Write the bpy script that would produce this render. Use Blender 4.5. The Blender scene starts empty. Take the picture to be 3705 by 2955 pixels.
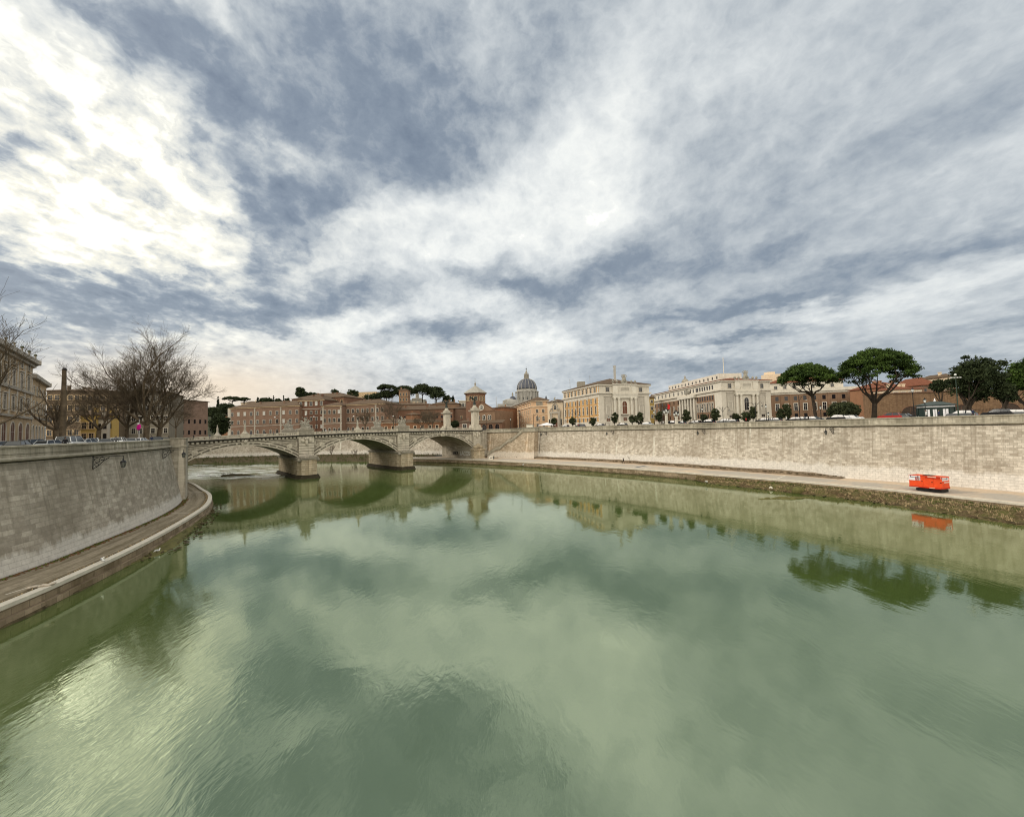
import bpy, bmesh, math, random
import numpy as np
from mathutils import Vector, Matrix, Euler
sc = bpy.context.scene
col = sc.collection
PI = math.pi
V = Vector
# ------------------------------------------------------------------ camera
F, PW, PH, HC = 1514.0, 3705.0, 2955.0, 15.0
PITCH, ROLL = math.atan(72/1514), math.radians(1.63)
_f = V((0, math.cos(PITCH), math.sin(PITCH))); _r0 = V((1, 0, 0)); _u0 = V((0, -math.sin(PITCH), math.cos(PITCH)))
_cu = _u0*math.cos(ROLL)+_r0*math.sin(ROLL); _cr = _r0*math.cos(ROLL)-_u0*math.sin(ROLL)
cam = bpy.data.cameras.new('camera'); camo = bpy.data.objects.new('camera', cam); col.objects.link(camo)
cam.sensor_fit = 'HORIZONTAL'; cam.sensor_width = 36; cam.lens = F/PW*36; cam.clip_start = .5; cam.clip_end = 20000
M3 = Matrix((_cr, _cu, -_f)).transposed()
camo.matrix_world = Matrix.Translation((0, 0, HC)) @ M3.to_4x4()
sc.camera = camo
def ray(px, py):
    return _f+_cr*((px-PW/2)/F)-_cu*((py-PH/2)/F)
def onz(px, py, z):                     # a point on the level z seen at a pixel of the photograph
    d = ray(px, py); t = (z-HC)/d.z
    return V((d.x*t, d.y*t, z))
def atd(px, py, D):                     # a point at the distance D seen at a pixel
    d = ray(px, py); t = D/d.y
    return V((d.x*t, D, HC+d.z*t))
# ------------------------------------------------------------------ node helpers
class N:
    def __init__(s, tree): s.t = tree; s.n = tree.nodes; s.l = tree.links
    def a(s, typ, ins=None, **kw):
        n = s.n.new(typ)
        for k, v in kw.items(): setattr(n, k, v)
        for k, v in (ins or {}).items(): s.set(n.inputs[k], v)
        return n
    def set(s, inp, v):
        if isinstance(v, bpy.types.NodeSocket): s.l.new(v, inp)
        elif isinstance(v, bpy.types.Node): s.l.new(v.outputs[0], inp)
        else: inp.default_value = v
    def m(s, op, a, b=0.0, c=0.0, clamp=False):
        n = s.n.new('ShaderNodeMath'); n.operation = op; n.use_clamp = clamp
        s.set(n.inputs[0], a); s.set(n.inputs[1], b); s.set(n.inputs[2], c)
        return n.outputs[0]
    def v(s, op, a, b=(0, 0, 0), scale=None):
        n = s.n.new('ShaderNodeVectorMath'); n.operation = op
        s.set(n.inputs[0], a); s.set(n.inputs[1], b)
        if scale is not None: s.set(n.inputs[3], scale)
        return n.outputs[1] if op in ('DOT_PRODUCT', 'LENGTH') else n.outputs[0]
    def noise(s, vec, scale, detail=4, rough=.55, color=False, dist=0.0):
        n = s.a('ShaderNodeTexNoise', {'Vector': vec, 'Scale': scale, 'Detail': detail, 'Roughness': rough, 'Distortion': dist})
        return n.outputs[1] if color else n.outputs[0]
    def ramp(s, fac, stops, interp='LINEAR'):
        n = s.n.new('ShaderNodeValToRGB'); s.set(n.inputs[0], fac); e = n.color_ramp.elements
        n.color_ramp.interpolation = interp
        while len(e) < len(stops): e.new(.5)
        for i, (p, c) in enumerate(stops):
            e[i].position = p; e[i].color = tuple(c)+(1,) if len(c) == 3 else c
        return n.outputs[0]
    def mr(s, x, a, b, c=0.0, d=1.0, smooth=False):
        n = s.n.new('ShaderNodeMapRange'); n.interpolation_type = 'SMOOTHSTEP' if smooth else 'LINEAR'
        for i, q in enumerate((x, a, b, c, d)): s.set(n.inputs[i], q)
        return n.outputs[0]
    def mix(s, f, a, b, blend='MIX'):
        n = s.n.new('ShaderNodeMix'); n.data_type = 'RGBA'; n.blend_type = blend
        s.set(n.inputs[0], f)
        for i, q in ((6, a), (7, b)):
            s.set(n.inputs[i], (tuple(q)+(1,)) if isinstance(q, (tuple, list)) and len(q) == 3 else q)
        return n.outputs[2]
    def mapv(s, vec, scale=(1, 1, 1), loc=(0, 0, 0), rot=(0, 0, 0), typ='POINT'):
        n = s.n.new('ShaderNodeMapping'); n.vector_type = typ
        s.set(n.inputs[0], vec); n.inputs['Location'].default_value = loc; n.inputs['Rotation'].default_value = rot; n.inputs['Scale'].default_value = scale
        return n.outputs[0]
# ------------------------------------------------------------------ sky and sun
SUN_AZ, SUN_EL = math.radians(-82), math.radians(33)      # azimuth from +Y towards +X
sd = V((math.sin(SUN_AZ)*math.cos(SUN_EL), math.cos(SUN_AZ)*math.cos(SUN_EL), math.sin(SUN_EL)))
world = bpy.data.worlds.new('World'); sc.world = world; world.use_nodes = True
w = N(world.node_tree); w.n.clear()
tc = w.a('ShaderNodeTexCoord').outputs['Generated']
sep = w.a('ShaderNodeSeparateXYZ', {0: tc}); dz = sep.outputs[2]
den = w.m('ADD', w.m('MAXIMUM', dz, 0.0), .20)
pc = w.a('ShaderNodeCombineXYZ', {0: w.m('DIVIDE', sep.outputs[0], den), 1: w.m('DIVIDE', sep.outputs[1], den), 2: 0.0}).outputs[0]
pcr = w.mapv(pc, rot=(0, 0, math.radians(35)))
wn = w.noise(pcr, 1.3, 5, .58, color=True)
wn2 = w.noise(pcr, 4.2, 5, .6, color=True)
warp = w.v('ADD', w.v('SCALE', w.v('SUBTRACT', wn, (.5, .5, .5)), scale=.22), w.v('SCALE', w.v('SUBTRACT', wn2, (.5, .5, .5)), scale=.13))
dw = w.v('ADD', tc, w.v('MULTIPLY', warp, (1.0, 1.0, .62)))
# cloud masses: pixel centre in the photo, half sizes, tilt in degrees (clockwise), strength
BL = [(350,600,270,310,0,.26),(130,790,200,80,10,.24),(285,950,90,55,25,.42),(640,830,270,130,0,.26),(430,330,260,120,35,.26),(120,150,210,150,40,.24),
(880,60,50,70,20,.22),(700,255,90,35,0,.26),(2060,620,200,190,-20,.30),(1716,700,230,90,-15,.30),(2250,350,110,300,20,.17),(1900,850,260,90,-8,.36),(1290,850,210,50,-25,.28),
(1290,1165,220,45,-5,.46),(1790,1120,170,60,0,.36),(1500,930,160,50,-15,.22),(930,1225,140,32,5,.32),(1700,1290,320,50,0,.22),(1960,1250,130,60,0,.26),(150,1165,90,16,10,.25),(800,1360,330,110,0,.18),
(2650,180,260,110,-30,.07),(2900,1140,240,45,-8,.14),(3300,1080,260,50,-12,.13),(2430,1265,110,22,0,.2),(3560,1020,200,30,-12,.1),(1120,560,160,50,20,.16),(2150,760,60,50,0,.2),
(600,120,280,110,18,-.33),(860,350,120,100,10,-.22),(1380,170,200,170,0,-.30),(1290,430,270,110,0,-.32),(1490,620,170,80,0,-.24),(1120,770,220,85,-12,-.30),(950,690,90,110,0,-.14),
(1030,925,190,38,-15,-.26),(1220,1070,200,65,-12,-.32),(1640,1165,180,42,-5,-.36),(1780,1010,140,40,10,-.26),(1980,1085,120,45,0,-.30),(2180,985,220,65,-15,-.30),(450,1110,480,95,5,-.34),
(90,950,150,60,15,-.18),(170,340,150,70,40,-.2),(60,500,130,32,10,-.24),(1700,450,160,190,0,-.10),(1960,280,140,260,0,-.14),(2560,930,70,90,0,-.14),(2810,885,130,45,-20,-.2),
(3050,985,290,40,-12,-.2),(2850,1095,280,26,-10,-.26),(3520,890,330,36,-20,-.18),(2480,1150,280,28,-10,-.2),(2650,1222,230,16,-6,-.26),(3640,1180,240,28,-12,-.16),(2500,1325,420,40,0,-.18),
(3500,440,230,50,-20,-.12),(3200,1330,500,60,0,-.10),(2350,450,70,130,10,-.06),(2700,700,300,150,0,-.05),(3200,560,220,60,-20,-.05),(3690,280,160,60,-30,-.08)]
def blob(vec, px, py, sx, sy, rot):
    c = ray(px, py).normalized(); r = math.radians(rot)
    e = ray(px+sx*math.cos(r), py+sx*math.sin(r)).normalized()-c; g = ray(px-sy*math.sin(r), py+sy*math.cos(r)).normalized()-c
    sa, sb = e.length, g.length
    a = (e-c*e.dot(c)).normalized(); b = c.cross(a)
    R = Matrix((a, b, c)).transposed().to_euler('XYZ')
    q = w.mapv(vec, (sa*1.25, sb*1.25, .45), tuple(c), tuple(R), 'TEXTURE')
    return w.m('POWER', .3679, w.v('DOT_PRODUCT', q, q))
B = w.m('MULTIPLY_ADD', w.noise(pcr, .55, 3), .22, .38)
for b in BL: B = w.m('MULTIPLY_ADD', blob(dw, *b[:5]), b[5]*(1.22 if b[5] < 0 else .95), B)
B = w.m('ADD', w.m('MINIMUM', B, .72), w.m('MULTIPLY', w.m('MAXIMUM', w.m('SUBTRACT', B, .72), 0.0), .38))
B = w.m('ADD', w.m('MAXIMUM', B, .22), w.m('MULTIPLY', w.m('MINIMUM', w.m('SUBTRACT', B, .22), 0.0), .5))
glow = blob(tc, 330, 640, 520, 520, 0)
st = w.mapv(w.v('ADD', pc, w.v('SCALE', w.v('SUBTRACT', wn2, (.5, .5, .5)), scale=.35)), (1, .6, 1), rot=(0, 0, math.radians(52)))
fine = w.m('ADD', w.m('MULTIPLY', w.m('SUBTRACT', w.noise(st, 9, 8, .62, dist=.4), .5), .55), w.m('MULTIPLY', w.m('SUBTRACT', w.noise(w.mapv(pc, (1, .75, 1), rot=(0, 0, math.radians(40))), 15, 3, .5, dist=.2), .5), .6))
medv = w.mapv(w.v('ADD', tc, w.v('SCALE', w.v('SUBTRACT', wn, (.5, .5, .5)), scale=.16)), (1, 1, 1.7))
med = w.m('ADD', w.m('MULTIPLY', w.m('SUBTRACT', w.noise(medv, 4.6, 9, .6), .5), .75), w.m('MULTIPLY', w.m('SUBTRACT', w.noise(w.v('ADD', pc, w.v('SCALE', w.v('SUBTRACT', wn, (.5, .5, .5)), scale=.9)), 2.4, 10, .64), .5), .42))
puff = w.m('ABSOLUTE', w.m('SUBTRACT', w.noise(w.v('ADD', tc, w.v('SCALE', warp, scale=.6)), 7.0, 8, .60), .5))
rightf = w.mr(sep.outputs[0], -.1, .6, 1.0, .55)
puff2 = w.m('ABSOLUTE', w.m('SUBTRACT', w.noise(w.v('ADD', tc, w.v('SCALE', warp, scale=.4)), 17.0, 6, .58), .5))
puff = w.m('ADD', puff, w.m('MULTIPLY', w.m('SUBTRACT', puff2, .085), .55))
B = w.m('ADD', B, w.m('MULTIPLY', fine, w.m('MULTIPLY_ADD', glow, 1.6, .32)))
B = w.m('ADD', B, w.m('MULTIPLY', med, w.m('MULTIPLY', rightf, .54)))
B = w.m('ADD', B, w.m('MULTIPLY', w.m('SUBTRACT', puff, .085), w.m('MULTIPLY', rightf, -.95)))
ccol = w.ramp(w.m('MULTIPLY', B, .8, clamp=True), [(0, (.15, .19, .25)), (.20, (.245, .293, .355)), (.36, (.43, .475, .515)), (.52, (.64, .675, .69)), (.68, (.84, .86, .84)), (.88, (1.0, .985, .90))])
warmf = w.m('MULTIPLY', blob(tc, 380, 780, 540, 430, 0), w.mr(B, .42, .90))
ccol = w.mix(w.m('MULTIPLY', warmf, .85), ccol, (1.05, .985, .78))
ccol = w.mix(w.m('MULTIPLY', blob(tc, 740, 1410, 400, 90, 0), .72), ccol, (.86, .69, .50))
boost = w.m('MULTIPLY_ADD', w.m('MINIMUM', w.m('MAXIMUM', w.m('SUBTRACT', B, .88), 0.0), .5), 2.4, 1.0)
boost = w.m('MULTIPLY', boost, w.m('MULTIPLY_ADD', w.m('MULTIPLY', blob(tc, 330, 700, 420, 380, 0), w.mr(B, .74, 1.12)), .9, 1.0))
back = w.mr(sep.outputs[1], .15, -.5)
ccol = w.mix(back, ccol, w.mix(1.0, ccol, (3.35, 2.95, 2.42), 'MULTIPLY'))  # unseen rear sky brightened and warmed, added fill for walls and facades
ccol = w.v('SCALE', ccol, scale=w.m('MULTIPLY', boost, 10.0))
sky = w.a('ShaderNodeTexSky', sky_type='NISHITA'); sky.sun_disc = False; sky.sun_elevation = SUN_EL; sky.sun_rotation = SUN_AZ; sky.air_density = 1.2; sky.dust_density = 2.5
cover = w.mr(B, .15, .45, .86, .97)
bg = w.a('ShaderNodeBackground', {'Color': w.mix(cover, sky.outputs[0], ccol), 'Strength': .1})
w.l.new(bg.outputs[0], w.a('ShaderNodeOutputWorld').inputs[0])
world.cycles.sampling_method = 'MANUAL'; world.cycles.sample_map_resolution = 512
sun = bpy.data.lights.new('sun', 'SUN'); sun.energy = 1.5; sun.angle = math.radians(20); sun.color = (1, .91, .77)
suno = bpy.data.objects.new('sun', sun); col.objects.link(suno); suno.rotation_euler = sd.to_track_quat('Z', 'Y').to_euler(); suno.location = (0, 0, 200)
sc.view_settings.view_transform = 'Standard'; sc.view_settings.look = 'None'; sc.view_settings.exposure = 0.14; sc.view_settings.gamma = 1
sc.cycles.pixel_filter_type = 'BLACKMAN_HARRIS'; sc.cycles.filter_width = 1.05; sc.cycles.max_bounces = 6; sc.cycles.caustics_reflective = False; sc.cycles.caustics_refractive = False
# ------------------------------------------------------------------ materials
MATS = {}
def mat(name):
    m = bpy.data.materials.new(name); m.use_nodes = True; k = N(m.node_tree); k.n.clear()
    bs = k.a('ShaderNodeBsdfPrincipled'); k.l.new(bs.outputs[0], k.a('ShaderNodeOutputMaterial').inputs[0]); MATS[name] = m
    return m, k, bs
def plain(name, c, rough=.7, metal=0.0, var=.0, scale=3.0, spec=.3):
    m, k, bs = mat(name)
    bs.inputs['Roughness'].default_value = rough; bs.inputs['Metallic'].default_value = metal; bs.inputs['Specular IOR Level'].default_value = spec
    if var:
        o = k.a('ShaderNodeTexCoord').outputs['Object']
        f = k.noise(o, scale, 6, .65)
        k.set(bs.inputs['Base Color'], k.mix(k.mr(f, .3, .7), tuple(x*(1-var) for x in c), tuple(min(1, x*(1+var)) for x in c)))
    else: bs.inputs['Base Color'].default_value = tuple(c)+(1,)
    return m
def plaster(name, c, var=.16, dirt=.35, rough=.85, scale=.35, bump=.0):
    m, k, bs = mat(name); bs.inputs['Roughness'].default_value = rough; bs.inputs['Specular IOR Level'].default_value = .15
    o = k.a('ShaderNodeTexCoord').outputs['Object']
    big = k.noise(o, scale, 6, .6); st = k.noise(k.mapv(o, (1, 1, .12)), 1.6, 5, .6); fi = k.noise(o, 5, 4, .7)
    c1 = k.mix(k.mr(big, .3, .7), tuple(x*(1-var) for x in c), tuple(min(1, x*(1+var)) for x in c))
    c2 = k.mix(k.m('MULTIPLY', k.mr(st, .52, .75), dirt), c1, tuple(x*.45 for x in c))
    k.set(bs.inputs['Base Color'], k.mix(k.mr(fi, .3, .75, .0, .3), c2, tuple(x*.7 for x in c)))
    return m
def masonry(name, c1, c2, joint, bw=.92, bh=.46, band=None, bandh=4.0, stain=(.10,.09,.07), staina=.6, top=None, mossc=None, rust=0.0, bump=.02, uv=True, mort=.02, jw=.4, drips=.55, rw=.62):
    m, k, bs = mat(name); bs.inputs['Roughness'].default_value = .9; bs.inputs['Specular IOR Level'].default_value = .12
    t = k.a('ShaderNodeTexCoord'); u = t.outputs['UV'] if uv else t.outputs['Object']
    uw = k.v('ADD', u, k.v('SCALE', k.v('SUBTRACT', k.noise(u, .6, 2, .5, color=True), (.5, .5, .5)), scale=.10))
    br = k.a('ShaderNodeTexBrick', {'Vector': uw, 'Color1': (0, 0, 0, 1), 'Color2': (1, 1, 1, 1), 'Mortar': (.5, .5, .5, 1), 'Scale': 1.0, 'Mortar Size': mort, 'Mortar Smooth': .3, 'Brick Width': bw, 'Row Height': bh})
    rnd = k.m('MULTIPLY_ADD', k.noise(k.v('SNAP', k.v('ADD', uw, (.13, .07, 0)), (bw, bh, 1)), 17.3, 0), .6, k.m('MULTIPLY', br.outputs[0], .5))
    rnd2 = k.noise(k.v('SNAP', k.v('ADD', uw, (5.13, 3.07, 0)), (bw*2, bh*3, 1)), 7.3, 0)
    rnd = k.m('ADD', k.m('MULTIPLY', rnd2, .18), k.m('ADD', k.m('MULTIPLY', rnd, rw), k.m('MULTIPLY', k.noise(k.mapv(u, (1, .8, 1)), 1.1, 6, .7), .42)))
    base = k.mix(k.mr(rnd, .44-(.62-rw)*.25, .82-(.62-rw)*.6), tuple(x*.82 for x in c1), tuple(min(.9, x*1.08) for x in c2))
    fi = k.noise(u, 3.5, 6, .7)
    base = k.mix(k.mr(fi, .25, .8, 0, .55), base, tuple(x*.55 for x in c1))
    big = k.noise(u, .11, 6, .62); st = k.noise(k.mapv(u, (1.0, .09, 1)), .9, 5, .65)
    base = k.mix(k.m('MULTIPLY', k.mr(big, .45, .68), staina), base, stain)
    base = k.mix(k.m('MULTIPLY', k.mr(st, .55, .72), staina*.7), base, tuple(x*1.3 for x in stain))
    top_ = k.a('ShaderNodeSeparateXYZ', {0: u}).outputs[1]
    drip = k.noise(k.mapv(u, (1.0, .035, 1), (11, 5, 0)), 1.25, 5, .7)
    base = k.mix(k.m('MULTIPLY', k.mr(k.m('ADD', drip, k.m('MULTIPLY', k.mr(top_, 5.0, 13.2), .10)), .56, .70), drips), base, tuple(x*.9 for x in stain))
    st2 = k.noise(k.mapv(u, (.5, .03, 1), (7, 3, 0)), 1.0, 3, .5)
    base = k.mix(k.mr(st2, .66, .72, 0, .55), base, tuple(min(.85, x*1.35) for x in c2))
    sp = k.a('ShaderNodeSeparateXYZ', {0: u})
    if rust:
        rn = k.noise(k.mapv(u, (1, .5, 1), (3, 9, 1)), .25, 5, .7)
        base = k.mix(k.mr(rn, .56, .70, 0, rust), base, (.33, .20, .10))
    if band:
        edge = k.m('MULTIPLY_ADD', k.noise(k.mapv(u, (1, .25, 1)), .55, 5, .7), 3.2, bandh-1.6)
        f = k.mr(k.m('SUBTRACT', edge, sp.outputs[1]), -.35, .35)
        bc = k.mix(k.mr(k.noise(u, 1.2, 6, .7), .3, .75), band, tuple(x*.62 for x in band))
        base = k.mix(k.m('MULTIPLY', f, .82), base, bc)
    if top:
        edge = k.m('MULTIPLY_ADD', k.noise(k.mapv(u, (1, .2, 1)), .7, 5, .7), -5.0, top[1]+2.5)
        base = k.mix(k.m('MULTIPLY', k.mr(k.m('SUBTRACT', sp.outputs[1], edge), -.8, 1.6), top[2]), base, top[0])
    base = k.mix(k.m('MULTIPLY', br.outputs[1], jw), base, joint)
    k.set(bs.inputs['Base Color'], base)
    if bump:
        hgt = k.m('ADD', k.m('MULTIPLY', br.outputs[1], -1.0), k.m('ADD', k.m('MULTIPLY', rnd, .6), k.noise(u, 6, 5, .7)))
        k.set(bs.inputs['Normal'], k.a('ShaderNodeBump', {'Height': hgt, 'Distance': bump, 'Strength': 1.0}).outputs[0])
    return m
stone_r = masonry('river_wall_stone', (.47, .41, .33), (.72, .655, .56), (.23, .195, .155), band=(.82, .77, .70), bandh=4.6, stain=(.28, .235, .18), staina=.75)
stone_rs = masonry('stair_wall_stone', (.42, .33, .23), (.62, .52, .40), (.24, .18, .12), band=(.74, .67, .58), bandh=4.6, stain=(.25, .19, .13), staina=.6, rust=.75)
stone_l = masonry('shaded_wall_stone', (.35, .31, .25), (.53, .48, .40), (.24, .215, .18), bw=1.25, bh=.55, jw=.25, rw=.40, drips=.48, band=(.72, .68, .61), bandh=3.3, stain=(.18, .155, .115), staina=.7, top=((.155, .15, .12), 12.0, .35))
stone_p = masonry('parapet_stone', (.42, .375, .29), (.58, .53, .43), (.14, .12, .09), bw=1.9, bh=.75, stain=(.15, .135, .10), staina=.75, bump=.01)
stone_b = masonry('bridge_stone', (.38, .335, .265), (.52, .47, .385), (.20, .18, .15), bw=1.6, bh=.62, stain=(.15, .13, .10), staina=.7, bump=.01)
stone_pier = masonry('pier_stone', (.44, .36, .25), (.56, .48, .35), (.13, .10, .07), bw=2.2, bh=.72, stain=(.20, .15, .09), staina=.6, mort=.05, rust=.5)
travertine = plaster('travertine', (.60, .545, .46), .12, .35)
trav_grey = plaster('grey_travertine', (.44, .395, .33), .14, .4)
white_st = plaster('white_stone', (.66, .61, .52), .12, .4)
basil_st = plaster('basilica_stone', (.37, .35, .315), .12, .4, scale=.15)
bridge_w = plaster('bridge_trim_stone', (.52, .47, .385), .2, .6, scale=.9)
bridge_s = plaster('shade_and_joint_stone', (.17, .15, .12), .3, .5, scale=.9)  # shade of the bridge recesses painted as dark stone; also the dark joints
bridge_g = plaster('bridge_panel_stone', (.42, .38, .31), .2, .6, scale=.7)
stone_dark = plaster('weathered_stone', (.30, .27, .22), .25, .5, scale=1.2)
coping = plaster('coping_stone', (.34, .31, .245), .3, .6, scale=1.0)
cornice_d = plaster('cornice_stain_and_shadow', (.045, .042, .035), .4, .4, scale=1.5)
curb_w = plaster('pale_kerb_stone', (.60, .55, .46), .12, .25, scale=1.2)
statue_st = plaster('statue_stone', (.31, .285, .235), .3, .7, scale=1.6)
bronze = plain('dark_bronze', (.03, .036, .03), .5, .6, .3)
ochre = plaster('ochre_plaster', (.55, .33, .14), .12, .3)
orange_pl = plaster('apricot_plaster', (.60, .40, .25), .10, .25)
cream_pl = plaster('cream_plaster', (.72, .58, .42), .08, .25)
brick_br = plaster('brown_brick', (.245, .155, .10), .15, .4)
brick_rd = plaster('red_brown_brick', (.19, .105, .068), .18, .4)
hosp = plaster('rose_brown_plaster', (.225, .142, .10), .14, .35)
hosp_d = plaster('dark_rose_plaster', (.15, .078, .052), .14, .35)
terra = plaster('terracotta_plaster', (.29, .15, .085), .12, .3)
redp = plaster('faded_red_plaster', (.42, .11, .07), .15, .3)
yellow = plaster('yellow_plaster', (.42, .29, .10), .12, .3)
pinkp = plaster('pink_brown_plaster', (.25, .165, .125), .12, .3)
beige = plaster('grimy_beige_stone', (.54, .395, .24), .2, .55, scale=.6)
passetto = masonry('old_brick', (.21, .125, .07), (.31, .20, .12), (.20, .12, .07), bw=.6, bh=.2, stain=(.13, .08, .05), staina=.6, bump=.0)
concrete = plaster('concrete', (.42, .40, .37), .12, .3)
def tiles(name, c):
    m, k, bs = mat(name); bs.inputs['Roughness'].default_value = .9; bs.inputs['Specular IOR Level'].default_value = .1
    o = k.a('ShaderNodeTexCoord').outputs['Object']
    wv = k.a('ShaderNodeTexWave', {'Vector': o, 'Scale': 1.2, 'Distortion': 1.0, 'Detail': 2.0}).outputs[1]
    f = k.m('ADD', k.m('MULTIPLY', wv, .25), k.m('MULTIPLY', k.noise(o, 1.5, 6, .75), .75))
    k.set(bs.inputs['Base Color'], k.mix(k.mr(f, .25, .75), tuple(x*.55 for x in c), tuple(x*1.35 for x in c)))
    return m
tile_br = tiles('brown_roof_tiles', (.125, .088, .06)); tile_rd = tiles('red_roof_tiles', (.19, .075, .045)); tile_gr = tiles('grey_roof_tiles', (.34, .32, .28))
lead = plain('lead_sheet', (.075, .08, .10), .55, .2, .35, 1.0)
glass_d = plain('dark_window_glass', (.012, .012, .015), .15, spec=.5)
glass_b = plain('pale_blind', (.55, .53, .50), .8)
shut_br = plain('brown_shutter', (.13, .05, .028), .7, var=.2)
iron = plain('black_iron', (.015, .015, .016), .5, .5)
lamp_gl = plain('frosted_lamp_glass', (.75, .75, .72), .3)
asphalt = plain('asphalt', (.10, .10, .10), .92, var=.25, scale=.8, spec=.1)
rubber = plain('rubber', (.012, .012, .012), .8); chrome = plain('wheel_metal', (.35, .35, .36), .35, .8)
bark = plaster('plane_bark', (.11, .083, .055), .5, .5, scale=1.2)
bark_d = plaster('dark_bark', (.05, .038, .028), .4, .4, scale=1.2)
def leafm(name, a, b, sc_=.35):
    m, k, bs = mat(name); bs.inputs['Roughness'].default_value = .75; bs.inputs['Specular IOR Level'].default_value = .12
    o = k.a('ShaderNodeTexCoord').outputs['Object']
    f = k.m('ADD', k.m('MULTIPLY', k.noise(o, sc_, 3, .6), .55), k.m('MULTIPLY', k.noise(o, 2.6, 3, .6), .45))
    k.set(bs.inputs['Base Color'], k.mix(k.mr(f, .38, .64), a, b))
    return m
leaf_pine = leafm('pine_needles', (.014, .030, .008), (.085, .135, .026)); leaf_oak = leafm('oak_leaves', (.012, .020, .009), (.055, .070, .028))
leaf_ol = leafm('oleander_leaves', (.022, .032, .014), (.085, .095, .045), .8); leaf_cy = leafm('cypress_leaves', (.008, .016, .008), (.03, .045, .018))
# ------------------------------------------------------------------ mesh helpers
class MB:
    def __init__(s): s.v = []; s.f = []; s.mi = []; s.uv = {}
    def add(s, vs, fs, mi=0, uvs=None):
        o = len(s.v); s.v.extend([tuple(q) for q in vs])
        for i, f in enumerate(fs):
            if uvs: s.uv[len(s.f)] = uvs[i]
            s.f.append([o+j for j in f]); s.mi.append(mi)
    def box(s, x0, x1, y0, y1, z0, z1, mi=0, T=None):
        vs = [V((x, y, z)) for z in (z0, z1) for y in (y0, y1) for x in (x0, x1)]
        if T: vs = [T @ q for q in vs]
        s.add(vs, [(0, 2, 3, 1), (4, 5, 7, 6), (0, 1, 5, 4), (2, 6, 7, 3), (0, 4, 6, 2), (1, 3, 7, 5)], mi)
    def tube(s, pts, rad, n=6, mi=0, cap=True):
        rings = []; vs = []
        P = [V(p) for p in pts]
        prev = None
        for i, p in enumerate(P):
            d = (P[min(i+1, len(P)-1)]-P[max(i-1, 0)])
            if d.length < 1e-6: d = V((0, 0, 1))
            d.normalize()
            if prev is None: prev = d.orthogonal().normalized()
            a = (prev-d*prev.dot(d)); a = a.normalized() if a.length > 1e-5 else d.orthogonal().normalized()
            prev = a; b = d.cross(a); r = rad[i] if isinstance(rad, (list, tuple)) else rad
            for j in range(n):
                t = 2*PI*j/n; vs.append(p+a*(r*math.cos(t))+b*(r*math.sin(t)))
        fs = [(i*n+j, i*n+(j+1) % n, (i+1)*n+(j+1) % n, (i+1)*n+j) for i in range(len(P)-1) for j in range(n)]
        if cap: fs += [tuple(range(n))[::-1], tuple((len(P)-1)*n+j for j in range(n))]
        s.add(vs, fs, mi)
    def lathe(s, prof, n=16, c=(0, 0, 0), mi=0, ph=0.0):
        vs = [(c[0]+r*math.cos(ph+2*PI*j/n), c[1]+r*math.sin(ph+2*PI*j/n), c[2]+z) for r, z in prof for j in range(n)]
        fs = [(i*n+j, i*n+(j+1) % n, (i+1)*n+(j+1) % n, (i+1)*n+j) for i in range(len(prof)-1) for j in range(n)]
        fs += [tuple(range(n))[::-1], tuple((len(prof)-1)*n+j for j in range(n))]
        s.add(vs, fs, mi)
    def ell(s, c, r, n=10, m=7, T=None, mi=0):
        vs = []
        for i in range(m+1):
            t = PI*i/m
            for j in range(n):
                p = V((r[0]*math.sin(t)*math.cos(2*PI*j/n), r[1]*math.sin(t)*math.sin(2*PI*j/n), -r[2]*math.cos(t)))
                if T: p = T @ p
                vs.append(p+V(c))
        s.add(vs, [(i*n+j, i*n+(j+1) % n, (i+1)*n+(j+1) % n, (i+1)*n+j) for i in range(m) for j in range(n)], mi)
    def prism(s, pts, z0, z1, mi=0, ms=None, mtop=None):
        n = len(pts); vs = [(p[0], p[1], z0) for p in pts]+[(p[0], p[1], z1) for p in pts]
        for i in range(n):
            j = (i+1) % n; L = math.hypot(pts[j][0]-pts[i][0], pts[j][1]-pts[i][1])
            s.add([vs[i], vs[j], vs[n+j], vs[n+i]], [(0, 1, 2, 3)], ms[i] if ms else mi, [[(0, z0), (L, z0), (L, z1), (0, z1)]])
        s.add(vs[n:], [tuple(range(n))], mtop if mtop is not None else mi); s.add(vs[:n], [tuple(range(n))[::-1]], mi)
    def build(s, name, mats, parent=None, smooth=False, loc=None):
        me = bpy.data.meshes.new(name); me.from_pydata(s.v, [], s.f)
        for m in (mats if isinstance(mats, (list, tuple)) else [mats]): me.materials.append(m)
        if len(me.materials) > 1: me.polygons.foreach_set('material_index', s.mi)
        if s.uv:
            ul = me.uv_layers.new(name='UVMap')
            for fi, uv in s.uv.items():
                p = me.polygons[fi]
                for k2, li in enumerate(p.loop_indices): ul.data[li].uv = uv[k2]
        if smooth: me.polygons.foreach_set('use_smooth', [True]*len(me.polygons))
        me.validate(); me.update()
        return link(name, me, parent, loc)
def link(name, me, parent=None, loc=None, rz=0):
    o = bpy.data.objects.new(name, me); col.objects.link(o)
    if parent: o.parent = parent
    if loc is not None: o.location = loc
    if rz: o.rotation_euler.z = rz
    return o
def tag(o, label=None, cat=None, group=None, kind=None):
    if label: o['label'] = label
    if cat: o['category'] = cat
    if group: o['group'] = group
    if kind: o['kind'] = kind
    return o
def thing(name, label, cat, loc=(0, 0, 0), rz=0, group=None):
    return tag(link(name, None, None, loc, rz), label, cat, group)
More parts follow.
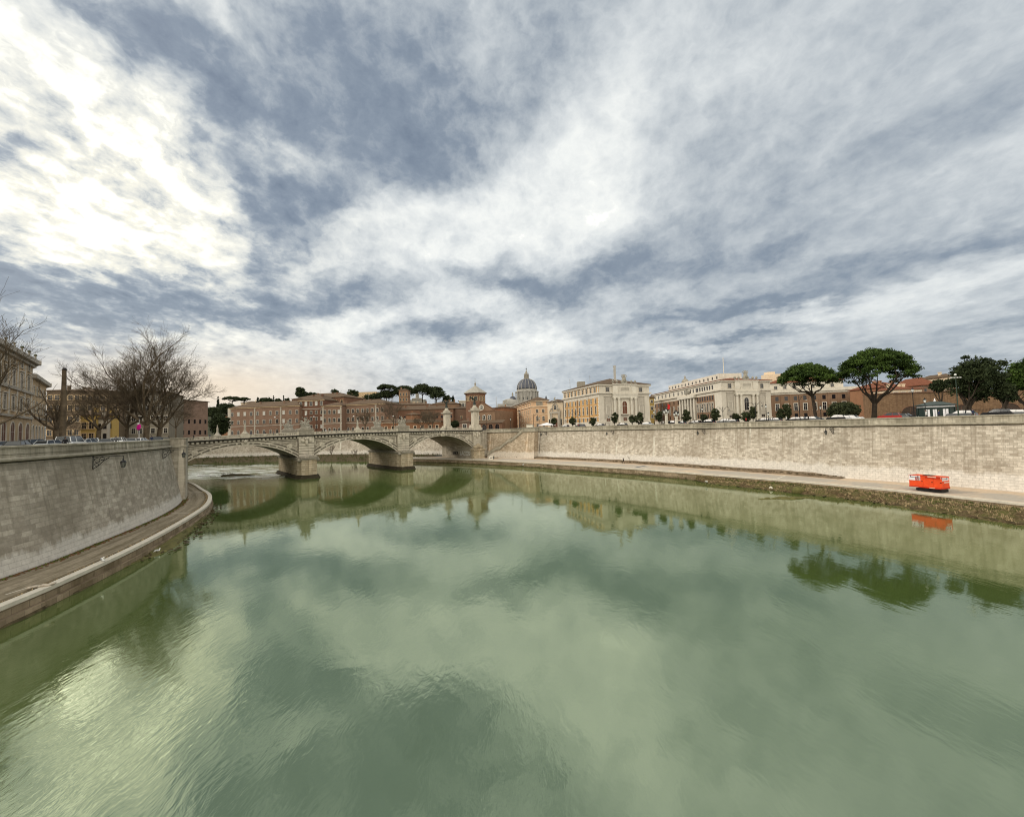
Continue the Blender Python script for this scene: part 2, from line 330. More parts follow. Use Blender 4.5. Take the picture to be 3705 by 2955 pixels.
def dup(o, parent=None, loc=None, rz=None, label=None, scale=None):
    c = o.copy(); col.objects.link(c); c.parent = parent
    if loc is not None: c.location = loc
    if rz is not None: c.rotation_euler.z = rz
    if label: c['label'] = label
    if scale: c.scale = scale if isinstance(scale, (tuple, list)) else (scale,)*3
    for ch in list(o.children): dup(ch, c)
    return c
def struct(name, mb, m): return tag(mb.build(name, m), kind='structure')
def remesh(mb, name, m, voxel, parent=None, smooth=True, loc=None):
    o = mb.build('tmp', m); md = o.modifiers.new('r', 'REMESH'); md.mode = 'VOXEL'; md.voxel_size = voxel
    dg = bpy.context.evaluated_depsgraph_get(); dg.update(); me = bpy.data.meshes.new_from_object(o.evaluated_get(dg))
    bpy.data.objects.remove(o); me.name = name
    if smooth: me.polygons.foreach_set('use_smooth', [True]*len(me.polygons))
    me.materials.clear()
    for q in (m if isinstance(m, (list, tuple)) else [m]): me.materials.append(q)
    return link(name, me, parent, loc)
def leaves(name, pts, size, m, rng, parent=None, flat=.0):
    n = len(pts); pts = np.asarray(pts, dtype=np.float64)
    a = rng.normal(size=(n, 3)); a /= np.linalg.norm(a, axis=1)[:, None]
    b = rng.normal(size=(n, 3)); b[:, 2] *= (1-flat); b -= a*(a*b).sum(1)[:, None]; b /= np.linalg.norm(b, axis=1)[:, None]
    s = size*(.6+.8*rng.random((n, 1)))
    a = a*s; b = b*s*.55
    vs = np.stack([pts-a, pts-b, pts+a, pts+b], 1).reshape(-1, 3)
    me = bpy.data.meshes.new(name); me.vertices.add(4*n); me.vertices.foreach_set('co', vs.ravel())
    me.loops.add(4*n); me.loops.foreach_set('vertex_index', np.arange(4*n, dtype=np.int32))
    me.polygons.add(n); me.polygons.foreach_set('loop_start', np.arange(0, 4*n, 4, dtype=np.int32)); me.polygons.foreach_set('loop_total', np.full(n, 4, dtype=np.int32))
    me.materials.append(m); me.update(calc_edges=True); me.validate()
    return link(name, me, parent)
def ball(rng, n, c, r):
    p = rng.normal(size=(n, 3)); p /= np.linalg.norm(p, axis=1)[:, None]; p *= (rng.random((n, 1))**.45)
    return p*np.array(r)+np.array(c)
# ------------------------------------------------------------------ paths
def catmull(P, step=3.0):
    P = [V((p[0], p[1], 0)) for p in P]; out = []
    for i in range(len(P)-1):
        a, b, c, d = P[max(i-1, 0)], P[i], P[i+1], P[min(i+2, len(P)-1)]
        n = max(1, int((c-b).length/step))
        for k in range(n):
            t = k/n
            out.append(.5*((2*b)+(c-a)*t+(2*a-5*b+4*c-d)*t*t+(3*b-a-3*c+d)*t**3))
    out.append(P[-1]); return out
def offs(P, d, z=None):                   # moves a path away from the river by d metres
    out = []
    for i, p in enumerate(P):
        t = (P[min(i+1, len(P)-1)]-P[max(i-1, 0)]).normalized(); q = p+V((-t.y, t.x, 0))*(d[i] if isinstance(d, list) else d)
        out.append(V((q.x, q.y, p.z if z is None else (z[i] if isinstance(z, list) else z))))
    return out
def arc(P):
    s = [0.0]
    for a, b in zip(P, P[1:]): s.append(s[-1]+math.hypot(b[0]-a[0], b[1]-a[1]))
    return s
def strip(mb, A, B, mi=0, v0=None, S=None):   # a band between two lines of the same count, measured in metres along and up
    S = S or arc(A)
    for i in range(len(A)-1):
        if v0 is None:
            va, vb, vc, vd = A[i].z, A[i+1].z, B[i+1].z, B[i].z
        else:
            va = vb = v0; vc = v0+(B[i+1]-A[i+1]).length; vd = v0+(B[i]-A[i]).length
        mb.add([A[i], A[i+1], B[i+1], B[i]], [(0, 1, 2, 3)], mi, [[(S[i], va), (S[i+1], vb), (S[i+1], vc), (S[i], vd)]])
RB = catmull([(-13.6, 197.2), (8.8, 182.4), (27.6, 164.5), (41.9, 146.6), (57.7, 122), (63.5, 112.6), (69.4, 103), (75, 91.5), (79.2, 85.0), (82.2, 78.5), (85.8, 70), (88, 60), (90, 45), (91, 20), (91, -60)])
RC = catmull([(-70, 214), (-51, 206), (-30.5, 193.7), (-12.8, 179.3), (7.6, 159.8), (23.6, 141.9), (36.3, 127.4), (44.3, 116.3), (50.5, 107.1), (56.2, 99.0), (61.7, 91.0), (66.6, 82.1), (69.5, 76.8), (71.4, 71.4), (73.2, 66.5), (74.7, 62.1), (76.4, 50), (77, 20), (77, -60)])
FB = catmull([(-900, 330), (-300, 242), (-210, 252), (-161, 256), (-117, 252), (-84.7, 243), (-47.6, 222), (-35, 213)], 6)
LB = catmull([(-50, -60), (-50, 20), (-50.9, 41.9), (-54.3, 54.5), (-60.6, 71.5), (-67.6, 85.1), (-74.9, 95.4), (-84, 106), (-97.5, 119.0)])
LC = catmull([(-40, -60), (-40.5, 20), (-42.2, 34.8), (-44.0, 42.5), (-46.9, 52.0), (-50.6, 61.7), (-55.2, 72.4), (-61.2, 84.5), (-69.7, 97.0), (-79.5, 108.0), (-101.0, 129.5), (-130, 146), (-200, 165)])
ZQ, ZL, ZR, ZS, ZSL = 1.8, 1.6, 2.6, 14.4, 13.75
# ------------------------------------------------------------------ ground
def poly(name, pts, z, m):
    mb = MB(); mb.add([(p[0], p[1], z) for p in pts], [tuple(range(len(pts)))]); return struct(name, mb, m)
pave = plain('street_paving', (.13, .125, .115), .9, var=.2, scale=.3)
rt = offs(RB, 2.2); ft = offs(FB, 2.0)
poly('ground', [tuple(p)[:2] for p in ft+rt]+[(9000, -60), (9000, 9000), (-9000, 9000), (-9000, 330)], ZS, pave)
lt = offs(LB, 2.2)
poly('street', [tuple(p)[:2] for p in lt]+[(-130, 152), (-300, 178), (-900, 200), (-9000, 200), (-9000, -60)], ZSL, pave)
# ------------------------------------------------------------------ water
wm, k, bs = mat('river_water')
o = k.a('ShaderNodeTexCoord').outputs['Object']
bs.inputs['IOR'].default_value = 3.6; bs.inputs['Specular Tint'].default_value = (.90, 1.0, .79, 1); bs.inputs['Roughness'].default_value = .035
cl = k.noise(o, .018, 4, .6); cl2 = k.noise(k.mapv(o, (1, .5, 1), rot=(0, 0, .5)), .12, 5, .65)
k.set(bs.inputs['Base Color'], k.mix(k.m('ADD', k.m('MULTIPLY', k.mr(cl, .35, .65), .75), k.m('MULTIPLY', k.mr(cl2, .4, .7), .25)), (.050, .075, .020), (.076, .108, .031)))
def wmask(cx, cy, rx, ry, rot):
    q = k.mapv(o, (rx, ry, 50), (cx, cy, 0), (0, 0, math.radians(rot)), 'TEXTURE')
    q = k.v('ADD', q, k.v('SCALE', k.v('SUBTRACT', k.noise(o, .07, 3, .6, color=True), (.5, .5, .5)), scale=1.1))
    return k.m('POWER', .3679, k.v('DOT_PRODUCT', q, q))
near = wmask(-21, 22, 9, 17, 35)
rap = wmask(-108, 160, 14, 50, 62); rap2 = wmask(-90, 150, 7, 26, 70)
ang = math.radians(-28)
wv1 = k.noise(k.mapv(o, (1.0, .34, 1), rot=(0, 0, math.radians(62))), 2.6, 3, .55, dist=.5)
wv2 = k.noise(k.mapv(o, (1, .45, 1), rot=(0, 0, math.radians(70))), .75, 4, .6, dist=1.2)
wv3 = k.noise(k.mapv(o, (1, .6, 1), rot=(0, 0, math.radians(30))), .16, 4, .6, dist=1.0)
wv4 = k.noise(k.mapv(o, (1, .5, 1), rot=(0, 0, math.radians(100))), 4.0, 3, .6)
patch = k.mr(k.noise(k.mapv(o, (1, .5, 1), rot=(0, 0, math.radians(60))), .045, 5, .65, dist=.8), .50, .68)
amp = k.m('ADD', k.m('ADD', k.m('MULTIPLY_ADD', patch, .75, .10), k.m('MULTIPLY', near, 1.0)), k.m('MULTIPLY', rap, 4.5))
h = k.m('ADD', k.m('MULTIPLY', k.m('MULTIPLY', wv1, .011), amp), k.m('MULTIPLY', k.m('MULTIPLY', wv2, .020), k.m('MULTIPLY_ADD', amp, .7, .12)))
h = k.m('ADD', h, k.m('MULTIPLY', wv3, .018)); h = k.m('ADD', h, k.m('MULTIPLY', wv4, .0016))
k.set(bs.inputs['Normal'], k.a('ShaderNodeBump', {'Height': h, 'Distance': 1.0, 'Strength': 1.0}).outputs[0])
mb = MB(); mb.add([(-9000, -200, 0), (200, -200, 0), (200, 400, 0), (-9000, 400, 0)], [(0, 1, 2, 3)]); struct('water', mb, wm)
# foam streaks of the weir behind the bridge
foam = plain('river_foam', (.88, .89, .86), .6, var=.05)
rng = np.random.default_rng(5); random.seed(4)
mb = MB()
for i in range(260):
    if i < 170: a = onz(random.uniform(640, 1010), random.choice([1716, 1722, 1727, 1711, 1700])+random.gauss(0, 4), .0)
    else: a = onz(random.uniform(665, 990), random.uniform(1680, 1712), .0)
    L = random.uniform(1.2, 5); wd = random.uniform(.12, .45); d = V((1, random.uniform(-.25, .25), 0)).normalized(); n = V((-d.y, d.x, 0))
    pts = [a+d*(L*t)+n*(wd*s*(1-t*t))+V((0, 0, .035 if abs(s) < .5 else .012)) for t in (-1, -.5, 0, .5, .97) for s in (-1, 0, 1)]
    mb.add(pts, [(r*3+c, r*3+c+1, r*3+c+4, r*3+c+3) for r in range(4) for c in range(2)])
tag(mb.build('foam', foam), kind='stuff', label='white foam streaks on the rapids behind the first arch')
# ------------------------------------------------------------------ river walls
def river_wall(name, label, path, zb, zt, m, batter=1.7, ph=1.75, group=None, uv0=0):
    t = thing(name, label, 'wall', group=group)
    S = [s+uv0 for s in arc(path)]; n = len(path)
    zc = [z-ph for z in zt] if isinstance(zt, list) else [zt-ph]*n
    zt = zt if isinstance(zt, list) else [zt]*n
    def L(off, zz): return offs(path, off, zz)
    base = L(0, [(zb[i] if isinstance(zb, list) else zb)-.6 for i in range(n)])
    mb = MB(); strip(mb, base, L(batter, zc), 0, None, S); mb.build('wall_face', m, t)
    b = batter
    mb = MB(); prof = [(b, 0.0), (b-.38, .10), (b-.42, .32), (b-.2, .42), (b-.02, .45)]
    for (o0, h0), (o1, h1) in zip(prof, prof[1:]): strip(mb, L(o0, [z+h0 for z in zc]), L(o1, [z+h1 for z in zc]), 0, 20+h0, S)
    mb.build('cornice', coping, t)
    mb = MB(); strip(mb, L(b-.012, [z-.16 for z in zc]), L(b-.06, [z+.06 for z in zc]), 0, 0.0, S); strip(mb, L(b-.06, [z+.06 for z in zc]), L(b-.43, [z+.12 for z in zc]), 0, 0.0, S); mb.build('stain_shadow_strip', cornice_d, t)  # black strip under the cornice: its shadow line and stain painted together
    mb = MB(); strip(mb, L(b-.02, [z+.45 for z in zc]), L(b+.05, [z-.25 for z in zt]), 0, None, S); strip(mb, L(b+.55, [z-.25 for z in zt]), L(b+.55, [z-ph-.3 for z in zt]), 0, None, S)
    mb.build('parapet', stone_p, t)
    mb = MB(); prof = [(b+.02, -.25), (b-.10, -.22), (b-.10, -.04), (b+.02, 0), (b+.6, 0), (b+.66, -.22), (b+.56, -.25)]
    for (o0, h0), (o1, h1) in zip(prof, prof[1:]): strip(mb, L(o0, [z+h0 for z in zt]), L(o1, [z+h1 for z in zt]), 0, 30+h0, S)
    mb.build('coping', coping, t)
    return t
i0 = 9
def lerpl(path, z0, z1): S = arc(path); return [z0+(z1-z0)*s/S[-1] for s in S]
zr = [ZR if p.y > 100 else (ZQ if p.y < 90 else ZQ+(ZR-ZQ)*(p.y-90)/10) for p in RB]
ns = next(i for i, p in enumerate(RB) if p.x > 6.5)
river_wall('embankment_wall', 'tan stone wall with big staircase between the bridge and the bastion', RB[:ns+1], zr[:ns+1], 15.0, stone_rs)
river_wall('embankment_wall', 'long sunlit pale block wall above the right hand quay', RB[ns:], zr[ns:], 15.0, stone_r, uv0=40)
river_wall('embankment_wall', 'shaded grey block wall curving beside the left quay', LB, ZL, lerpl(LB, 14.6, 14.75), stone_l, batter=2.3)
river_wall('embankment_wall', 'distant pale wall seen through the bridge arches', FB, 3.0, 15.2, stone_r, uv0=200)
# pier block closing the left wall
t = thing('corner_pier', 'tall stone corner block at the end of the shaded wall', 'pier', (-73.9, 94.2, 0), math.radians(124))
mb = MB(); mb.prism([(-4.2, -.6), (1.6, -.6), (1.6, 3.0), (-4.2, 3.0)], 1.0, 14.82, 0)
mb.build('shaft', stone_b, t)
mb = MB(); mb.box(-4.4, 1.8, -.8, 3.2, 13.0, 13.3); mb.box(-4.4, 1.8, -.8, 3.2, 14.82, 15.0); mb.build('coping', coping, t)
# ------------------------------------------------------------------ quays
dirt = plaster('quay_dirt', (.20, .15, .10), .35, .6, scale=.8)
qroad, k, bs = mat('quay_road'); bs.inputs['Roughness'].default_value = .9; bs.inputs['Specular IOR Level'].default_value = .15
u = k.a('ShaderNodeTexCoord').outputs['UV']; sp = k.a('ShaderNodeSeparateXYZ', {0: u}).outputs[1]
sand = k.noise(k.mapv(u, (.12, .9, 1)), 1.0, 5, .65); fi = k.noise(u, 4, 5, .7)
edge = k.m('MAXIMUM', k.mr(sp, .60, .84), k.mr(sp, .13, .02))
c = k.mix(k.mr(k.m('ADD', sand, k.m('MULTIPLY', edge, .35)), .50, .66), (.44, .395, .335), (.60, .47, .34))
k.set(bs.inputs['Base Color'], k.mix(k.mr(fi, .35, .7, 0, .35), c, (.18, .15, .12)))
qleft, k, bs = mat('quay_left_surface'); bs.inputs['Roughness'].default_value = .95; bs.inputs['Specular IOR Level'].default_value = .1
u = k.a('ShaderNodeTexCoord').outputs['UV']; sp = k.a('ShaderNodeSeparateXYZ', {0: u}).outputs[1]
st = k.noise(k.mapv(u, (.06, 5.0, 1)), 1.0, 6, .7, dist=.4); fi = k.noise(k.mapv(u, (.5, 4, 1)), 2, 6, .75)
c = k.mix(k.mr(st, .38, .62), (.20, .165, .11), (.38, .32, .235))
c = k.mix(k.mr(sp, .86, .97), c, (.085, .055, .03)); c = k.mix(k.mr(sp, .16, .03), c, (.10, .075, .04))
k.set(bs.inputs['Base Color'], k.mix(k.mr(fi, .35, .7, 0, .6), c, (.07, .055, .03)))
qface = masonry('quay_face_stone', (.26, .20, .13), (.42, .33, .23), (.08, .06, .04), bw=1.6, bh=.6, stain=(.09, .065, .03), staina=.8, mort=.04)
def rsmp(P, n):
    S = arc(P); out = []; j = 0
    for i in range(n):
        s = S[-1]*i/(n-1)
        while j < len(S)-2 and S[j+1] < s: j += 1
        f = (s-S[j])/max(1e-6, S[j+1]-S[j]); out.append(P[j].lerp(P[j+1], f))
    return out
def nearest(path, p):
    best = None
    for a, b in zip(path, path[1:]):
        d = b-a; tt = max(0, min(1, (V((p.x, p.y, 0))-a).dot(d)/d.length_squared)); q = a+d*tt; r = (q-V((p.x, p.y, 0))).length
        if best is None or r < best[0]: best = (r, q)
    return best[1]
def zset(P, z): return [V((p.x, p.y, z)) for p in P]
def quay(name, C, Bn, z, msurf, kerbw, ledge=None):
    S = arc(C); inner = offs(C, kerbw); far = [nearest(Bn, p) for p in inner]
    lines = [[a.lerp(b, t) for a, b in zip(inner, far)] for t in (0, .1, .25, .45, .65, .8, .9, 1.06)]
    mb = MB(); ts = (0, .1, .25, .45, .65, .8, .9, 1.06)
    for j in range(len(lines)-1):
        for i in range(len(C)-1):
            mb.add([V((q.x, q.y, z)) for q in (lines[j][i], lines[j][i+1], lines[j+1][i+1], lines[j+1][i])], [(0, 1, 2, 3)], 0, [[(S[i], ts[j]), (S[i+1], ts[j]), (S[i+1], ts[j+1]), (S[i], ts[j+1])]])
    struct('pavement', mb, msurf).name = name
    t = thing('quay_edge', 'pale stone kerb and wet block face along the %s quay' % ('left' if kerbw > .6 else 'right'), 'kerb')
    mb = MB(); P = [(0.0, z-.30), (-.06, z-.28), (-.06, z+.07), (0.0, z+.10), (kerbw, z+.10), (kerbw, z-.02)]
    for (o0, h0), (o1, h1) in zip(P, P[1:]): strip(mb, offs(C, o0, h0), offs(C, o1, h1), 0, h0, S)
    mb.build('kerb', curb_w, t)
    mb = MB(); strip(mb, offs(C, -.35, -1.0), offs(C, -.25, .55), 0, None, S); strip(mb, offs(C, -.25, .55), offs(C, .03, .62), 0, None, S); strip(mb, offs(C, .03, .62), offs(C, .03, z-.25), 0, None, S)
    mb.build('quay_face', qface, t)
quay('quay_road', RC, [V((p.x, p.y, 0)) for p in FB[-3:]+RB], ZQ, qroad, .38)
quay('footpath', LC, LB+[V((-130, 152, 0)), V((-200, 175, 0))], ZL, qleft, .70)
# raised ledge at the foot of the right wall
LG = [p for p in RB if p.y > 93]
mb = MB(); random.seed(2)
o1 = [-2.6+random.uniform(-.15, .15) for p in LG]; o2 = [-2.3+random.uniform(-.2, .2) for p in LG]; zz = [2.45+random.uniform(-.10, .10)-max(0, (100-p.y)/7*.6) for p in LG]
strip(mb, offs(LG, o1, 1.75), offs(LG, o2, zz), 0, 0.0); strip(mb, offs(LG, o2, zz), offs(LG, .1, [z+.15 for z in zz]), 0, 1.0)
tag(mb.build('ledge', dirt), kind='structure')
# rough dark edge litter on that ledge and at the foot of the left wall
mudm = plaster('wet_mud', (.075, .058, .03), .5, .5, scale=1.5); mudm2 = plaster('mossy_mud', (.12, .11, .04), .5, .5, scale=1.2)
def clods(name, label, P, w, n, s, m, z=None):
    mb = MB(); S = rsmp(P, n)
    for p in S:
        q = p+V((random.uniform(-w, w), random.uniform(-w, w), 0)); r = random.uniform(.3, 1)*s
        T = Matrix.Rotation(random.uniform(0, 6), 3, 'Z')
        mb.ell((q.x, q.y, q.z if z is None else z), (r*1.7, r*.8, r*.45), 6, 4, T)
    return tag(mb.build(name, m, smooth=False), label, kind='stuff')
clods('litter', 'dark clods and leaves along the ledge under the right wall', offs(LG, -2.2, 2.4), .5, 420, .28, mudm)
leafl = plaster('dead_leaves', (.14, .07, .03), .5, .3, scale=2)
clods('debris', 'rust brown leaves drifted along the foot of the left wall', offs([p for p in LB if 20 < p.y < 100], -.5, 1.62), .45, 420, .17, leafl)
# ------------------------------------------------------------------ mud banks and grass
def bank(name, inner, outer, zi, m, bumpy=.25, rows=7, seed=1, label=None):
    rg = random.Random(seed); n = max(len(inner), 40, int(arc(inner)[-1]/1.6)); A = rsmp(inner, n); B = rsmp(outer, n); mb = MB(); G = []
    for r in range(rows+1):
        t = r/rows; row = []
        for i in range(n):
            q = A[i].lerp(B[i], t); e = math.sin(PI*t)
            z = zi*(1-t**1.6)-.25*t+bumpy*e*(rg.random()-.4)+bumpy*.8*e*(math.sin(i*.53+r*.7)+math.sin(i*.21+r*1.3+seed))*.6
            row.append((q.x+rg.uniform(-.3, .3)*e, q.y+rg.uniform(-.3, .3)*e, z))
        G.append(row)
    vs = [p for row in G for p in row]
    mb.add(vs, [(r*n+i, r*n+i+1, (r+1)*n+i+1, (r+1)*n+i) for r in range(rows) for i in range(n-1)])
    o = tag(mb.build(name, m, smooth=True), kind='structure'); return o, G
def tufts(name, label, G, n, hgt, m, seed=0, tmax=.8):
    rg = random.Random(seed); mb = MB(); R = len(G); C = len(G[0])
    for _ in range(n):
        r = rg.random()*tmax*(R-1); c = rg.random()*(C-1.01); p = V(G[int(r)][int(c)]).lerp(V(G[min(R-1, int(r)+1)][int(c)+1]), rg.random())
        for b in range(7):
            a = rg.uniform(0, 6.28); h = hgt*rg.uniform(.5, 1.2); l = h*rg.uniform(.3, 1.1); w_ = .035
            d = V((math.cos(a), math.sin(a), 0)); s = V((-d.y, d.x, 0))*w_; q = p+d*rg.uniform(0, .25)
            mb.add([q-s, q+s, q+d*l*.5+V((0, 0, h*.8))+s*.6, q+d*l*.5+V((0, 0, h*.8))-s*.6, q+d*l+V((0, 0, h*.75))], [(0, 1, 2, 3), (3, 2, 4)])
    return tag(mb.build(name, m), label, kind='stuff')
bankm, k, bs = mat('bank_earth'); bs.inputs['Roughness'].default_value = .9; bs.inputs['Specular IOR Level'].default_value = .1
o = k.a('ShaderNodeTexCoord').outputs['Object']
f1 = k.noise(o, .5, 5, .65); f2 = k.noise(o, 3.0, 5, .7)
c = k.mix(k.mr(f1, .4, .6), (.058, .040, .020), (.078, .078, .024)); k.set(bs.inputs['Base Color'], k.mix(k.mr(f2, .45, .68, 0, .8), c, (.21, .15, .085)))
drygrass = plaster('dry_grass', (.37, .28, .16), .4, .2, scale=1.5); greengrass = plaster('green_grass', (.10, .13, .03), .4, .2, scale=1.5)
inn = zset([p for p in RC if p.y < 112 and p.y > -40], 0)
outp = catmull([(46.6, 111), (46.9, 105.5), (49.4, 99.8), (53.0, 94.3), (56.6, 88.5), (58.6, 82.5), (60.5, 79.4), (62.0, 76.2), (63.4, 72.2), (64.7, 67.3), (65.6, 63.0), (66.6, 59), (67.0, 54), (68, 40), (68, -40)])
random.seed(8); outp = offs(rsmp(outp, 60), [random.gauss(0, .45) for _ in range(60)], 0)
_, GR = bank('river_bank', offs(inn, .2), outp, 1.15, bankm, .42, 9, 3)
tufts('dry_grass', 'tan dry grass on the bank below the right quay', GR, 2000, .45, drygrass, 1)
clods('stones', 'dark stones and mud clods along the waterline of the right bank', [V(p) for p in GR[7]], .9, 420, .34, mudm, .12)
tufts('green_grass', 'mossy green grass on the bank below the right quay', GR[:6], 1100, .26, greengrass, 2)
inn = [p for p in RC if 112 < p.y < 207 and p.x > -60]
_, GF = bank('mud_bank', offs(inn, .1), offs(inn, -1.0), .5, mudm, .12, 3, 4)
tufts('waterline_weeds', 'low green weeds at the waterline of the far right quay', GF, 150, .35, greengrass, 5)
random.seed(21); sa_, sb_ = onz(2745, 1806, 0), onz(2925, 1799, 0); mb = MB()
for i in range(46):
    t = random.random(); q = sa_.lerp(sb_, t)+V((0, random.gauss(0, .35)*(1.2-abs(t-.6)), 0)); r = random.uniform(.35, .9)*(1-abs(t-.6)); mb.ell((q.x, q.y, -.03), (r*1.6, r*.8, r*.32), 8, 5, Matrix.Rotation(random.uniform(-.6, .6), 3, 'Z'))
tag(mb.build('mud_spit', mudm2, smooth=True), kind='structure')
inn = zset([p for p in LC if 46 < p.y < 99], 0); outp = catmull([(-45.6, 46.5), (-45.6, 50), (-45.2, 54), (-46.0, 58.5), (-48.6, 63.5), (-51.8, 69), (-55.6, 76), (-61.6, 86), (-68.6, 96.8)])
_, GL = bank('mud_flat', offs(inn, .25), outp, .42, mudm2, .22, 7, 7)
clods('flotsam', 'brown flotsam and stones on the mud off the left quay', [V(p) for p in GL[4][4:-3]], 2.0, 240, .22, mudm, .14)
inn = [p for p in LC if -40 < p.y < 46]
bank('wet_footing', offs(inn, .2), offs(inn, -.55), .35, mudm, .12, 3, 8)
fw = catmull([(-900, 318), (-300, 232), (-194, 243), (-168, 243), (-141.8, 238), (-96, 224), (-74.9, 216), (-53.5, 210)], 6)
_, GX = bank('far_bank', FB, fw, 2.6, mudm, .22, 6, 9)
GXc = [row[int(len(row)*.45):] for row in GX]
greenb = plaster('far_grass', (.055, .08, .02), .5, .3, scale=.6)
tufts('bank_grass', 'green and brown undergrowth along the far bank under the bridge', GXc, 1600, 1.3, greenb, 5, 1.0)
# gulls, log, rubble

tufts('weeds', 'small weeds along both sides of the left quay path', [offs([p for p in LC if 25 < p.y < 105], o_, ZL+.0) for o_ in (.75, .95)], 260, .16, drygrass, 12, 1.0)
tufts('green_weeds', 'small green weeds at the foot of the shaded wall', [offs([p for p in LB if 25 < p.y < 100], o_, ZL) for o_ in (-.3, -.7)], 240, .2, greengrass, 13, 1.0)
mkl = MB()
for p_, q_ in (((598, 1858), (716, 1853)), ((665, 1781), (742, 1780)), ((20, 2150), (110, 2122))):
    a, c_ = onz(*p_, ZL+.008), onz(*q_, ZL+.008); d_ = (c_-a).normalized(); n_ = V((-d_.y, d_.x, 0))*.09; mkl.add([a-n_, c_-n_, c_+n_, a+n_], [(0, 1, 2, 3)])
struct('path_joints', mkl, curb_w)
# ------------------------------------------------------------------ bridge
BR0 = (-16.8, 192.0, 0); BRZ = math.atan2(-.645, -.764); WID = 26.0
def zp(x): return 15.72+.0195*x-.000253*x*x
br = thing('stone_bridge', 'pale stone bridge of three flattened arches across the river', 'bridge', BR0, BRZ)
ARC = {}
for kx, zc in ((2, 12.0), (1, 12.65), (0, 12.7)):
    x0, x1 = 36*kx+2.6, 36*kx+33.4; xc = (x0+x1)/2; hs = 15.4; rise = zc-7.2; Rr = (hs*hs+rise*rise)/(2*rise); cz = zc-Rr
    nn = 36; xs = [x0+(x1-x0)*i/nn for i in range(nn+1)]; zs = [cz+math.sqrt(Rr*Rr-(x-xc)**2) for x in xs]
    ARC[kx] = (xs, zs, xc, cz, Rr)
    ar = MB()
    for i in range(nn):
        a, b = xs[i], xs[i+1]
        for y in (0, -WID):
            ar.add([(a, y, zs[i]), (b, y, zs[i+1]), (b, y, zp(b)-1.6), (a, y, zp(a)-1.6)], [(0, 1, 2, 3)], 0, [[(a, zs[i]), (b, zs[i+1]), (b, zp(b)-1.6), (a, zp(a)-1.6)]])
        ar.add([(a, 0, zs[i]), (b, 0, zs[i+1]), (b, -WID, zs[i+1]), (a, -WID, zs[i])], [(0, 1, 2, 3)], 0, [[(a, 0), (b, 0), (b, WID), (a, WID)]])
    sp_ = ar.build('arch_span', stone_b, br)
    vo = MB()                                # archivolt with rims and studs
    def ringpt(x, dz_, y):
        zz = cz+math.sqrt(max(0, Rr*Rr-(x-xc)**2)); n = V((x-xc, 0, zz-cz)).normalized(); return V((x, y, zz))+n*dz_
    for y0, sg in ((0, 1), (-WID, -1)):
        for d0, d1, pr in ((0, .35, .28), (.35, .75, .12), (.75, 1.15, .34), (1.15, 1.75, .10), (1.75, 1.95, .2)):
            vd = MB()
            for i in range(nn):
                a0, a1 = ringpt(xs[i], d0, y0+sg*pr), ringpt(xs[i+1], d0, y0+sg*pr); b0, b1 = ringpt(xs[i], d1, y0+sg*pr), ringpt(xs[i+1], d1, y0+sg*pr)
                c0, c1 = ringpt(xs[i], d0, y0), ringpt(xs[i+1], d0, y0); e0, e1 = ringpt(xs[i], d1, y0), ringpt(xs[i+1], d1, y0)
                (vd if pr < .15 else vo).add([a0, a1, b1, b0], [(0, 1, 2, 3)]); vo.add([c0, c1, a1, a0], [(0, 1, 2, 3)]); vo.add([b0, b1, e1, e0], [(0, 1, 2, 3)])
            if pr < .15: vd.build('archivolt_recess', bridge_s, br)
    for j in range(1, 14):
        x = x0+(x1-x0)*j/14; p = ringpt(x, .55, .2); vo.ell(p, (.3, .2, .3), 7, 5)
    vo.build('archivolt', bridge_w, br)
    zc_ = cz+Rr
    for y, sg in ((0, 1), (-WID, -1)):
        ky = MB()
        ky.add([(xc-.9, y, zc_-.15), (xc+.9, y, zc_-.15), (xc+1.2, y, zp(xc)-2.5), (xc-1.2, y, zp(xc)-2.5), (xc-.9, y+sg*.9, zc_-.15), (xc+.9, y+sg*.9, zc_-.15), (xc+1.2, y+sg*.95, zp(xc)-2.5), (xc-1.2, y+sg*.95, zp(xc)-2.5)], [(4, 5, 6, 7), (0, 4, 7, 3), (1, 2, 6, 5), (0, 1, 5, 4), (3, 7, 6, 2)])
        if sg > 0: ky.box(xc-.5, xc+.5, .9, 1.15, zc_+.5, zp(xc)-2.9); ky.ell((xc, 1.1, zc_+1.2), (.45, .3, .6), 8, 6)
        ky.build('keystone', bridge_w, br)
    for s in (0, 1):                                    # raised triangular spandrel frames
        fr = MB()
        def X(t): return x0+t if s == 0 else x1-t
        def zarc(x): return cz+math.sqrt(max(0, Rr*Rr-(x-xc)**2))
        seg = [(.5, zp(X(.5))-3.1), (9.5, zp(X(9.5))-3.0)]; low = [(t, zarc(X(t))+3.0+(0 if t > 3 else .3)) for t in (.5, 2.5, 4.5, 6.5, 8, 9.5)]
        pl = [V((X(t), .02, z)) for t, z in seg[::-1]]+[V((X(t), .02, z)) for t, z in low if z < zp(X(t))-3.3]+[V((X(9.5), .02, zp(X(9.5))-3.05))]
        for a, b in zip(pl, pl[1:]+pl[:1]): fr.tube([a, b], .13, 4)
        c = V((X(2.6), .1, zp(X(2.6))-4.7)); fr.tube([c+V((0, -.1, 0)), c+V((0, .22, 0))], [.85, .85], 14); fr.tube([c+V((0, .2, 0)), c+V((0, .4, 0))], [.42, .36], 10)
        fr.build('spandrel_frame', bridge_w, br)
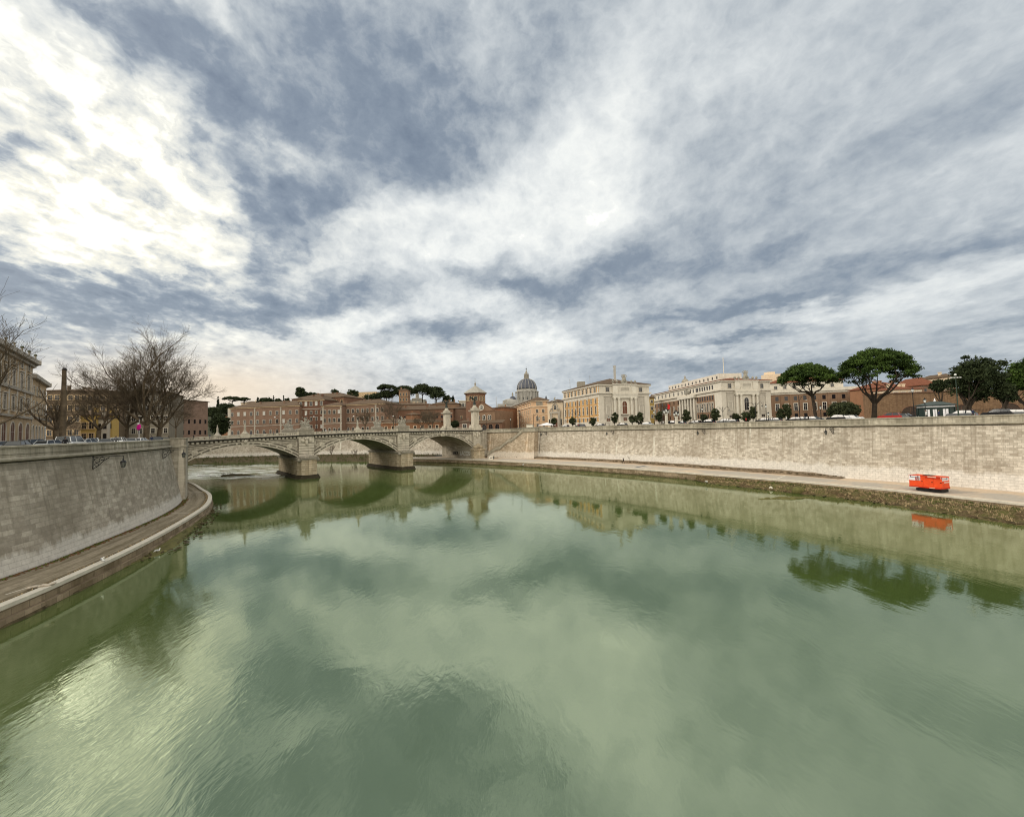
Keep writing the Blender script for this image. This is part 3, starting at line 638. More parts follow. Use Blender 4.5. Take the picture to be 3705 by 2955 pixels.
# cornice, dentils and parapet follow the hump of the roadway
for side, (y0, sg) in enumerate(((0, 1), (-WID, -1))):
    dk, dn, pa, rc = MB(), MB(), MB(), MB(); xs = [-3.2+i*1.6 for i in range(71)]
    def band(mb, prof, mi=0):
        for a, b in zip(xs, xs[1:]):
            for (p0, q0), (p1, q1) in zip(prof, prof[1:]):
                mb.add([(a, y0+sg*p0, zp(a)+q0), (b, y0+sg*p0, zp(b)+q0), (b, y0+sg*p1, zp(b)+q1), (a, y0+sg*p1, zp(a)+q1)], [(0, 1, 2, 3)], mi)
    band(dk, [(.55, -1.55), (.75, -1.52), (.95, -1.40), (1.0, -1.15), (.9, -1.08), (.2, -1.06)])
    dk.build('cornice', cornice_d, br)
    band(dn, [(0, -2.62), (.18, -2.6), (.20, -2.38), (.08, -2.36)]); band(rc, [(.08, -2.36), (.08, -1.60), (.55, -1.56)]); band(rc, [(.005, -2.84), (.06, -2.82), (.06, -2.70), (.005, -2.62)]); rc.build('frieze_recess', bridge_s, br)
    if side == 0:
        x = -2.8
        while x < 110: dn.box(x, x+.62, .08, .62, zp(x)-2.10, zp(x)-1.60); x += 1.15
    dn.build('frieze', bridge_w, br)
    band(pa, [(.45, -1.08), (.52, -1.05), (.52, -.84), (.12, -.84)]); band(pa, [(.55, -.16), (.60, -.14), (.60, -.02), (.5, 0), (.02, 0), (-.08, -.02), (-.08, -.16), (.55, -.16)])
    x = -2.9; i = 0
    while x < 110:
        if i % 6 == 0: pa.box(x-.35, x+.35, y0+sg*.02, y0+sg*.58, zp(x)-.85, zp(x)-.05)
        else: pa.box(x-.12, x+.12, y0+sg*.2, y0+sg*.42, zp(x)-.86, zp(x)-.15)
        x += .56; i += 1
    for xx in (0, 18, 36, 54, 72, 90, 108):
        hw = 3.0 if xx in (0, 36, 72, 108) else 1.3
        pa.box(xx-hw, xx+hw, y0-sg*.35, y0+sg*.85, zp(xx)-1.06, zp(xx)+.04)
    pa.build('balustrade', bridge_w, br)
dkm = MB()
for a, b in zip([-4+i*4 for i in range(29)], [i*4 for i in range(29)]):
    dkm.add([(a, .3, zp(a)-1.12), (b, .3, zp(b)-1.12), (b, -WID-.3, zp(b)-1.12), (a, -WID-.3, zp(a)-1.12)], [(0, 1, 2, 3)])
dkm.build('deck', pave, br)
for kx in (1, 2):
    xc = 36*kx
    sh = MB(); foot = [(-3.1, 1.2), (-2.3, 4.0), (2.3, 4.0), (3.1, 1.2), (3.1, -WID-1.2), (2.3, -WID-4.0), (-2.3, -WID-4.0), (-3.1, -WID-1.2)]
    def ft_(sx, sy): return [(xc+p[0]*sx, (p[1]+WID/2)*sy-WID/2) for p in foot][::-1]
    pass
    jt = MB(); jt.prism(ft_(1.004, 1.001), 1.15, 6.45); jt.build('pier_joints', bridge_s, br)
    for z in np.arange(1.2, 6.2, .74): sh.prism(ft_(1.022, 1.0045), z, z+.66)
    sh.build('pier_shaft', stone_pier, br)
    pl = MB(); pl.prism(ft_(1.22, 1.045), -1.0, 1.0); pl.prism(ft_(1.32, 1.06), -1.0, .28); pl.build('pier_plinth', plaster('wet_plinth%d' % kx, (.055, .045, .03), .4, .4, scale=1), br)
    cp = MB(); cp.prism(ft_(1.10, 1.02), 6.3, 6.75); cp.prism(ft_(1.18, 1.035), 6.75, 7.0); cp.prism(ft_(.98, .985), 7.0, 7.35)
    for sx in (-1, 1):
        cp.ell((xc+sx*2.7, 3.2, 6.3), (.9, .8, .7)); cp.ell((xc+sx*2.2, 3.4, 7.3), (.7, .6, .5))
    cp.ell((xc, 3.2, 7.35), (1.6, .8, .7)); cp.build('pier_cap', stone_dark, br)
def pilaster(xc, hw, name='pilaster'):
    p = MB(); top = zp(xc)-2.6; z = 7.0 if xc in (36, 72) else 1.4
    p.prism([(xc-hw, .0), (xc+hw, .0), (xc+hw, .62), (xc-hw, .62)][::1], z, top+1.1)
    zz = z+.5; jn = MB()
    while zz < top-2.0: p.box(xc-hw+.05, xc+hw-.05, .55, .74, zz, zz+.72); jn.box(xc-hw+.02, xc+hw-.02, .6, .66, zz+.72, zz+.90); zz += .90
    jn.build('joint_lines', bridge_s, br)
    for sx in (-1, 1): p.ell((xc+sx*1.15, .85, top-.45), (.62, .25, .55))
    p.ell((xc, .95, top-.9), (.5, .4, 1.2)); p.ell((xc, 1.0, top+.3), (.8, .5, .5))
    p.build(name, bridge_w, br)
for xc in (36, 72): pilaster(xc, 2.45)
for xc in (0, 108):
    ab = MB(); pts = [(xc-6, .1), (xc+2.6, .1), (xc+2.6, -WID), (xc-6, -WID)] if xc == 0 else [(xc-2.6, .1), (xc+6, .1), (xc+6, -WID), (xc-2.6, -WID)]
    ab.prism(pts[::-1], -1, 7.2); ab.prism([(p[0]*1.0, p[1]-.05) for p in pts[::-1]], 7.2, zp(xc)-1.2); ab.build('abutment', stone_b, br)
    ped = MB(); ped.prism([(xc-2.9, .1), (xc-2.9, 2.2), (xc+2.9, 2.2), (xc+2.9, .1)], 1.2, 5.6); ped.prism([(xc-3.3, .1), (xc-3.3, 2.7), (xc+3.3, 2.7), (xc+3.3, .1)], 5.6, 6.2)
    for sx in (-1, 1): ped.ell((xc+sx*1.4, 1.4, 6.9), (1.2, .9, .9))
    ped.ell((xc, 1.4, 7.5), (1.1, .8, 1.2)); ped.build('abutment_base', stone_pier, br)
    pilaster(xc, 2.0)
def BW(x, y, z=0): return Matrix.Translation(BR0) @ Matrix.Rotation(BRZ, 4, 'Z') @ V((x, y, z))
# graffiti on the abutment under the third arch
def writing(name, label, txt, m, size, loc, rot, parent=None, cat='graffiti', ex=.015):
    c = bpy.data.curves.new('t', 'FONT'); c.body = txt; c.size = size; c.extrude = ex; c.align_x = 'CENTER'; c.align_y = 'CENTER'; c.offset = size*.02
    o = bpy.data.objects.new('t', c); col.objects.link(o); dg = bpy.context.evaluated_depsgraph_get(); dg.update()
    me = bpy.data.meshes.new_from_object(o.evaluated_get(dg)); bpy.data.objects.remove(o); me.materials.clear(); me.materials.append(m); me.name = name
    o = link(name, me, parent); o.rotation_euler = rot; o.location = loc
    if cat: tag(o, label, cat)
    return o
# ------------------------------------------------------------------ statues
def figure(mb, p, h=2.2, lean=0, arm=1, wings=0, rz=0):
    s = h/1.9; T = Matrix.Translation(p) @ Matrix.Rotation(rz, 4, 'Z') @ Matrix.Rotation(lean, 4, 'Y') @ Matrix.Scale(s, 4)
    def Q(x, y, z): return T @ V((x, y, z))
    mb.tube([Q(0, 0, 0), Q(0, 0, .5), Q(0, 0, .95), Q(0, 0, 1.2), Q(0, 0, 1.45), Q(0, 0, 1.6)], [.42*s, .32*s, .24*s, .22*s, .26*s, .08*s], 8)
    mb.ell(Q(0, 0, 1.75), (.13*s, .14*s, .17*s), 8, 6)
    mb.tube([Q(.22, 0, 1.45), Q(.5, .1, 1.5+.25*arm), Q(.62, .12, 1.55+.75*arm)], [.10*s, .08*s, .06*s], 6)
    mb.tube([Q(-.22, 0, 1.45), Q(-.42, .1, 1.15), Q(-.3, .25, .95)], [.10*s, .08*s, .06*s], 6)
    if wings:
        for sx in (-1, 1): mb.tube([Q(sx*.1, -.15, 1.35), Q(sx*.45, -.35, 1.7), Q(sx*.85, -.5, 2.1), Q(sx*.95, -.5, 1.4)], [.12*s, .2*s, .24*s, .07*s], 6)
def group_bm(seed):
    rg = random.Random(seed); mb = MB()
    mb.ell((0, 0, .3), (2.3, 1.4, .7)); mb.ell((.4, 0, 1.1), (1.5, 1.0, .9)); mb.ell((-.6, .1, 1.6), (1.0, .9, .9))
    figure(mb, (0, 0, 1.6), 3.0, .1, 1, 0, rg.uniform(-.5, .5)); figure(mb, (1.3, .3, .6), 2.4, .55, .2, 0, .5); figure(mb, (-1.3, .4, .5), 2.5, -.45, .4, 1, 2.6)
    figure(mb, (.4, .9, .4), 2.0, .3, .1, 0, 1.0)
    for _ in range(9):
        a = rg.uniform(0, 6.28); mb.tube([(rg.uniform(-1.2, 1.2), rg.uniform(-.6, .7), rg.uniform(.8, 2.2)), (1.7*math.cos(a), .9*math.sin(a), rg.uniform(1.2, 3.2)), (2.2*math.cos(a+.4), 1.0*math.sin(a), rg.uniform(1.6, 3.6))], [.34, .28, .1], 6)
    return mb
def statue_group(x, y, lab, seed):
    t = thing('statue_group', lab, 'statue', BW(x, y, zp(x)+.04), BRZ, 'statue groups on the bridge')
    pd = MB(); pd.box(-2.4, 2.4, -1.5, 1.5, -1.1, .55); pd.box(-2.6, 2.6, -1.7, 1.7, .55, .8); pd.box(-2.2, 2.2, -1.3, 1.3, .8, 1.25); pd.build('pedestal', stone_dark, t)
    o = remesh(group_bm(seed), 'figures', statue_st, .11, t, loc=(0, 0, 1.05)); o.scale = (.84, .9, .88)
statue_group(72, -.4, 'large weathered figure group on the near parapet above the left pier', 3)
statue_group(36, -.4, 'pale figure group on the near parapet above the second pier', 8)
statue_group(72, -WID+.4, 'figure group on the far parapet left of the largest group', 5)
statue_group(36, -WID+.4, 'smaller pale figure group on the far parapet by the bare tree', 12)
def column(x, y, lab):
    t = thing('victory_column', lab, 'column', BW(x, y, zp(x)-1.1), BRZ, 'winged victory columns at the bridge end')
    a = MB(); a.box(-2.1, 2.1, -1.9, 1.9, 0, 1.9); a.box(-1.9, 1.9, -1.7, 1.7, 1.9, 2.5); a.build('pedestal', bridge_w, t)
    a = MB(); a.box(-1.25, 1.25, -1.15, 1.15, 2.5, 8.6)
    for sx in (-1, 1):
        a.box(sx*1.2-.2, sx*1.2+.2, 1.0, 1.35, 2.6, 8.5); a.tube([(sx*1.0, 1.25, 2.7), (sx*1.0, 1.25, 8.4)], .2, 8)
    a.ell((0, 1.15, 6.9), (.5, .2, .75)); a.build('shaft', bridge_w, t)
    a = MB(); a.box(-1.9, 1.9, -1.75, 1.75, 8.6, 8.9); a.box(-2.15, 2.15, -2.0, 2.0, 8.9, 9.25); a.box(-1.4, 1.4, -1.3, 1.3, 9.25, 10.2); a.lathe([(1.3, 10.2), (1.0, 10.7), (.7, 11.3), (.75, 11.6)], 10); a.build('capital', bridge_g, t)
    m_ = MB(); figure(m_, (0, 0, 0), 3.5, .0, 1, 1); m_.ell((0, 0, 0), (.6, .6, .25)); remesh(m_, 'winged_figure', bronze, .10, t, loc=(0, 0, 11.6))
column(0, -.7, 'white column with dark winged figure at the right bridge end, near side')
column(0, -WID+.7, 'white column with dark winged figure left of the other, far side')
for (x, y, lab) in ((90, -.3, 'small stone lamp pedestal on the parapet over the first arch'), (54, -.3, 'small stone lamp pedestal on the parapet over the middle arch'), (95, -WID, 'slender white statue on the far parapet beside the dark shrubs')):
    t = thing('parapet_finial', lab, 'finial', BW(x, y, zp(x)+.04), BRZ)
    a = MB(); a.lathe([(1.2, 0), (1.2, .4), (.8, .6), (.62, 1.0), (.36, 1.3), (.30, 2.4), (.36, 2.6), (.26, 3.4), (.12, 4.2)], 8, ph=PI/8); a.build('shaft', bridge_g, t); t.scale = (1, 1, .85)
    a = MB(); a.ell((0, 0, 4.3), (.2, .2, .3), 8, 6); a.build('tip', stone_dark, t)
# ------------------------------------------------------------------ buildings
WIN = {}
def window_mesh(w, h, style, frame, pane, sill=True):
    key = (round(w, 2), round(h, 2), style, frame.name if frame else '', pane.name)
    if key in WIN: return WIN[key]
    mb = MB(); fw = .16*min(w, 1.4)+.05; hw = w/2
    def out(s, hh):                     # outline, counter clockwise seen from the street
        if style == 'arch': return [(-s, 0), (s, 0)]+[(s*math.cos(t), hh-s+s*math.sin(t)) for t in [PI*i/8 for i in range(9)]]
        return [(-s, 0), (s, 0), (s, hh), (-s, hh)]
    a = out(hw, h)
    mb.add([(x, -.03, z) for x, z in a], [tuple(range(len(a)))], 0)
    if w > .9:
        mb.box(-.03, .03, -.07, -.035, 0, h*.98 if style != 'arch' else h*.95, 1); mb.box(-hw, hw, -.07, -.035, h*.62, h*.62+.06, 1)
    if frame:
        b = out(hw+fw, h+fw); n = len(a)
        b = [(x, z if z > .01 else -.0) for x, z in b]
        mb.add([(x, -.16, z) for x, z in a]+[(x, -.16, z) for x, z in b]+[(x, 0, z) for x, z in b]+[(x, 0, z) for x, z in a],
               [(i, (i+1) % n, n+(i+1) % n, n+i) for i in range(1, n)]+[(n+i, n+(i+1) % n, 2*n+(i+1) % n, 2*n+i) for i in range(n)]+[(i, (i+1) % n, 3*n+(i+1) % n, 3*n+i) for i in range(n)], 1)
        if sill: mb.box(-hw-fw*1.3, hw+fw*1.3, -.30, 0, -.16, -.01, 1)
        if style == 'hood': mb.box(-hw-fw*1.6, hw+fw*1.6, -.38, 0, h+fw+.12, h+fw+.34, 1)
    o = mb.build('window', [pane, frame or pane]); me = o.data; bpy.data.objects.remove(o); WIN[key] = me
    return me
class Bld:
    def __init__(s, name, label, pts, z0, z1, ms, cat='building', group=None):
        s.n = len(pts); s.p = [V((p[0], p[1], 0)) for p in pts]; s.z0, s.z1 = z0, z1
        c = s.p[0]; s.o = V((c.x, c.y, z0)); s.e = thing(name, label, cat, s.o, group=group)
        mb = MB(); L = [(p-c) for p in s.p]
        ms = ms if isinstance(ms, (list, tuple)) else [ms]; u = list(dict.fromkeys(ms))
        mb.prism([(q.x, q.y) for q in L], 0, z1-z0, ms=[u.index(ms[i % len(ms)]) for i in range(s.n)]); mb.build('wall', u, s.e)
    def edge(s, i):
        a, b = s.p[i % s.n], s.p[(i+1) % s.n]; d = (b-a); L = d.length; d.normalize(); return a, d, V((d.y, -d.x, 0)), L
    def T(s, i, x=0.0, out=0.0, z=0.0):
        a, d, n, L = s.edge(i); q = a+d*x+n*out-s.o; return V((q.x, q.y, z))
    def rz(s, i): a, d, n, L = s.edge(i); return math.atan2(d.y, d.x)
    def win(s, i, x, z, w, h, style='rect', frame=None, pane=None, sill=True, name='window'):
        me = window_mesh(w, h, style, frame, pane or glass_d, sill); return link(name, me, s.e, s.T(i, x, 0, z), s.rz(i))
    def row(s, i, n, z, w, h, m0=1.5, m1=1.5, skip=(), **k):
        L = s.edge(i)[3]
        for j in range(n):
            if j not in skip: s.win(i, m0+(L-m0-m1)*(j/(n-1) if n > 1 else .5), z, w, h, **k)
    def band(s, z, h, pr, m, edges=None, name='cornice'):
        mb = MB()
        ed = edges if edges is not None else range(s.n)
        for i in ed:
            a, d, n, L = s.edge(i); e0 = -pr if True else 0
            q = [a-d*pr-n*.05, a+d*(L+pr)-n*.05, a+d*(L+pr)+n*pr, a-d*pr+n*pr]
            eps = .003*(i+1)
            q = [p-s.o for p in q]; vs = [(p.x, p.y, z-s.z0+zz+eps) for zz in (0, h) for p in q]
            mb.add(vs, [(0, 3, 2, 1), (4, 5, 6, 7), (0, 1, 5, 4), (1, 2, 6, 5), (2, 3, 7, 6), (3, 0, 4, 7)])
        return mb.build(name, m, s.e)
    def quoins(s, i, at_end, z0, z1, m, w=.9, pr=.1):
        mb = MB(); z = z0; j = 0; L = s.edge(i)[3]
        while z < z1-.1:
            ww = w if j % 2 else w*.6; x0, x1 = (L-ww, L+pr) if at_end else (-pr, ww)
            T = Matrix.Translation(s.T(i)) @ Matrix.Rotation(s.rz(i), 4, 'Z'); mb.box(x0, x1, -pr, .02, z, min(z+.62, z1), 0, T); z += .7; j += 1
        mb.build('quoin_strip', m, s.e)
    def local(s, i): return Matrix.Translation(s.T(i)) @ Matrix.Rotation(s.rz(i), 4, 'Z')     # x along the facade, -y out of it
    def roof(s, h, m, over=.7, ridge=.5, z=None, flat=False):
        z = (s.z1 if z is None else z)-s.z0+.01; c = sum(s.p, V())/s.n; P = []
        for i in range(s.n):
            a = s.p[i]; n1 = s.edge(i-1)[2]; n2 = s.edge(i)[2]; b = (n1+n2); b = b/max(.3, b.dot(n1)) if b.length > .01 else n1; P.append(a+b*over-s.o)
        mb = MB(); n = s.n; q = [(p.x, p.y, z) for p in P]; q2 = [(p.x, p.y, z-.28) for p in P]
        mb.add(q+q2, [(i, n+i, n+(i+1) % n, (i+1) % n) for i in range(n)]+[tuple(n+i for i in range(n))[::-1]])
        if s.n == 4 and not flat:
            l0, l1 = (P[1]-P[0]).length, (P[2]-P[1]).length
            if l0 >= l1: A, Bq = (P[0]+P[3])/2, (P[1]+P[2])/2; short = l1
            else: A, Bq = (P[0]+P[1])/2, (P[3]+P[2])/2; short = l0
            d = (Bq-A).normalized(); A = A+d*short*ridge; Bq = Bq-d*short*ridge; r = [(A.x, A.y, z+h), (Bq.x, Bq.y, z+h)]
            fs = [(0, 1, 5, 4), (1, 2, 5), (2, 3, 4, 5), (3, 0, 4)] if l0 >= l1 else [(0, 1, 4), (1, 2, 5, 4), (2, 3, 5), (3, 0, 4, 5)]
            mb.add(q+r, fs)
        else:
            cc = sum(P, V())/n; mb.add(q+[(cc.x, cc.y, z+h)], [(i, (i+1) % n, n) for i in range(n)])
        return mb.build('roof', m, s.e)
def pxy(px, py, D): p = atd(px, py, D); return (p.x, p.y)
def pz(px, py, D): return atd(px, py, D).z
def pal(name, label, fl, fr, bl, z1, ms, **k):          # front-left, front-right, back-left corners as (x, y)
    A, Bq, D = V(fl+(0,)), V(fr+(0,)), V(bl+(0,)); C = D+(Bq-A)
    return Bld(name, label, [A, Bq, C, D], ZS-.3, z1, ms, **k)
def portico_front(b, i, top, shut, arms_label):
    """travertine river front: paired columns, arched window, attic panel, coat of arms"""
    L = b.edge(i)[3]; T = b.local(i); H = b.z1-b.z0; c = L/2-.3
    rise = MB(); rise.box(c-7.2, c+7.2, -.9, 0, 0, 2.2, 0, T); rise.box(c-7.2, c+7.2, -1.0, 0, 14.2, 15.6, 0, T); rise.box(c-7.4, c+7.4, -1.25, 0, 15.6, 16.2, 0, T); rise.box(c-7.0, c+7.0, -.7, 0, 16.6, 20.6, 0, T); rise.box(c-7.3, c+7.3, -1.0, 0, 20.6, 21.1, 0, T)
    rise.build('portico', white_st, b.e)
    for x in (c-6.2, c-3.7, c+3.7, c+6.2):
        m_ = MB(); p = T @ V((x, -.5, 0)); m_.lathe([(.8, 2.2), (.8, 2.7), (.62, 2.9), (.58, 8), (.52, 13.3), (.75, 13.6), (.8, 14.2)], 12, tuple(p)); m_.build('column', white_st, b.e, smooth=False)
    for x in (c-9.7, c+9.9):
        pn = MB()
        for z0, z1, hw in ((4.3, 14.5, 2.0), (4.7, 14.0, 1.6)):
            for q in (-hw, hw): pn.box(x+q-.12, x+q+.12, -.16, 0, z0, z1, 0, T)
            pn.box(x-hw, x+hw, -.16, 0, z1, z1+.22, 0, T)
        pn.box(x-2.3, x+2.3, -.3, 0, 14.9, 15.2, 0, T); pn.box(x-2.1, x+2.1, -.1, 0, 4.3, 15.1, 0, T)
        pn.build('wall_panel', trav_grey, b.e)
    for x in (c-9.7, c+9.9):
        b.win(i, x, 2.4+b.z0-b.z0, 1.9, 2.1, 'rect', trav_grey, shut); b.win(i, x, 6.6, 1.9, 3.8, 'hood', white_st, shut); b.win(i, x, 17.3, 1.7, 2.1, 'rect', trav_grey, glass_d)
    b.win(i, c, 2.6, 1.9, 2.0, 'rect', trav_grey, shut); b.win(i, c, 6.5, 2.7, 6.2, 'arch', white_st, shut, name='arched_window')
    q = MB(); q.box(c-2.3, c+2.3, -1.2, 0, 5.9, 6.3, 0, T); q.build('balcony', trav_grey, b.e)
    at = MB(); at.box(c-4.0, c-3.6, -.9, -.7, 16.8, 20.4, 0, T); at.box(c+3.6, c+4.0, -.9, -.7, 16.8, 20.4, 0, T); at.box(c-3.0, c+3.0, -.85, -.7, 17.5, 20.0, 0, T)
    for j in range(3): at.box(c-2.5, c+2.5, -.90, -.85, 18.0+j*.55, 18.2+j*.55, 1, T)
    at.build('attic_tablet', [travertine, stone_dark], b.e)
    a = MB(); a.ell((0, 0, 2.0), (1.3, .5, 1.6)); a.ell((0, -.3, 2.0), (.8, .5, 1.1)); a.ell((-1.2, 0, 1.0), (.8, .5, .9)); a.ell((1.2, 0, 1.0), (.8, .5, .9)); a.box(-1.6, 1.6, -.5, .5, 0, .7)
    a.ell((0, 0, 3.7), (.75, .5, .6))
    for t in (-.9, -.45, 0, .45, .9): a.tube([(t*.6, 0, 3.8), (t*1.1, 0, 5.0-abs(t)*.3)], [.22, .12], 6)
    for sx in (-1, 1): a.tube([(sx*.8, 0, 3.2), (sx*1.6, 0, 3.9), (sx*1.3, 0, 4.7)], [.25, .2, .12], 6)
    p = T @ V((c, -.3, 21.1)); o = remesh(a, 'coat_of_arms', statue_st, .12, b.e, loc=p); o.rotation_euler.z = b.rz(i)
    for x in (c-6.6, c-4.3, c+4.3, c+6.6):
        ur = MB(); p = T @ V((x, -.3, 21.1)); ur.lathe([(.45, 0), (.5, .3), (.25, .5), (.6, 1.1), (.45, 1.6), (.15, 2.0)], 8, tuple(p))
        ur.build('roof_urn', statue_st, b.e)
# --- the ochre sided palace
A, Bq, D = pxy(2165, 1384, 200), pxy(2347, 1387, 211), pxy(2039, 1413, 238)
b1 = pal('palace', 'palace with ochre brick side, white columned river front and chimney', A, Bq, D, 35.3, [travertine, travertine, travertine, ochre])
L3 = b1.edge(3)[3]
b1.band(35.3-1.0, 1.0, .7, travertine); b1.band(30.4, .7, .8, travertine); b1.band(28.6, 1.8, .12, travertine, [3], 'string_course'); b1.band(ZS-.3, 3.0, .25, travertine, [0, 3], 'plinth'); b1.band(19.0, .3, .12, travertine, [3], 'string_course')
b1.quoins(3, True, 3, 14.5, white_st, 1.1); b1.quoins(3, False, 3, 14.5, white_st, 1.1)
b1.row(3, 9, 2.9, 1.2, 2.2, 2.0, 3.4, frame=white_st); b1.row(3, 9, 6.6, 1.25, 3.7, 2.0, 3.4, frame=white_st, style='hood'); b1.row(3, 9, 11.9, 1.25, 2.2, 2.0, 3.4, frame=white_st); b1.row(3, 9, 17.1, 1.3, 2.5, 2.0, 3.4, frame=white_st)
mb = MB(); T = b1.local(3)
for j in range(10):
    x = .4+(L3-1.2)*j/9; mb.box(x-.35, x+.35, -.3, 0, 16.9, 20.1, 0, T)
mb.build('attic_pilasters', white_st, b1.e)
for j in (0, 3, 6): mb = MB(); x = 2+(L3-5.4)*(j+.5)/8; mb.tube([T @ V((x, -.12, 3)), T @ V((x, -.12, 16))], .09, 5); mb.build('downpipe', shut_br, b1.e)
portico_front(b1, 0, 35, shut_br, '')
b1.roof(4.2, tile_br, .9, .45)
p = b1.T(0, 16, -9, 21); mb = MB(); mb.box(p.x-.5, p.x+.5, p.y-.5, p.y+.5, 19, 31.6); mb.box(p.x-.65, p.x+.65, p.y-.65, p.y+.65, 31.2, 31.5); mb.build('chimney', concrete, b1.e)
mb = MB(); p = b1.T(3, 12, -5, 22.5)
mb.box(p.x-2, p.x+2, p.y-2, p.y+2, 21.5, 25.2); mb.build('roof_cabin', stone_dark, b1.e)
for x_, h_ in ((5, 28.5), (-6, 27)): mb = MB(); mb.tube([(p.x+x_, p.y, 22), (p.x+x_, p.y, h_)], .08, 5); mb.build('antenna', stone_dark, b1.e)
# --- white palace
A, Bq, D = pxy(2607, 1371, 199.5), pxy(2785, 1372.5, 208), pxy(2361, 1425.6, 287)
b2 = pal('palace', 'long white and brown palace with tall colonnade on its street side', A, Bq, D, 35.4, [travertine, travertine, travertine, white_st])
L3 = b2.edge(3)[3]; T = b2.local(3)
b2.band(34.5, .9, .7, travertine); b2.band(30.2, .8, .8, travertine); b2.band(ZS-.3, 3.0, .3, travertine, [0, 3], 'plinth')
for x0_, x1_ in ((3, L3*.50-2), (L3*.50+19, L3-6.5)): mb = MB(); mb.box(x0_, x1_, -.14, 0, 3, 14.6, 0, T); mb.build('brick_facing', brick_br, b2.e)
for a0, a1, n in ((4.5, L3*.50-3.5, 7), (L3*.50+20.5, L3-8, 7)):
    for j in range(n):
        x = a0+(a1-a0)*j/(n-1)
        for z, w_, h_, fr_, st_ in ((3.3, 1.1, 2.0, None, 'rect'), (6.6, 1.3, 4.0, white_st, 'hood'), (12.2, 1.2, 2.2, None, 'rect')):
            o = b2.win(3, x, z, w_, h_, st_, fr_, glass_d); o.location += b2.edge(3)[2]*.15
        b2.win(3, x, 17.4, 1.3, 2.1, 'rect', None, glass_d)
for j in range(6):
    x = L3*.50-.2+j*3.45+.8; mb = MB(); mb.lathe([(.75, 2.7), (.62, 3.2), (.6, 9), (.54, 14.0), (.8, 14.6)], 10, tuple(T @ V((x, -.9, 0)))); mb.build('column', white_st, b2.e)
    if j < 5: b2.win(3, x+1.7, 4.0, 1.7, 9.5, 'rect', trav_grey, glass_d)
    b2.win(3, x+1.2, 17.4, 1.2, 2.1, 'rect', None, glass_d)
mb = MB(); mb.box(L3*.50-1, L3*.50+19.3, -1.8, 0, 14.6, 16.0, 0, T); mb.build('entablature', white_st, b2.e)
a = MB(); a.ell((0, 0, 1.6), (1.5, .5, 1.8)); a.ell((-1.6, 0, 1.6), (1, .4, 1.2)); a.ell((1.6, 0, 1.6), (1, .4, 1.2)); a.ell((0, -.3, 3.2), (.8, .4, .6))
o = remesh(a, 'coat_of_arms', statue_st, .15, b2.e, loc=T @ V((L3*.5+9, -.6, 16.4))); o.rotation_euler.z = b2.rz(3)
portico_front(b2, 0, 35, glass_d, '')
b2.roof(2.6, tile_rd, .9, .45)
pts = [b2.T(3, x, -o_, 0) for x, o_ in ((8, 8), (L3-16, 8), (L3-16, 20), (8, 20))]; mb = MB(); mb.prism([(p.x, p.y) for p in pts], 21, 26.2); mb.build('penthouse', white_st, b2.e)
for j in range(14): link('window', window_mesh(1.2, 1.5, 'rect', None, glass_d), b2.e, b2.T(3, 10+(L3-28)*j/13, -7.98, 23.6), b2.rz(3))
p = b2.T(3, L3-13, -9, 0); mb = MB(); mb.tube([(p.x, p.y, 24), (p.x, p.y, 34)], .17, 6); mb.build('mast', white_st, b2.e)
p = b2.T(3, 22, -13, 0); mb = MB(); mb.lathe([(2.0, 25), (2.0, 27), (2.4, 27.2), (1.6, 28.6), (.5, 29.4), (.45, 30.4), (.1, 31.4)], 10, (p.x, p.y, 0)); mb.build('lantern_turret', stone_dark, b2.e)
fl = thing('flag', 'red flag hanging from the brown wing of the white palace', 'flag', V(b2.T(3, L3*.35, .6, 11.0))+b2.o, b2.rz(3))
mb = MB(); mb.tube([(0, .4, 0), (0, -2.2, 2.2)], .05, 5); mb.build('pole', iron, fl)
mb = MB(); g = [(u_*1.1+math.sin(v_*3)*.2, -2.2+u_*.9+.2*math.sin(v_*4), 2.1-v_*3.0-u_*.4) for v_ in (0, .33, .66, 1) for u_ in (0, .5, 1)]
mb.add(g, [(r*3+c_, r*3+c_+1, r*3+c_+4, r*3+c_+3) for r in range(3) for c_ in range(2)]); mb.build('cloth', plain('red_cloth', (.55, .02, .02), .8), fl)
# --- brown block behind the umbrella pines
A, Bq = pxy(2786, 1407, 227), pxy(3157, 1394, 213)
d = (V(Bq+(0,))-V(A+(0,))).normalized(); nrm = V((-d.y, d.x, 0))
D = tuple((V(A+(0,))+nrm*26)[:2])
b3 = pal('office_block', 'long brown office block with white attic behind the umbrella pines', A, Bq, D, 31.2, [brick_br])
L0 = b3.edge(0)[3]; T = b3.local(0)
b3.band(30.0, 1.6, .9, white_st); b3.band(29.0, .9, .3, white_st, [0], 'string_course'); b3.band(ZS-.3, 2.2, .3, travertine, [0], 'plinth')
sx_ = [3.0+4.32*j for j in range(int((L0-3)/4.32)+1)]
for x in sx_:
    b3.win(0, x, 2.6, 1.5, 2.0, pane=glass_d); b3.win(0, x, 6.2, 1.6, 3.7, 'rect', white_st, glass_d); b3.win(0, x, 11.6, 1.5, 2.2, pane=glass_d)
mb = MB()
for x in sx_[:-1]: mb.box(x+2.16-.45, x+2.16+.45, -.14, 0, 2, 14.8, 0, T)
mb.build('wall_strip', brick_br, b3.e)
pts = [b3.T(0, x, -o_, 0) for x, o_ in ((0, 1.2), (L0-12, 1.2), (L0-12, 22), (0, 22))]; mb = MB(); mb.prism([(p.x, p.y) for p in pts], 16, 21.4); mb.build('attic_storey', white_st, b3.e)
for x in sx_[:-3]: link('window', window_mesh(1.5, 1.7, 'rect', white_st, glass_d), b3.e, b3.T(0, x, -1.18, 18.0), b3.rz(0))
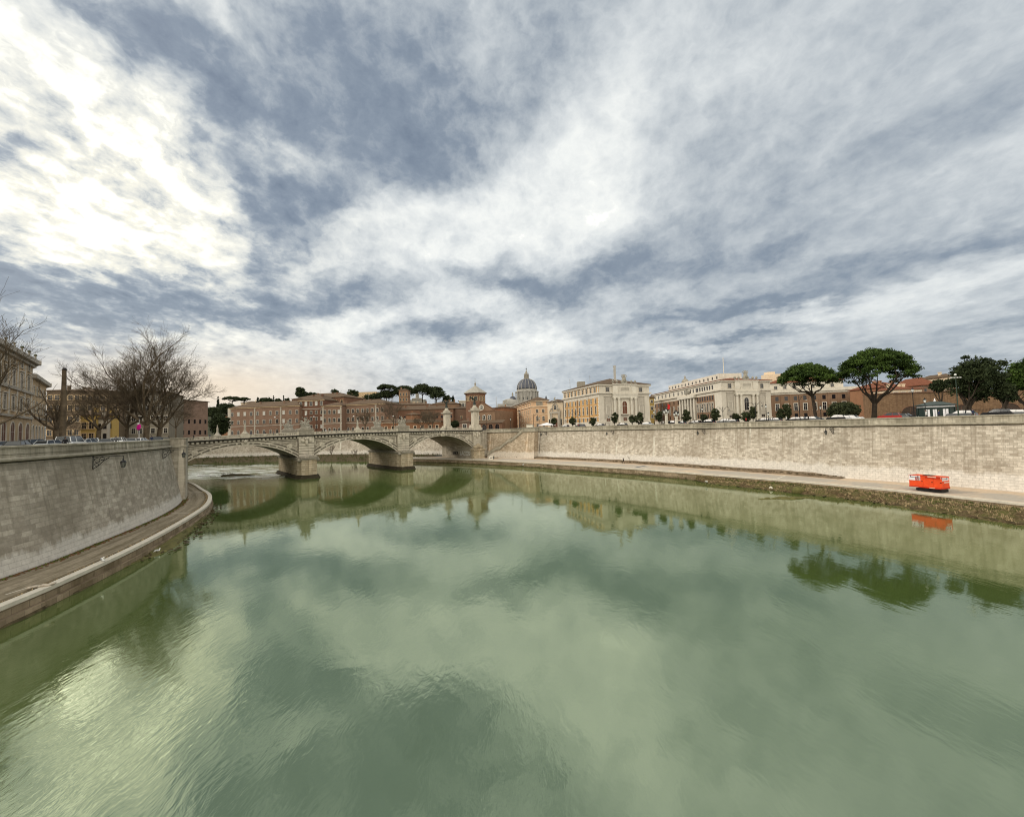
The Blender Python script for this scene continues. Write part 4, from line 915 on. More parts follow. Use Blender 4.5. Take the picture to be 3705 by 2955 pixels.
at2 = Bld('roof_storey', '', [b3.T(0, x, -o_, 0)+b3.o for x, o_ in ((0, 1.2), (L0-12, 1.2), (L0-12, 22), (0, 22))], b3.z0+21.4, b3.z0+21.5, white_st)
ro = at2.roof(3.4, tile_rd, .6, .45); ro.parent = b3.e; ro.location = at2.o-b3.o
for ch in list(at2.e.children): bpy.data.objects.remove(ch)
bpy.data.objects.remove(at2.e)
mb = MB(); p = b3.T(0, 4, -12, 0); mb.box(p.x-4, p.x+9, p.y-3, p.y+3, 21.4, 27.2); mb.box(p.x-3, p.x+1, p.y-2, p.y+2, 27.2, 28.6); mb.build('roof_cabin', cream_pl, b3.e)
# --- little yellow house between the two palaces
A, Bq, D = pxy(2349, 1440, 262), pxy(2366, 1440, 262), pxy(2345, 1440, 275)
b = pal('narrow_house', 'narrow yellow house in the gap between the two palaces', A, Bq, D, pz(2349, 1438, 262), [yellow]); b.row(0, 1, 5, 1.2, 2, frame=white_st); b.row(0, 1, 10, 1.2, 2, frame=white_st); b.row(0, 1, 14.5, 1.2, 1.6, frame=white_st); b.roof(1.5, tile_br); b.band(26, .5, .2, white_st, [0])
# --- apricot palace
A, Bq, D = pxy(1923, 1449, 268), pxy(1981, 1450, 266), pxy(1822, 1483, 400)
zt = pz(1923, 1449, 268)
b = pal('palace', 'apricot coloured palace running away below the great dome', A, Bq, D, zt, [orange_pl, orange_pl, orange_pl, orange_pl])
b.band(zt-.8, .8, .7, cream_pl); b.band(zt-4.2, .5, .5, cream_pl); b.band(ZS+3.2, .35, .15, cream_pl, [0, 3], 'string_course'); b.band(ZS+9.0, .3, .12, cream_pl, [0, 3], 'string_course'); b.band(ZS-.3, 1.4, .2, trav_grey, [0, 3], 'plinth')
b.row(3, 18, 1.6, 1.3, 2.0, 3, 3, frame=cream_pl); b.row(3, 18, 5.2, 1.4, 2.8, 3, 3, frame=cream_pl); b.row(3, 18, 10.4, 1.3, 2.2, 3, 3, frame=cream_pl); b.row(3, 20, 15.4, 1.2, 1.6, 3, 3, frame=cream_pl)
for z, h_ in ((1.6, 2.0), (5.2, 2.9), (10.4, 2.2)):
    for x in (2.9, 6.8): b.win(0, x+.6, z, 1.4, h_, 'rect', cream_pl, glass_d)
b.win(0, 5.0, 15.2, 3.6, 2.0, 'rect', trav_grey, stone_dark); b.roof(2.6, tile_br, 1.0, .5)
# --- white church with broken pediment
A, Bq = pxy(1980, 1452, 247), pxy(2036, 1452, 243); d = (V(Bq+(0,))-V(A+(0,))).normalized(); D = tuple((V(A+(0,))+V((-d.y, d.x, 0))*25)[:2])
zt = pz(1981, 1455, 247)
b = pal('church', 'small cream church with ornate broken pediment portal', A, Bq, D, zt, [cream_pl], cat='church')
b.band(zt-.5, .5, .35, white_st); T = b.local(0); c = b.edge(0)[3]/2
mb = MB()
for x in (c-2.9, c-2.1, c+2.1, c+2.9): mb.tube([T @ V((x, -.5, 0)), T @ V((x, -.5, 9.0))], .35, 8)
mb.box(c-3.4, c+3.4, -.9, 0, 9.0, 10.0, 0, T)
for sx in (-1, 1): mb.tube([T @ V((c+sx*3.3, -.7, 10.1)), T @ V((c+sx*2.2, -.7, 11.8)), T @ V((c+sx*1.2, -.7, 12.2))], .35, 6); mb.tube([T @ V((c+sx*1.5, -.5, 10)), T @ V((c+sx*1.5, -.5, 13.6)), T @ V((c, -.5, 15.2))], .3, 6)
mb.build('portal', trav_grey, b.e); b.win(0, c, 0, 2.4, 6.2, 'arch', trav_grey, shut_br, name='door'); b.win(0, c, 11.2, 1.2, 2.6, 'arch', white_st, glass_d); b.win(0, 1.2, 2, .9, 3.5, frame=white_st); b.win(0, 2*c-1.4, 2, .9, 3.5, frame=white_st)
a = MB(); figure(a, (0, 0, 0), 2.6); a.tube([(-1.8, 0, -.3), (0, 0, .6), (1.8, 0, -.3)], .35, 6); o = remesh(a, 'roof_statue', statue_st, .12, b.e, loc=T @ V((c, -.3, zt-b.z0+.2)))
b.roof(1.8, tile_br)
# --- gabled brick church with octagonal tower
A, Bq = pxy(1712, 1483, 272), pxy(1790, 1485, 266); d = (V(Bq+(0,))-V(A+(0,))).normalized(); nrm = V((-d.y, d.x, 0)); D = tuple((V(A+(0,))+nrm*30)[:2])
zt = pz(1745, 1486, 270); b = pal('church', 'brown brick church with round window in its gable and eight sided tower', A, Bq, D, zt, [brick_br], cat='church'); T = b.local(0); L = b.edge(0)[3]; H = zt-b.z0
gx = L*.40; pk = 6.0
mb = MB(); mb.add([T @ V(q) for q in ((0, 0, H), (L, 0, H), (gx, 0, H+pk), (0, 1.2, H), (L, 1.2, H), (gx, 1.2, H+pk))], [(0, 1, 2), (3, 5, 4), (0, 2, 5, 3), (1, 4, 5, 2)]); mb.build('gable', brick_br, b.e)
mb = MB(); mb.tube([T @ V((-.6, -.1, H-.2)), T @ V((gx, -.1, H+pk+.15)), T @ V((L+.6, -.1, H-.2))], .38, 4); mb.box(-.4, L+.4, -.4, 0, H-.5, H, 0, T); mb.build('gable_moulding', brick_rd, b.e)
mb = MB(); mb.tube([T @ V((gx, -.3, H+2.1)), T @ V((gx, 0, H+2.1))], 1.75, 20); mb.build('round_window', white_st, b.e)
mb = MB(); mb.tube([T @ V((gx, -.38, H+2.1)), T @ V((gx, -.31, H+2.1))], .42, 10)
for j in range(8): t = 2*PI*j/8; p = V((gx+1.0*math.cos(t), -.35, H+2.1+1.0*math.sin(t))); mb.tube([T @ (p+V((0, -.03, 0))), T @ (p+V((0, .03, 0)))], .32, 8)
mb.build('rose_lights', glass_d, b.e)
for x in (gx-3.0, gx+1.0, gx+4.9): b.win(0, x, 6.9, 1.0, 2.9, 'arch', white_st, glass_d); b.win(0, x-1.1+2.2, 6.9, .9, 2.9, 'arch', white_st, glass_d)
mb = MB(); mb.prism([tuple((T @ V(q))[:2]) for q in ((-1, -5, 0), (L+7, -5, 0), (L+7, 0, 0), (-1, 0, 0))], 0, 4.6); mb.build('porch', brick_rd, b.e)
mb = MB(); mb.add([T @ V(q) for q in ((-1.5, -5.6, 4.6), (L+7.5, -5.6, 4.6), (L+7.5, 0, 6.6), (-1.5, 0, 6.6))], [(0, 1, 2, 3)]); mb.build('porch_roof', tile_br, b.e)
for j in range(5): 
    o = b.win(0, 1.2+j*(L+4)/4.3, 0, 2.8, 3.9, 'arch', brick_br, glass_d, sill=False, name='porch_arch'); o.location += b.edge(0)[2]*5.02
tc_ = atd(1720, 1424, 284); tw = MB(); R8 = 7.0; lz = tc_.z-b.z0; cx, cy = tc_.x-b.o.x, tc_.y-b.o.y
tw.lathe([(R8, 0), (R8, lz-.9), (R8+.35, lz-.8), (R8+.5, lz)], 8, (cx, cy, 0), ph=PI/8); tw.build('tower', brick_rd, b.e)
tw = MB(); tw.lathe([(R8+1.3, lz-.05), (R8+1.35, lz+.25), (.5, lz+5.4)], 8, (cx, cy, 0), ph=PI/8); tw.build('tower_roof', tile_gr, b.e)
tw = MB(); tw.lathe([(.5, lz+5.3), (.5, lz+6.6), (.75, lz+6.7), (.2, lz+7.6)], 8, (cx, cy, 0)); tw.ell((cx, cy, lz+8.3), (.35, .35, .35)); tw.tube([(cx, cy, lz+8.5), (cx, cy, lz+10.5)], .07, 4); tw.tube([(cx-.5, cy, lz+9.9), (cx+.5, cy, lz+9.9)], .06, 4); tw.build('tower_finial', stone_dark, b.e)
for f in range(5, 8):
    aa = PI/8+2*PI*(f+.5)/8-PI/4*1; mm = 7.0*math.cos(PI/8)
    for q in (-1.5, 0, 1.5):
        p = V((cx+mm*math.cos(aa)-q*math.sin(aa), cy+mm*math.sin(aa)+q*math.cos(aa), lz-5.2)); link('window', window_mesh(.95, 3.0, 'arch', beige, glass_d), b.e, p, aa+PI/2)
# --- generic houses: (name, label, left px, right px, eave y, distance, depth, wall, roof, roof height, rows of windows)
def house(name, label, xl, xr, y, D0, dep, m, roofm, rh, rows=(), fr=None, D1=None, cat='building', cols=None, y2=None, z0=None, style='rect', over=.6, group=None, **kw):
    A = pxy(xl, y, D0); Bq = pxy(xr, y2 or y, D1 or D0); d = (V(Bq+(0,))-V(A+(0,))).normalized(); D = tuple((V(A+(0,))+V((-d.y, d.x, 0))*dep)[:2])
    z = pz(xl, y, D0); b = pal(name, label, A, Bq, D, z, [m] if not isinstance(m, list) else m, cat=cat, group=group); H = z-b.z0
    if z0 is not None: pass
    L = b.edge(0)[3]; n = cols or max(1, int(L/3.6)); mg = min(1.8, L/(2*n))
    for (fz, w_, h_, st) in rows:
        L_ = b.edge(0)[3]
        for j in range(n):
            pane = glass_b if (hash((j, int(fz*7), int(xl))) % 5 == 0 and kw.get('blinds')) else glass_d
            b.win(0, mg+(L_-2*mg)*(j/(n-1) if n > 1 else .5), fz*H, w_, h_, st, fr, pane)
    if roofm:
        b.roof(rh, roofm, over); rg = random.Random(int(xl*3+y)); T = b.local(0)
        for j in range(1 if n < 4 else 3):
            p = T @ V((rg.uniform(.15, .85)*b.edge(0)[3], dep*rg.uniform(.25, .45), H)); mb = MB(); mb.box(p.x-.45, p.x+.45, p.y-.4, p.y+.4, H, H+rh*.6+1.3); mb.box(p.x-.6, p.x+.6, p.y-.55, p.y+.55, H+rh*.6+1.3, H+rh*.6+1.5); mb.build('chimney', m if not isinstance(m, list) else m[0], b.e)
        if n > 4: p = T @ V((rg.uniform(.3, .7)*b.edge(0)[3], dep*.4, H)); mb = MB(); mb.tube([tuple(p), (p.x, p.y, H+rh+3.2)], .05, 4); mb.tube([(p.x-.8, p.y, H+rh+2.9), (p.x+.8, p.y, H+rh+2.9)], .04, 4); mb.build('antenna', concrete, b.e)
    return b
R3 = lambda w_=1.4, h_=2.2: [(.10, w_, h_*1.1, 'arch'), (.44, w_, h_, 'rect'), (.72, w_, h_, 'rect')]
# hospital complex
h1 = house('hospital_wing', 'rose brown three storey wing with white quoins behind the left arches', 832, 1083, 1476, 290, 18, [hosp], tile_br, 4, R3(1.5, 2.4), trav_grey, D1=281, cols=11, y2=1480, blinds=1)
for x in (0, 19.0, 39.0):
    L = h1.edge(0)[3]; T = h1.local(0); mb = MB(); z = .3
    while z < h1.z1-h1.z0-1: mb.box(x, x+.9+.3*(int(z/.7) % 2), -.15, 0, z, z+.6, 0, T); z += .7
    mb.build('quoin_strip', trav_grey, h1.e)
h1.band(h1.z1-.7, .7, .5, beige, [0]); h1.band(h1.z0+7.4, .4, .2, trav_grey, [0], 'string_course')
a = h1.edge(0); mb = MB()
mb = MB(); T = h1.local(0); mb.prism([tuple((T @ V(q))[:2]) for q in ((-3.2, 1.5, 0), (0, 0, 0), (0, 10, 0), (-3.2, 10, 0))], 0, h1.z1-h1.z0); mb.build('end_bay', trav_grey, h1.e)
h2 = house('hospital_block', 'taller dark rose block with arched top windows above the sculptures', 1080, 1172, 1449, 284, 26, [hosp_d], tile_br, 4.5, [(.42, 1.3, 2.2, 'rect'), (.60, 1.3, 2.2, 'rect'), (.84, 1.5, 2.9, 'arch'), (.2, 1.3, 2.2, 'rect')], trav_grey, D1=281, cols=5, y2=1444, blinds=1)
h2.band(h2.z1-.7, .7, .5, beige, [0]); h2.band(h2.z1-6.2, .4, .3, trav_grey, [0], 'string_course')
h2b = house('rear_block', 'large brown block rising behind the hospital wings with a tiled roof', 1056, 1245, 1444, 306, 26, [brick_rd], tile_br, 4.5, [(.84, 1.5, 2.0, 'rect')], beige, D1=296, y2=1441, cols=9)
h3 = house('hospital_wing', 'rose brown projecting wing with quoins right of the biggest statue group', 1166, 1236, 1468, 272, 22, [hosp], tile_br, 2.6, R3(1.5, 2.3), trav_grey, D1=270, cols=4, y2=1467, blinds=1)
h4 = house('hospital_wing', 'rose brown wing with arched ground floor and white quoins, middle of the bridge', 1234, 1392, 1465, 276, 20, [hosp], tile_br, 3.6, R3(1.5, 2.3), trav_grey, D1=268, cols=9, y2=1462)
for b, xs_ in ((h3, (0, .92)), (h4, (.78,))):
    L = b.edge(0)[3]; T = b.local(0); b.band(b.z1-.7, .7, .5, beige, [0]); b.band(b.z0+7.2, .4, .2, trav_grey, [0], 'string_course')
    mb = MB()
    for x in xs_:
        z = .3
        while z < b.z1-b.z0-1: mb.box(x*L, x*L+.9+.3*(int(z/.7) % 2), -.15, 0, z, z+.6, 0, T); z += .7
    mb.build('quoin_strip', trav_grey, b.e)
# between hospital and church
house('low_house', 'orange single storey building with tall doors behind the bridge', 1385, 1592, 1528, 250, 14, [terra], tile_br, 1.6, [(.12, 1.6, 3.2, 'rect')], cream_pl, cols=8).band(20.2, .5, .5, cream_pl, [0])
house('low_house', 'small orange tiled house left of the low orange building', 1378, 1440, 1524, 262, 12, [terra], tile_br, 2.5, [(.3, 1.2, 1.8, 'rect')], None, cols=3)
house('convent', 'long low brown building with a shallow tiled roof behind the columns', 1405, 1640, 1484, 284, 22, [brick_rd], tile_br, 3.0, [(.30, 1.3, 1.8, 'rect'), (.60, 1.3, 1.8, 'rect')], None, cols=14)
house('gabled_house', 'curved gabled orange wall in front of the long brown building', 1470, 1510, 1500, 268, 10, [terra], tile_br, 1.5, [], None)
house('brown_house', 'brown house with a wide tiled roof left of the gabled church', 1560, 1660, 1462, 300, 22, [brick_br], tile_br, 3.0, [(.6, 1.3, 1.8, 'rect')], None, cols=5)
house('brown_house', 'plain brown house with blank wall between the victory columns', 1622, 1715, 1478, 290, 16, [hosp], tile_br, 1.5, [(.55, 1.2, 1.8, 'rect')], beige, cols=3)
house('brown_house', 'brown house behind the bare trees below the bell tower', 1400, 1560, 1466, 320, 20, [brick_br], tile_br, 2.0, [(.8, 1.3, 1.6, 'rect')], beige, cols=7)
house('grey_house', 'narrow grey house with open roof gallery beside the octagonal tower', 1660, 1692, 1450, 312, 14, [trav_grey], None, 0, [(.80, 1.5, 2.6, 'rect'), (.5, 1.3, 2.2, 'rect')], white_st, cols=3).band(pz(1660, 1452, 312), .6, .5, white_st)
house('cream_house', 'cream hillside house with pale windows below the white monument', 1478, 1545, 1462, 350, 16, [cream_pl], tile_gr, 1.5, [(.86, 1.3, 1.7, 'rect')], white_st, cols=5)
house('small_pink_house', 'pink kiosk like house between the two victory columns', 1662, 1700, 1527, 240, 8, [pinkp], tile_br, 1.2, [(.35, 2.0, 2.2, 'rect')], white_st, cols=1)
house('red_house', 'deep orange house right of the gabled church', 1786, 1822, 1476, 300, 20, [terra], tile_br, 1.4, [(.35, 1.3, 2.2, 'rect'), (.65, 1.3, 2.2, 'rect')], None, cols=2, D1=296)
house('red_house', 'small faded red house against the apricot palace', 1799, 1824, 1494, 285, 10, [redp], tile_br, 1.0, [(.2, 1.5, 2.2, 'rect'), (.6, 1.5, 2.2, 'rect')], redp, cols=2)
# bell tower
bt = house('bell_tower', 'square brick bell tower with stacked arched openings', 1443, 1476, 1411, 335, 7.5, [brick_br], tile_br, 1.4, [(.86, .9, 2.6, 'arch'), (.74, .9, 2.4, 'arch'), (.60, .9, 2.4, 'arch'), (.47, .9, 2.4, 'arch'), (.34, .9, 2.4, 'arch')], beige, cols=3, cat='tower')
for j in range(5): bt.band(bt.z0+(bt.z1-bt.z0)*(.32+.13*j), .25, .15, brick_rd, name='string_course')
for (fz, w_, h_) in ((.86, .9, 2.6), (.74, .9, 2.4), (.60, .9, 2.4)):
    for j in range(3): bt.win(3, 1.6+j*2.1, fz*(bt.z1-bt.z0), w_, h_, 'arch', beige, glass_d)
# ------------------------------------------------------------------ basilica
D0 = 985.0; c0 = atd(1907, 1440, D0); bas = thing('basilica', 'great basilica with ribbed grey dome and lantern on the skyline', 'basilica', (c0.x, D0, ZS), group=None)
def zz_(y): return pz(1907, y, D0)-ZS
zb_, zs_, zt_ = zz_(1448), zz_(1412), zz_(1371)
mb = MB(); mb.lathe([(26, 0), (26, zb_-14), (28, zb_-13), (28, zb_-9), (24.0, zb_-9), (24.0, zs_-4), (25.2, zs_-3.5), (25.2, zs_-2.2), (23.6, zs_-2), (23.6, zs_+1.5), (24.4, zs_+2)], 32)
mb.build('drum', basil_st, bas)
mb = MB()
for j in range(16):
    a = 2*PI*(j+.5)/16
    for q in (-.055, .055):
        mb.tube([(26.6*math.cos(a+q), 26.6*math.sin(a+q), zb_-9), (26.6*math.cos(a+q), 26.6*math.sin(a+q), zs_-5)], .9, 6)
    T = Matrix.Rotation(a, 4, 'Z'); mb.box(23, 28.2, -2.6, 2.6, zs_-5, zs_-3.2, 0, T)
mb.build('drum_columns', basil_st, bas)
for j in range(16):
    a = 2*PI*j/16; link('window', window_mesh(3.2, 7.5, 'rect', white_st, glass_d), bas, (24.1*math.cos(a)*1.0, 24.1*math.sin(a), zb_-1), a+PI/2)
prof = [(23.8*math.cos(t)**.92, zs_+2+(zt_-zs_-2)*math.sin(t)) for t in [math.radians(q) for q in (0, 10, 20, 30, 40, 50, 60, 68, 75)]]
hs_ = (zt_-zs_-2)/math.sin(math.radians(75)); prof = [(max(6.2, 23.8*math.cos(math.radians(q))**.9), zs_+2+hs_*math.sin(math.radians(q))) for q in (0, 8, 16, 24, 32, 40, 48, 55, 62, 69, 75)]
mb = MB(); mb.lathe(prof, 48); dome = mb.build('dome', lead, bas, smooth=True)
for j in range(16):
    a = 2*PI*(j+.5)/16; mb = MB(); mb.tube([((r+.25)*math.cos(a), (r+.25)*math.sin(a), z) for r, z in prof], [.62-.03*i for i in range(len(prof))], 5); mb.build('rib', basil_st, dome)
zl = prof[-1][1]
mb = MB(); mb.lathe([(7.2, zl-.5), (7.2, zl+1), (4.0, zl+1), (4.0, zl+9), (5.6, zl+9.4), (5.6, zl+10.5), (3.6, zl+11), (3.0, zl+14), (1.0, zl+20), (.5, zl+23)], 16)
for j in range(12): a = 2*PI*j/12; mb.tube([(5.2*math.cos(a), 5.2*math.sin(a), zl+1), (5.2*math.cos(a), 5.2*math.sin(a), zl+9.5)], .55, 5); mb.tube([(5.0*math.cos(a), 5.0*math.sin(a), zl+10.5), (5.0*math.cos(a), 5.0*math.sin(a), zl+14)], [.5, .12], 5)
mb.build('lantern', stone_dark, bas)
mb = MB(); mb.ell((0, 0, zl+24), (1.3, 1.3, 1.3)); mb.tube([(0, 0, zl+25), (0, 0, zl+29)], .25, 5); mb.tube([(-1.1, 0, zl+27.6), (1.1, 0, zl+27.6)], .22, 5); mb.build('orb_and_cross', bronze, bas)
for px, ytop, yb, rr in ((1855, 1424, 1446, 7.5),):
    q = atd(px, yb, D0-30); x = q.x-c0.x; z0_ = q.z-ZS; mb = MB(); mb.lathe([(rr+1, z0_-26), (rr+1, z0_-6), (rr, z0_-5), (rr, z0_)], 16, (x, -30, 0)); mb.build('small_drum', basil_st, bas)
    mb = MB(); mb.lathe([(rr*math.cos(math.radians(t)), z0_+rr*1.15*math.sin(math.radians(t))) for t in (0, 15, 30, 45, 60, 75)], 20, (x, -30, 0)); mb.build('small_dome', lead, bas, smooth=True)
    mb = MB(); mb.lathe([(1.9, z0_+rr*1.1), (1.6, z0_+rr*1.1+5), (2.1, z0_+rr*1.1+5.4), (.3, z0_+rr*1.1+9)], 8, (x, -30, 0)); mb.build('small_lantern', stone_dark, bas)
q0, q1 = atd(1800, 1470, D0-40), atd(2000, 1462, D0-40)
mb = MB(); mb.box(q0.x-c0.x, q1.x-c0.x, -40, 30, 0, zz_(1462)); mb.box(q0.x-c0.x+12, q1.x-c0.x-20, -38, 30, zz_(1462), zz_(1450)); mb.ell((atd(1845, 1460, D0-40).x-c0.x, -36, zz_(1458)), (17, 6, 9)); mb.build('nave', basil_st, bas)
mb = MB(); p = atd(1976, 1443, D0-30); mb.lathe([(3, zz_(1462)), (3, zz_(1452)), (3.6, zz_(1451)), (.4, zz_(1436))], 8, (p.x-c0.x, -30, 0)); mb.build('turret', lead, bas)
for px in (1826, 1832, 1880, 1893, 1937, 1950):
    mb = MB(); p = atd(px, 1452, D0-42); figure(mb, (p.x-c0.x, -40, zz_(1458)), 6.5); mb.build('roof_statue', statue_st, bas)
an = thing('radio_mast', 'thin radio mast on the horizon left of the basilica', 'mast', (atd(1796, 1475, 900).x, 900, ZS)); mb = MB(); mb.tube([(0, 0, 0), (0, 0, pz(1796, 1432, 900)-ZS)], [1.6, .35], 5); mb.build('mast', concrete, an)
# ------------------------------------------------------------------ hill
def hill(name, pts, depth, m, seed):       # ridge from pixels (x, y, D)
    rg = random.Random(seed); R = [atd(*p) for p in pts]; R2 = catmull(R, 14); zs2 = np.interp(arc(R2), np.linspace(0, arc(R2)[-1], len(R)), [p.z for p in R])
    mb = MB(); n = len(R2); prof = [(-1.0, 0), (-.72, .38), (-.45, .68), (-.2, .90), (0, 1.0), (.4, .9), (1.2, 0)]
    for k_, f_ in prof:
        for i, p in enumerate(R2): mb.v.append((p.x+rg.uniform(-2, 2), p.y+k_*depth+rg.uniform(-2, 2), ZS-.1+(zs2[i]-ZS)*f_+(rg.uniform(-1, 1) if 0 < f_ < 1 else 0)))
    mb.f = [(r*n+i, r*n+i+1, (r+1)*n+i+1, (r+1)*n+i) for r in range(len(prof)-1) for i in range(n-1)]; mb.mi = [0]*len(mb.f)
    return tag(mb.build(name, m, smooth=True), kind='structure')
hillm = leafm('hill_scrub', (.018, .024, .011), (.055, .052, .026), .08)
hill('hill', [(560, 1475, 520), (740, 1470, 500), (800, 1468, 480), (900, 1468, 480), (1000, 1462, 480), (1180, 1450, 470), (1300, 1447, 470), (1420, 1448, 470), (1560, 1452, 470), (1640, 1466, 480), (1720, 1500, 500)], 120, hillm, 3)
hill('hills', [(1680, 1478, 1500), (1760, 1472, 1500), (1850, 1474, 1600), (2000, 1478, 1700), (2300, 1480, 1800), (2700, 1475, 1800), (3150, 1440, 1500), (3300, 1404, 1400), (3420, 1420, 1400), (3705, 1430, 1400)], 300, leafm('distant_scrub', (.03, .04, .03), (.06, .07, .05), .02), 4)
house('fort', 'long plain stone building on the ridge left of the hilltop pines', 1255, 1362, 1420, 466, 14, [beige], None, 0, [], None)
house('fort', 'rough stone rampart block beside the ridge tree', 1196, 1236, 1428, 462, 14, [beige], None, 0, [], None)
house('villa', 'pale flat villa behind the cypress row on the left skyline', 872, 925, 1457, 455, 14, [cream_pl], tile_br, 2.0, [(.9, 1.5, 2, 'rect')], None, cols=3)
mn = thing('monument', 'white hilltop monument with dark statue between the pines', 'monument', (atd(1510, 1450, 440).x, 440, 30))
z0m = pz(1510, 1452, 440)-30
mb = MB(); mb.box(-9, 9, -4, 4, 0, z0m+1.5); mb.box(-5, 5, -3, 3, z0m+1.5, z0m+3.2); mb.lathe([(2.4, z0m+3), (1.9, z0m+4), (1.7, z0m+8), (2.2, z0m+8.5)], 8); mb.build('base', white_st, mn)
m_ = MB(); figure(m_, (0, 0, 0), 5.4); o = remesh(m_, 'figure', bronze, .2, mn, loc=(0, 0, z0m+8.5))
# ------------------------------------------------------------------ left bank
A, Bq = (-74.0, 48.0), pxy(118, 1292, 104)
zt = 35.2
lp = Bld('palace', 'grand grimy stone palace with arched ground floor at the left edge', [A, Bq, tuple((V(Bq+(0,))+V((-22, 13, 0)))[:2]), tuple((V(A+(0,))+V((-22, 13, 0)))[:2])], ZSL-.3, zt, [beige, beige])
L = lp.edge(0)[3]
zt = lp.z1
lp.band(zt-.9, 1.0, 1.3, trav_grey); lp.band(zt-1.6, .6, .6, trav_grey); lp.band(26.7, .5, .4, trav_grey, [0, 1]); lp.band(20.6, .5, .4, trav_grey, [0, 1])
n = 11
for j in range(n):
    x = L-3.6-j*6.2
    if x < 2: break
    lp.win(0, x, .4, 3.0, 5.6, 'arch', travertine, shut_br, sill=False, name='arched_window'); lp.win(0, x, 8.6, 1.9, 3.0, 'hood', travertine, glass_d); lp.win(0, x, 14.0, 2.0, 3.4, 'hood', travertine, glass_d); lp.win(0, x, 18.8, 1.6, 1.4, 'rect', travertine, glass_d)
T = lp.local(0)
for j in range(n):
    x = L-.5-j*6.2
    if x > 1: mb = MB(); mb.box(x-.4, x+.4, -.14, 0, 7.2, 19.8, 0, T); mb.build('pilaster', travertine, lp.e)
for j in range(6):
    mb = MB(); p = T @ V((L-3-j*6, -1.0, zt-lp.z0+.2)); mb.lathe([(.18, 0), (.2, .3), (.10, .45), (.28, .75), (.32, .85)], 8, tuple(p)); mb.build('roof_urn', stone_dark, lp.e)
for j in range(3):
    p = T @ V((L-3-j*6, -1.0, zt-lp.z0+1.1)); mb = MB(); mb.ell(tuple(p), (.33, .33, .28)); mb.build('urn_plant', leaf_ol, lp.e)
lp.roof(1.2, tile_br, .3)
# lower rusticated block continuing the palace
P0 = V(Bq+(0,)); dirn = (V(Bq+(0,))-V(A+(0,))).normalized(); P1 = V(pxy(168, 1394, 122)+(0,)); P0 = P0+dirn*.2
l2 = Bld('annexe', 'lower rusticated stone block joined to the right of the grand palace', [P0, P1, P1+V((-20, 12, 0)), P0+V((-20, 12, 0))], ZSL-.3, 32.0, [beige])
L = l2.edge(0)[3]; l2.band(31.0, 1.0, .9, trav_grey); l2.band(21.0, .5, .4, trav_grey, [0, 1])
for j in range(5):
    x = 2.2+j*(L-4.4)/4; l2.win(0, x, .3, 1.8, 5.4, 'arch', travertine, glass_d, sill=False, name='arched_window'); l2.win(0, x, 9, 1.3, 2.8, 'rect', travertine, glass_d); l2.win(0, x, 13.5, 1.3, 2.2, 'rect', travertine, glass_d)
mb = MB(); T = l2.local(0); z = .3
while z < 6.8: mb.box(-.05, .6, -.12, 0, z, z+.5, 0, T); mb.box(L-.6, L+.05, -.12, 0, z, z+.5, 0, T); z += .7
mb.build('rustication', travertine, l2.e); l2.roof(1.5, tile_br, .8)
house('apartment_block', 'dark brown block filling the gap behind the bare plane trees', 170, 430, 1412, 165, 30, [plaster('dim_brown_plaster', (.17, .125, .085), .15, .4)], tile_br, 2, [(.15, 1.3, 2.2, 'rect'), (.4, 1.3, 2.2, 'rect'), (.62, 1.3, 2.2, 'rect'), (.82, 1.3, 1.8, 'rect')], beige, cols=11, D1=175, y2=1416)
house('apartment_block', 'grey brown apartment block behind the largest bare tree', 425, 612, 1416, 182, 26, [plaster('grey_brown_plaster', (.22, .19, .15), .15, .4)], tile_br, 1.5, [(.15, 1.3, 2.2, 'rect'), (.4, 1.3, 2.2, 'rect'), (.62, 1.3, 2.2, 'rect'), (.82, 1.3, 1.8, 'rect')], trav_grey, cols=8, D1=190, y2=1420)
house('yellow_house', 'yellow house glimpsed between the trunks on the left bank', 292, 346, 1500, 140, 3, [yellow], tile_br, 1.4, [(.12, 1.6, 2.0, 'rect'), (.5, 1.6, 2.0, 'rect')], beige, cols=2)
house('yellow_house', 'narrow bright yellow house front right of the wider one', 394, 406, 1500, 142, 2.5, [yellow], tile_br, .8, [(.5, .8, 1.6, 'rect')], None, cols=1)
house('grey_house', 'low grey house with blue grey shutters beside the yellow one', 350, 390, 1512, 141, 3, [trav_grey], tile_br, 1, [(.15, 1.2, 1.8, 'rect'), (.55, 1.2, 1.8, 'rect')], None, cols=2)
house('pink_block', 'plain pink brown block ending the left bank houses', 608, 752, 1440, 205, 24, [pinkp], tile_br, .8, [(.12, 1.4, 2.2, 'rect'), (.4, 1.4, 2.2, 'rect')], None, cols=7, D1=232, y2=1466)
house('retaining_wall', 'orange retaining wall left of the hospital above the dark shrubs', 790, 836, 1508, 300, 6, [terra], None, 0, [], None, cat='wall')
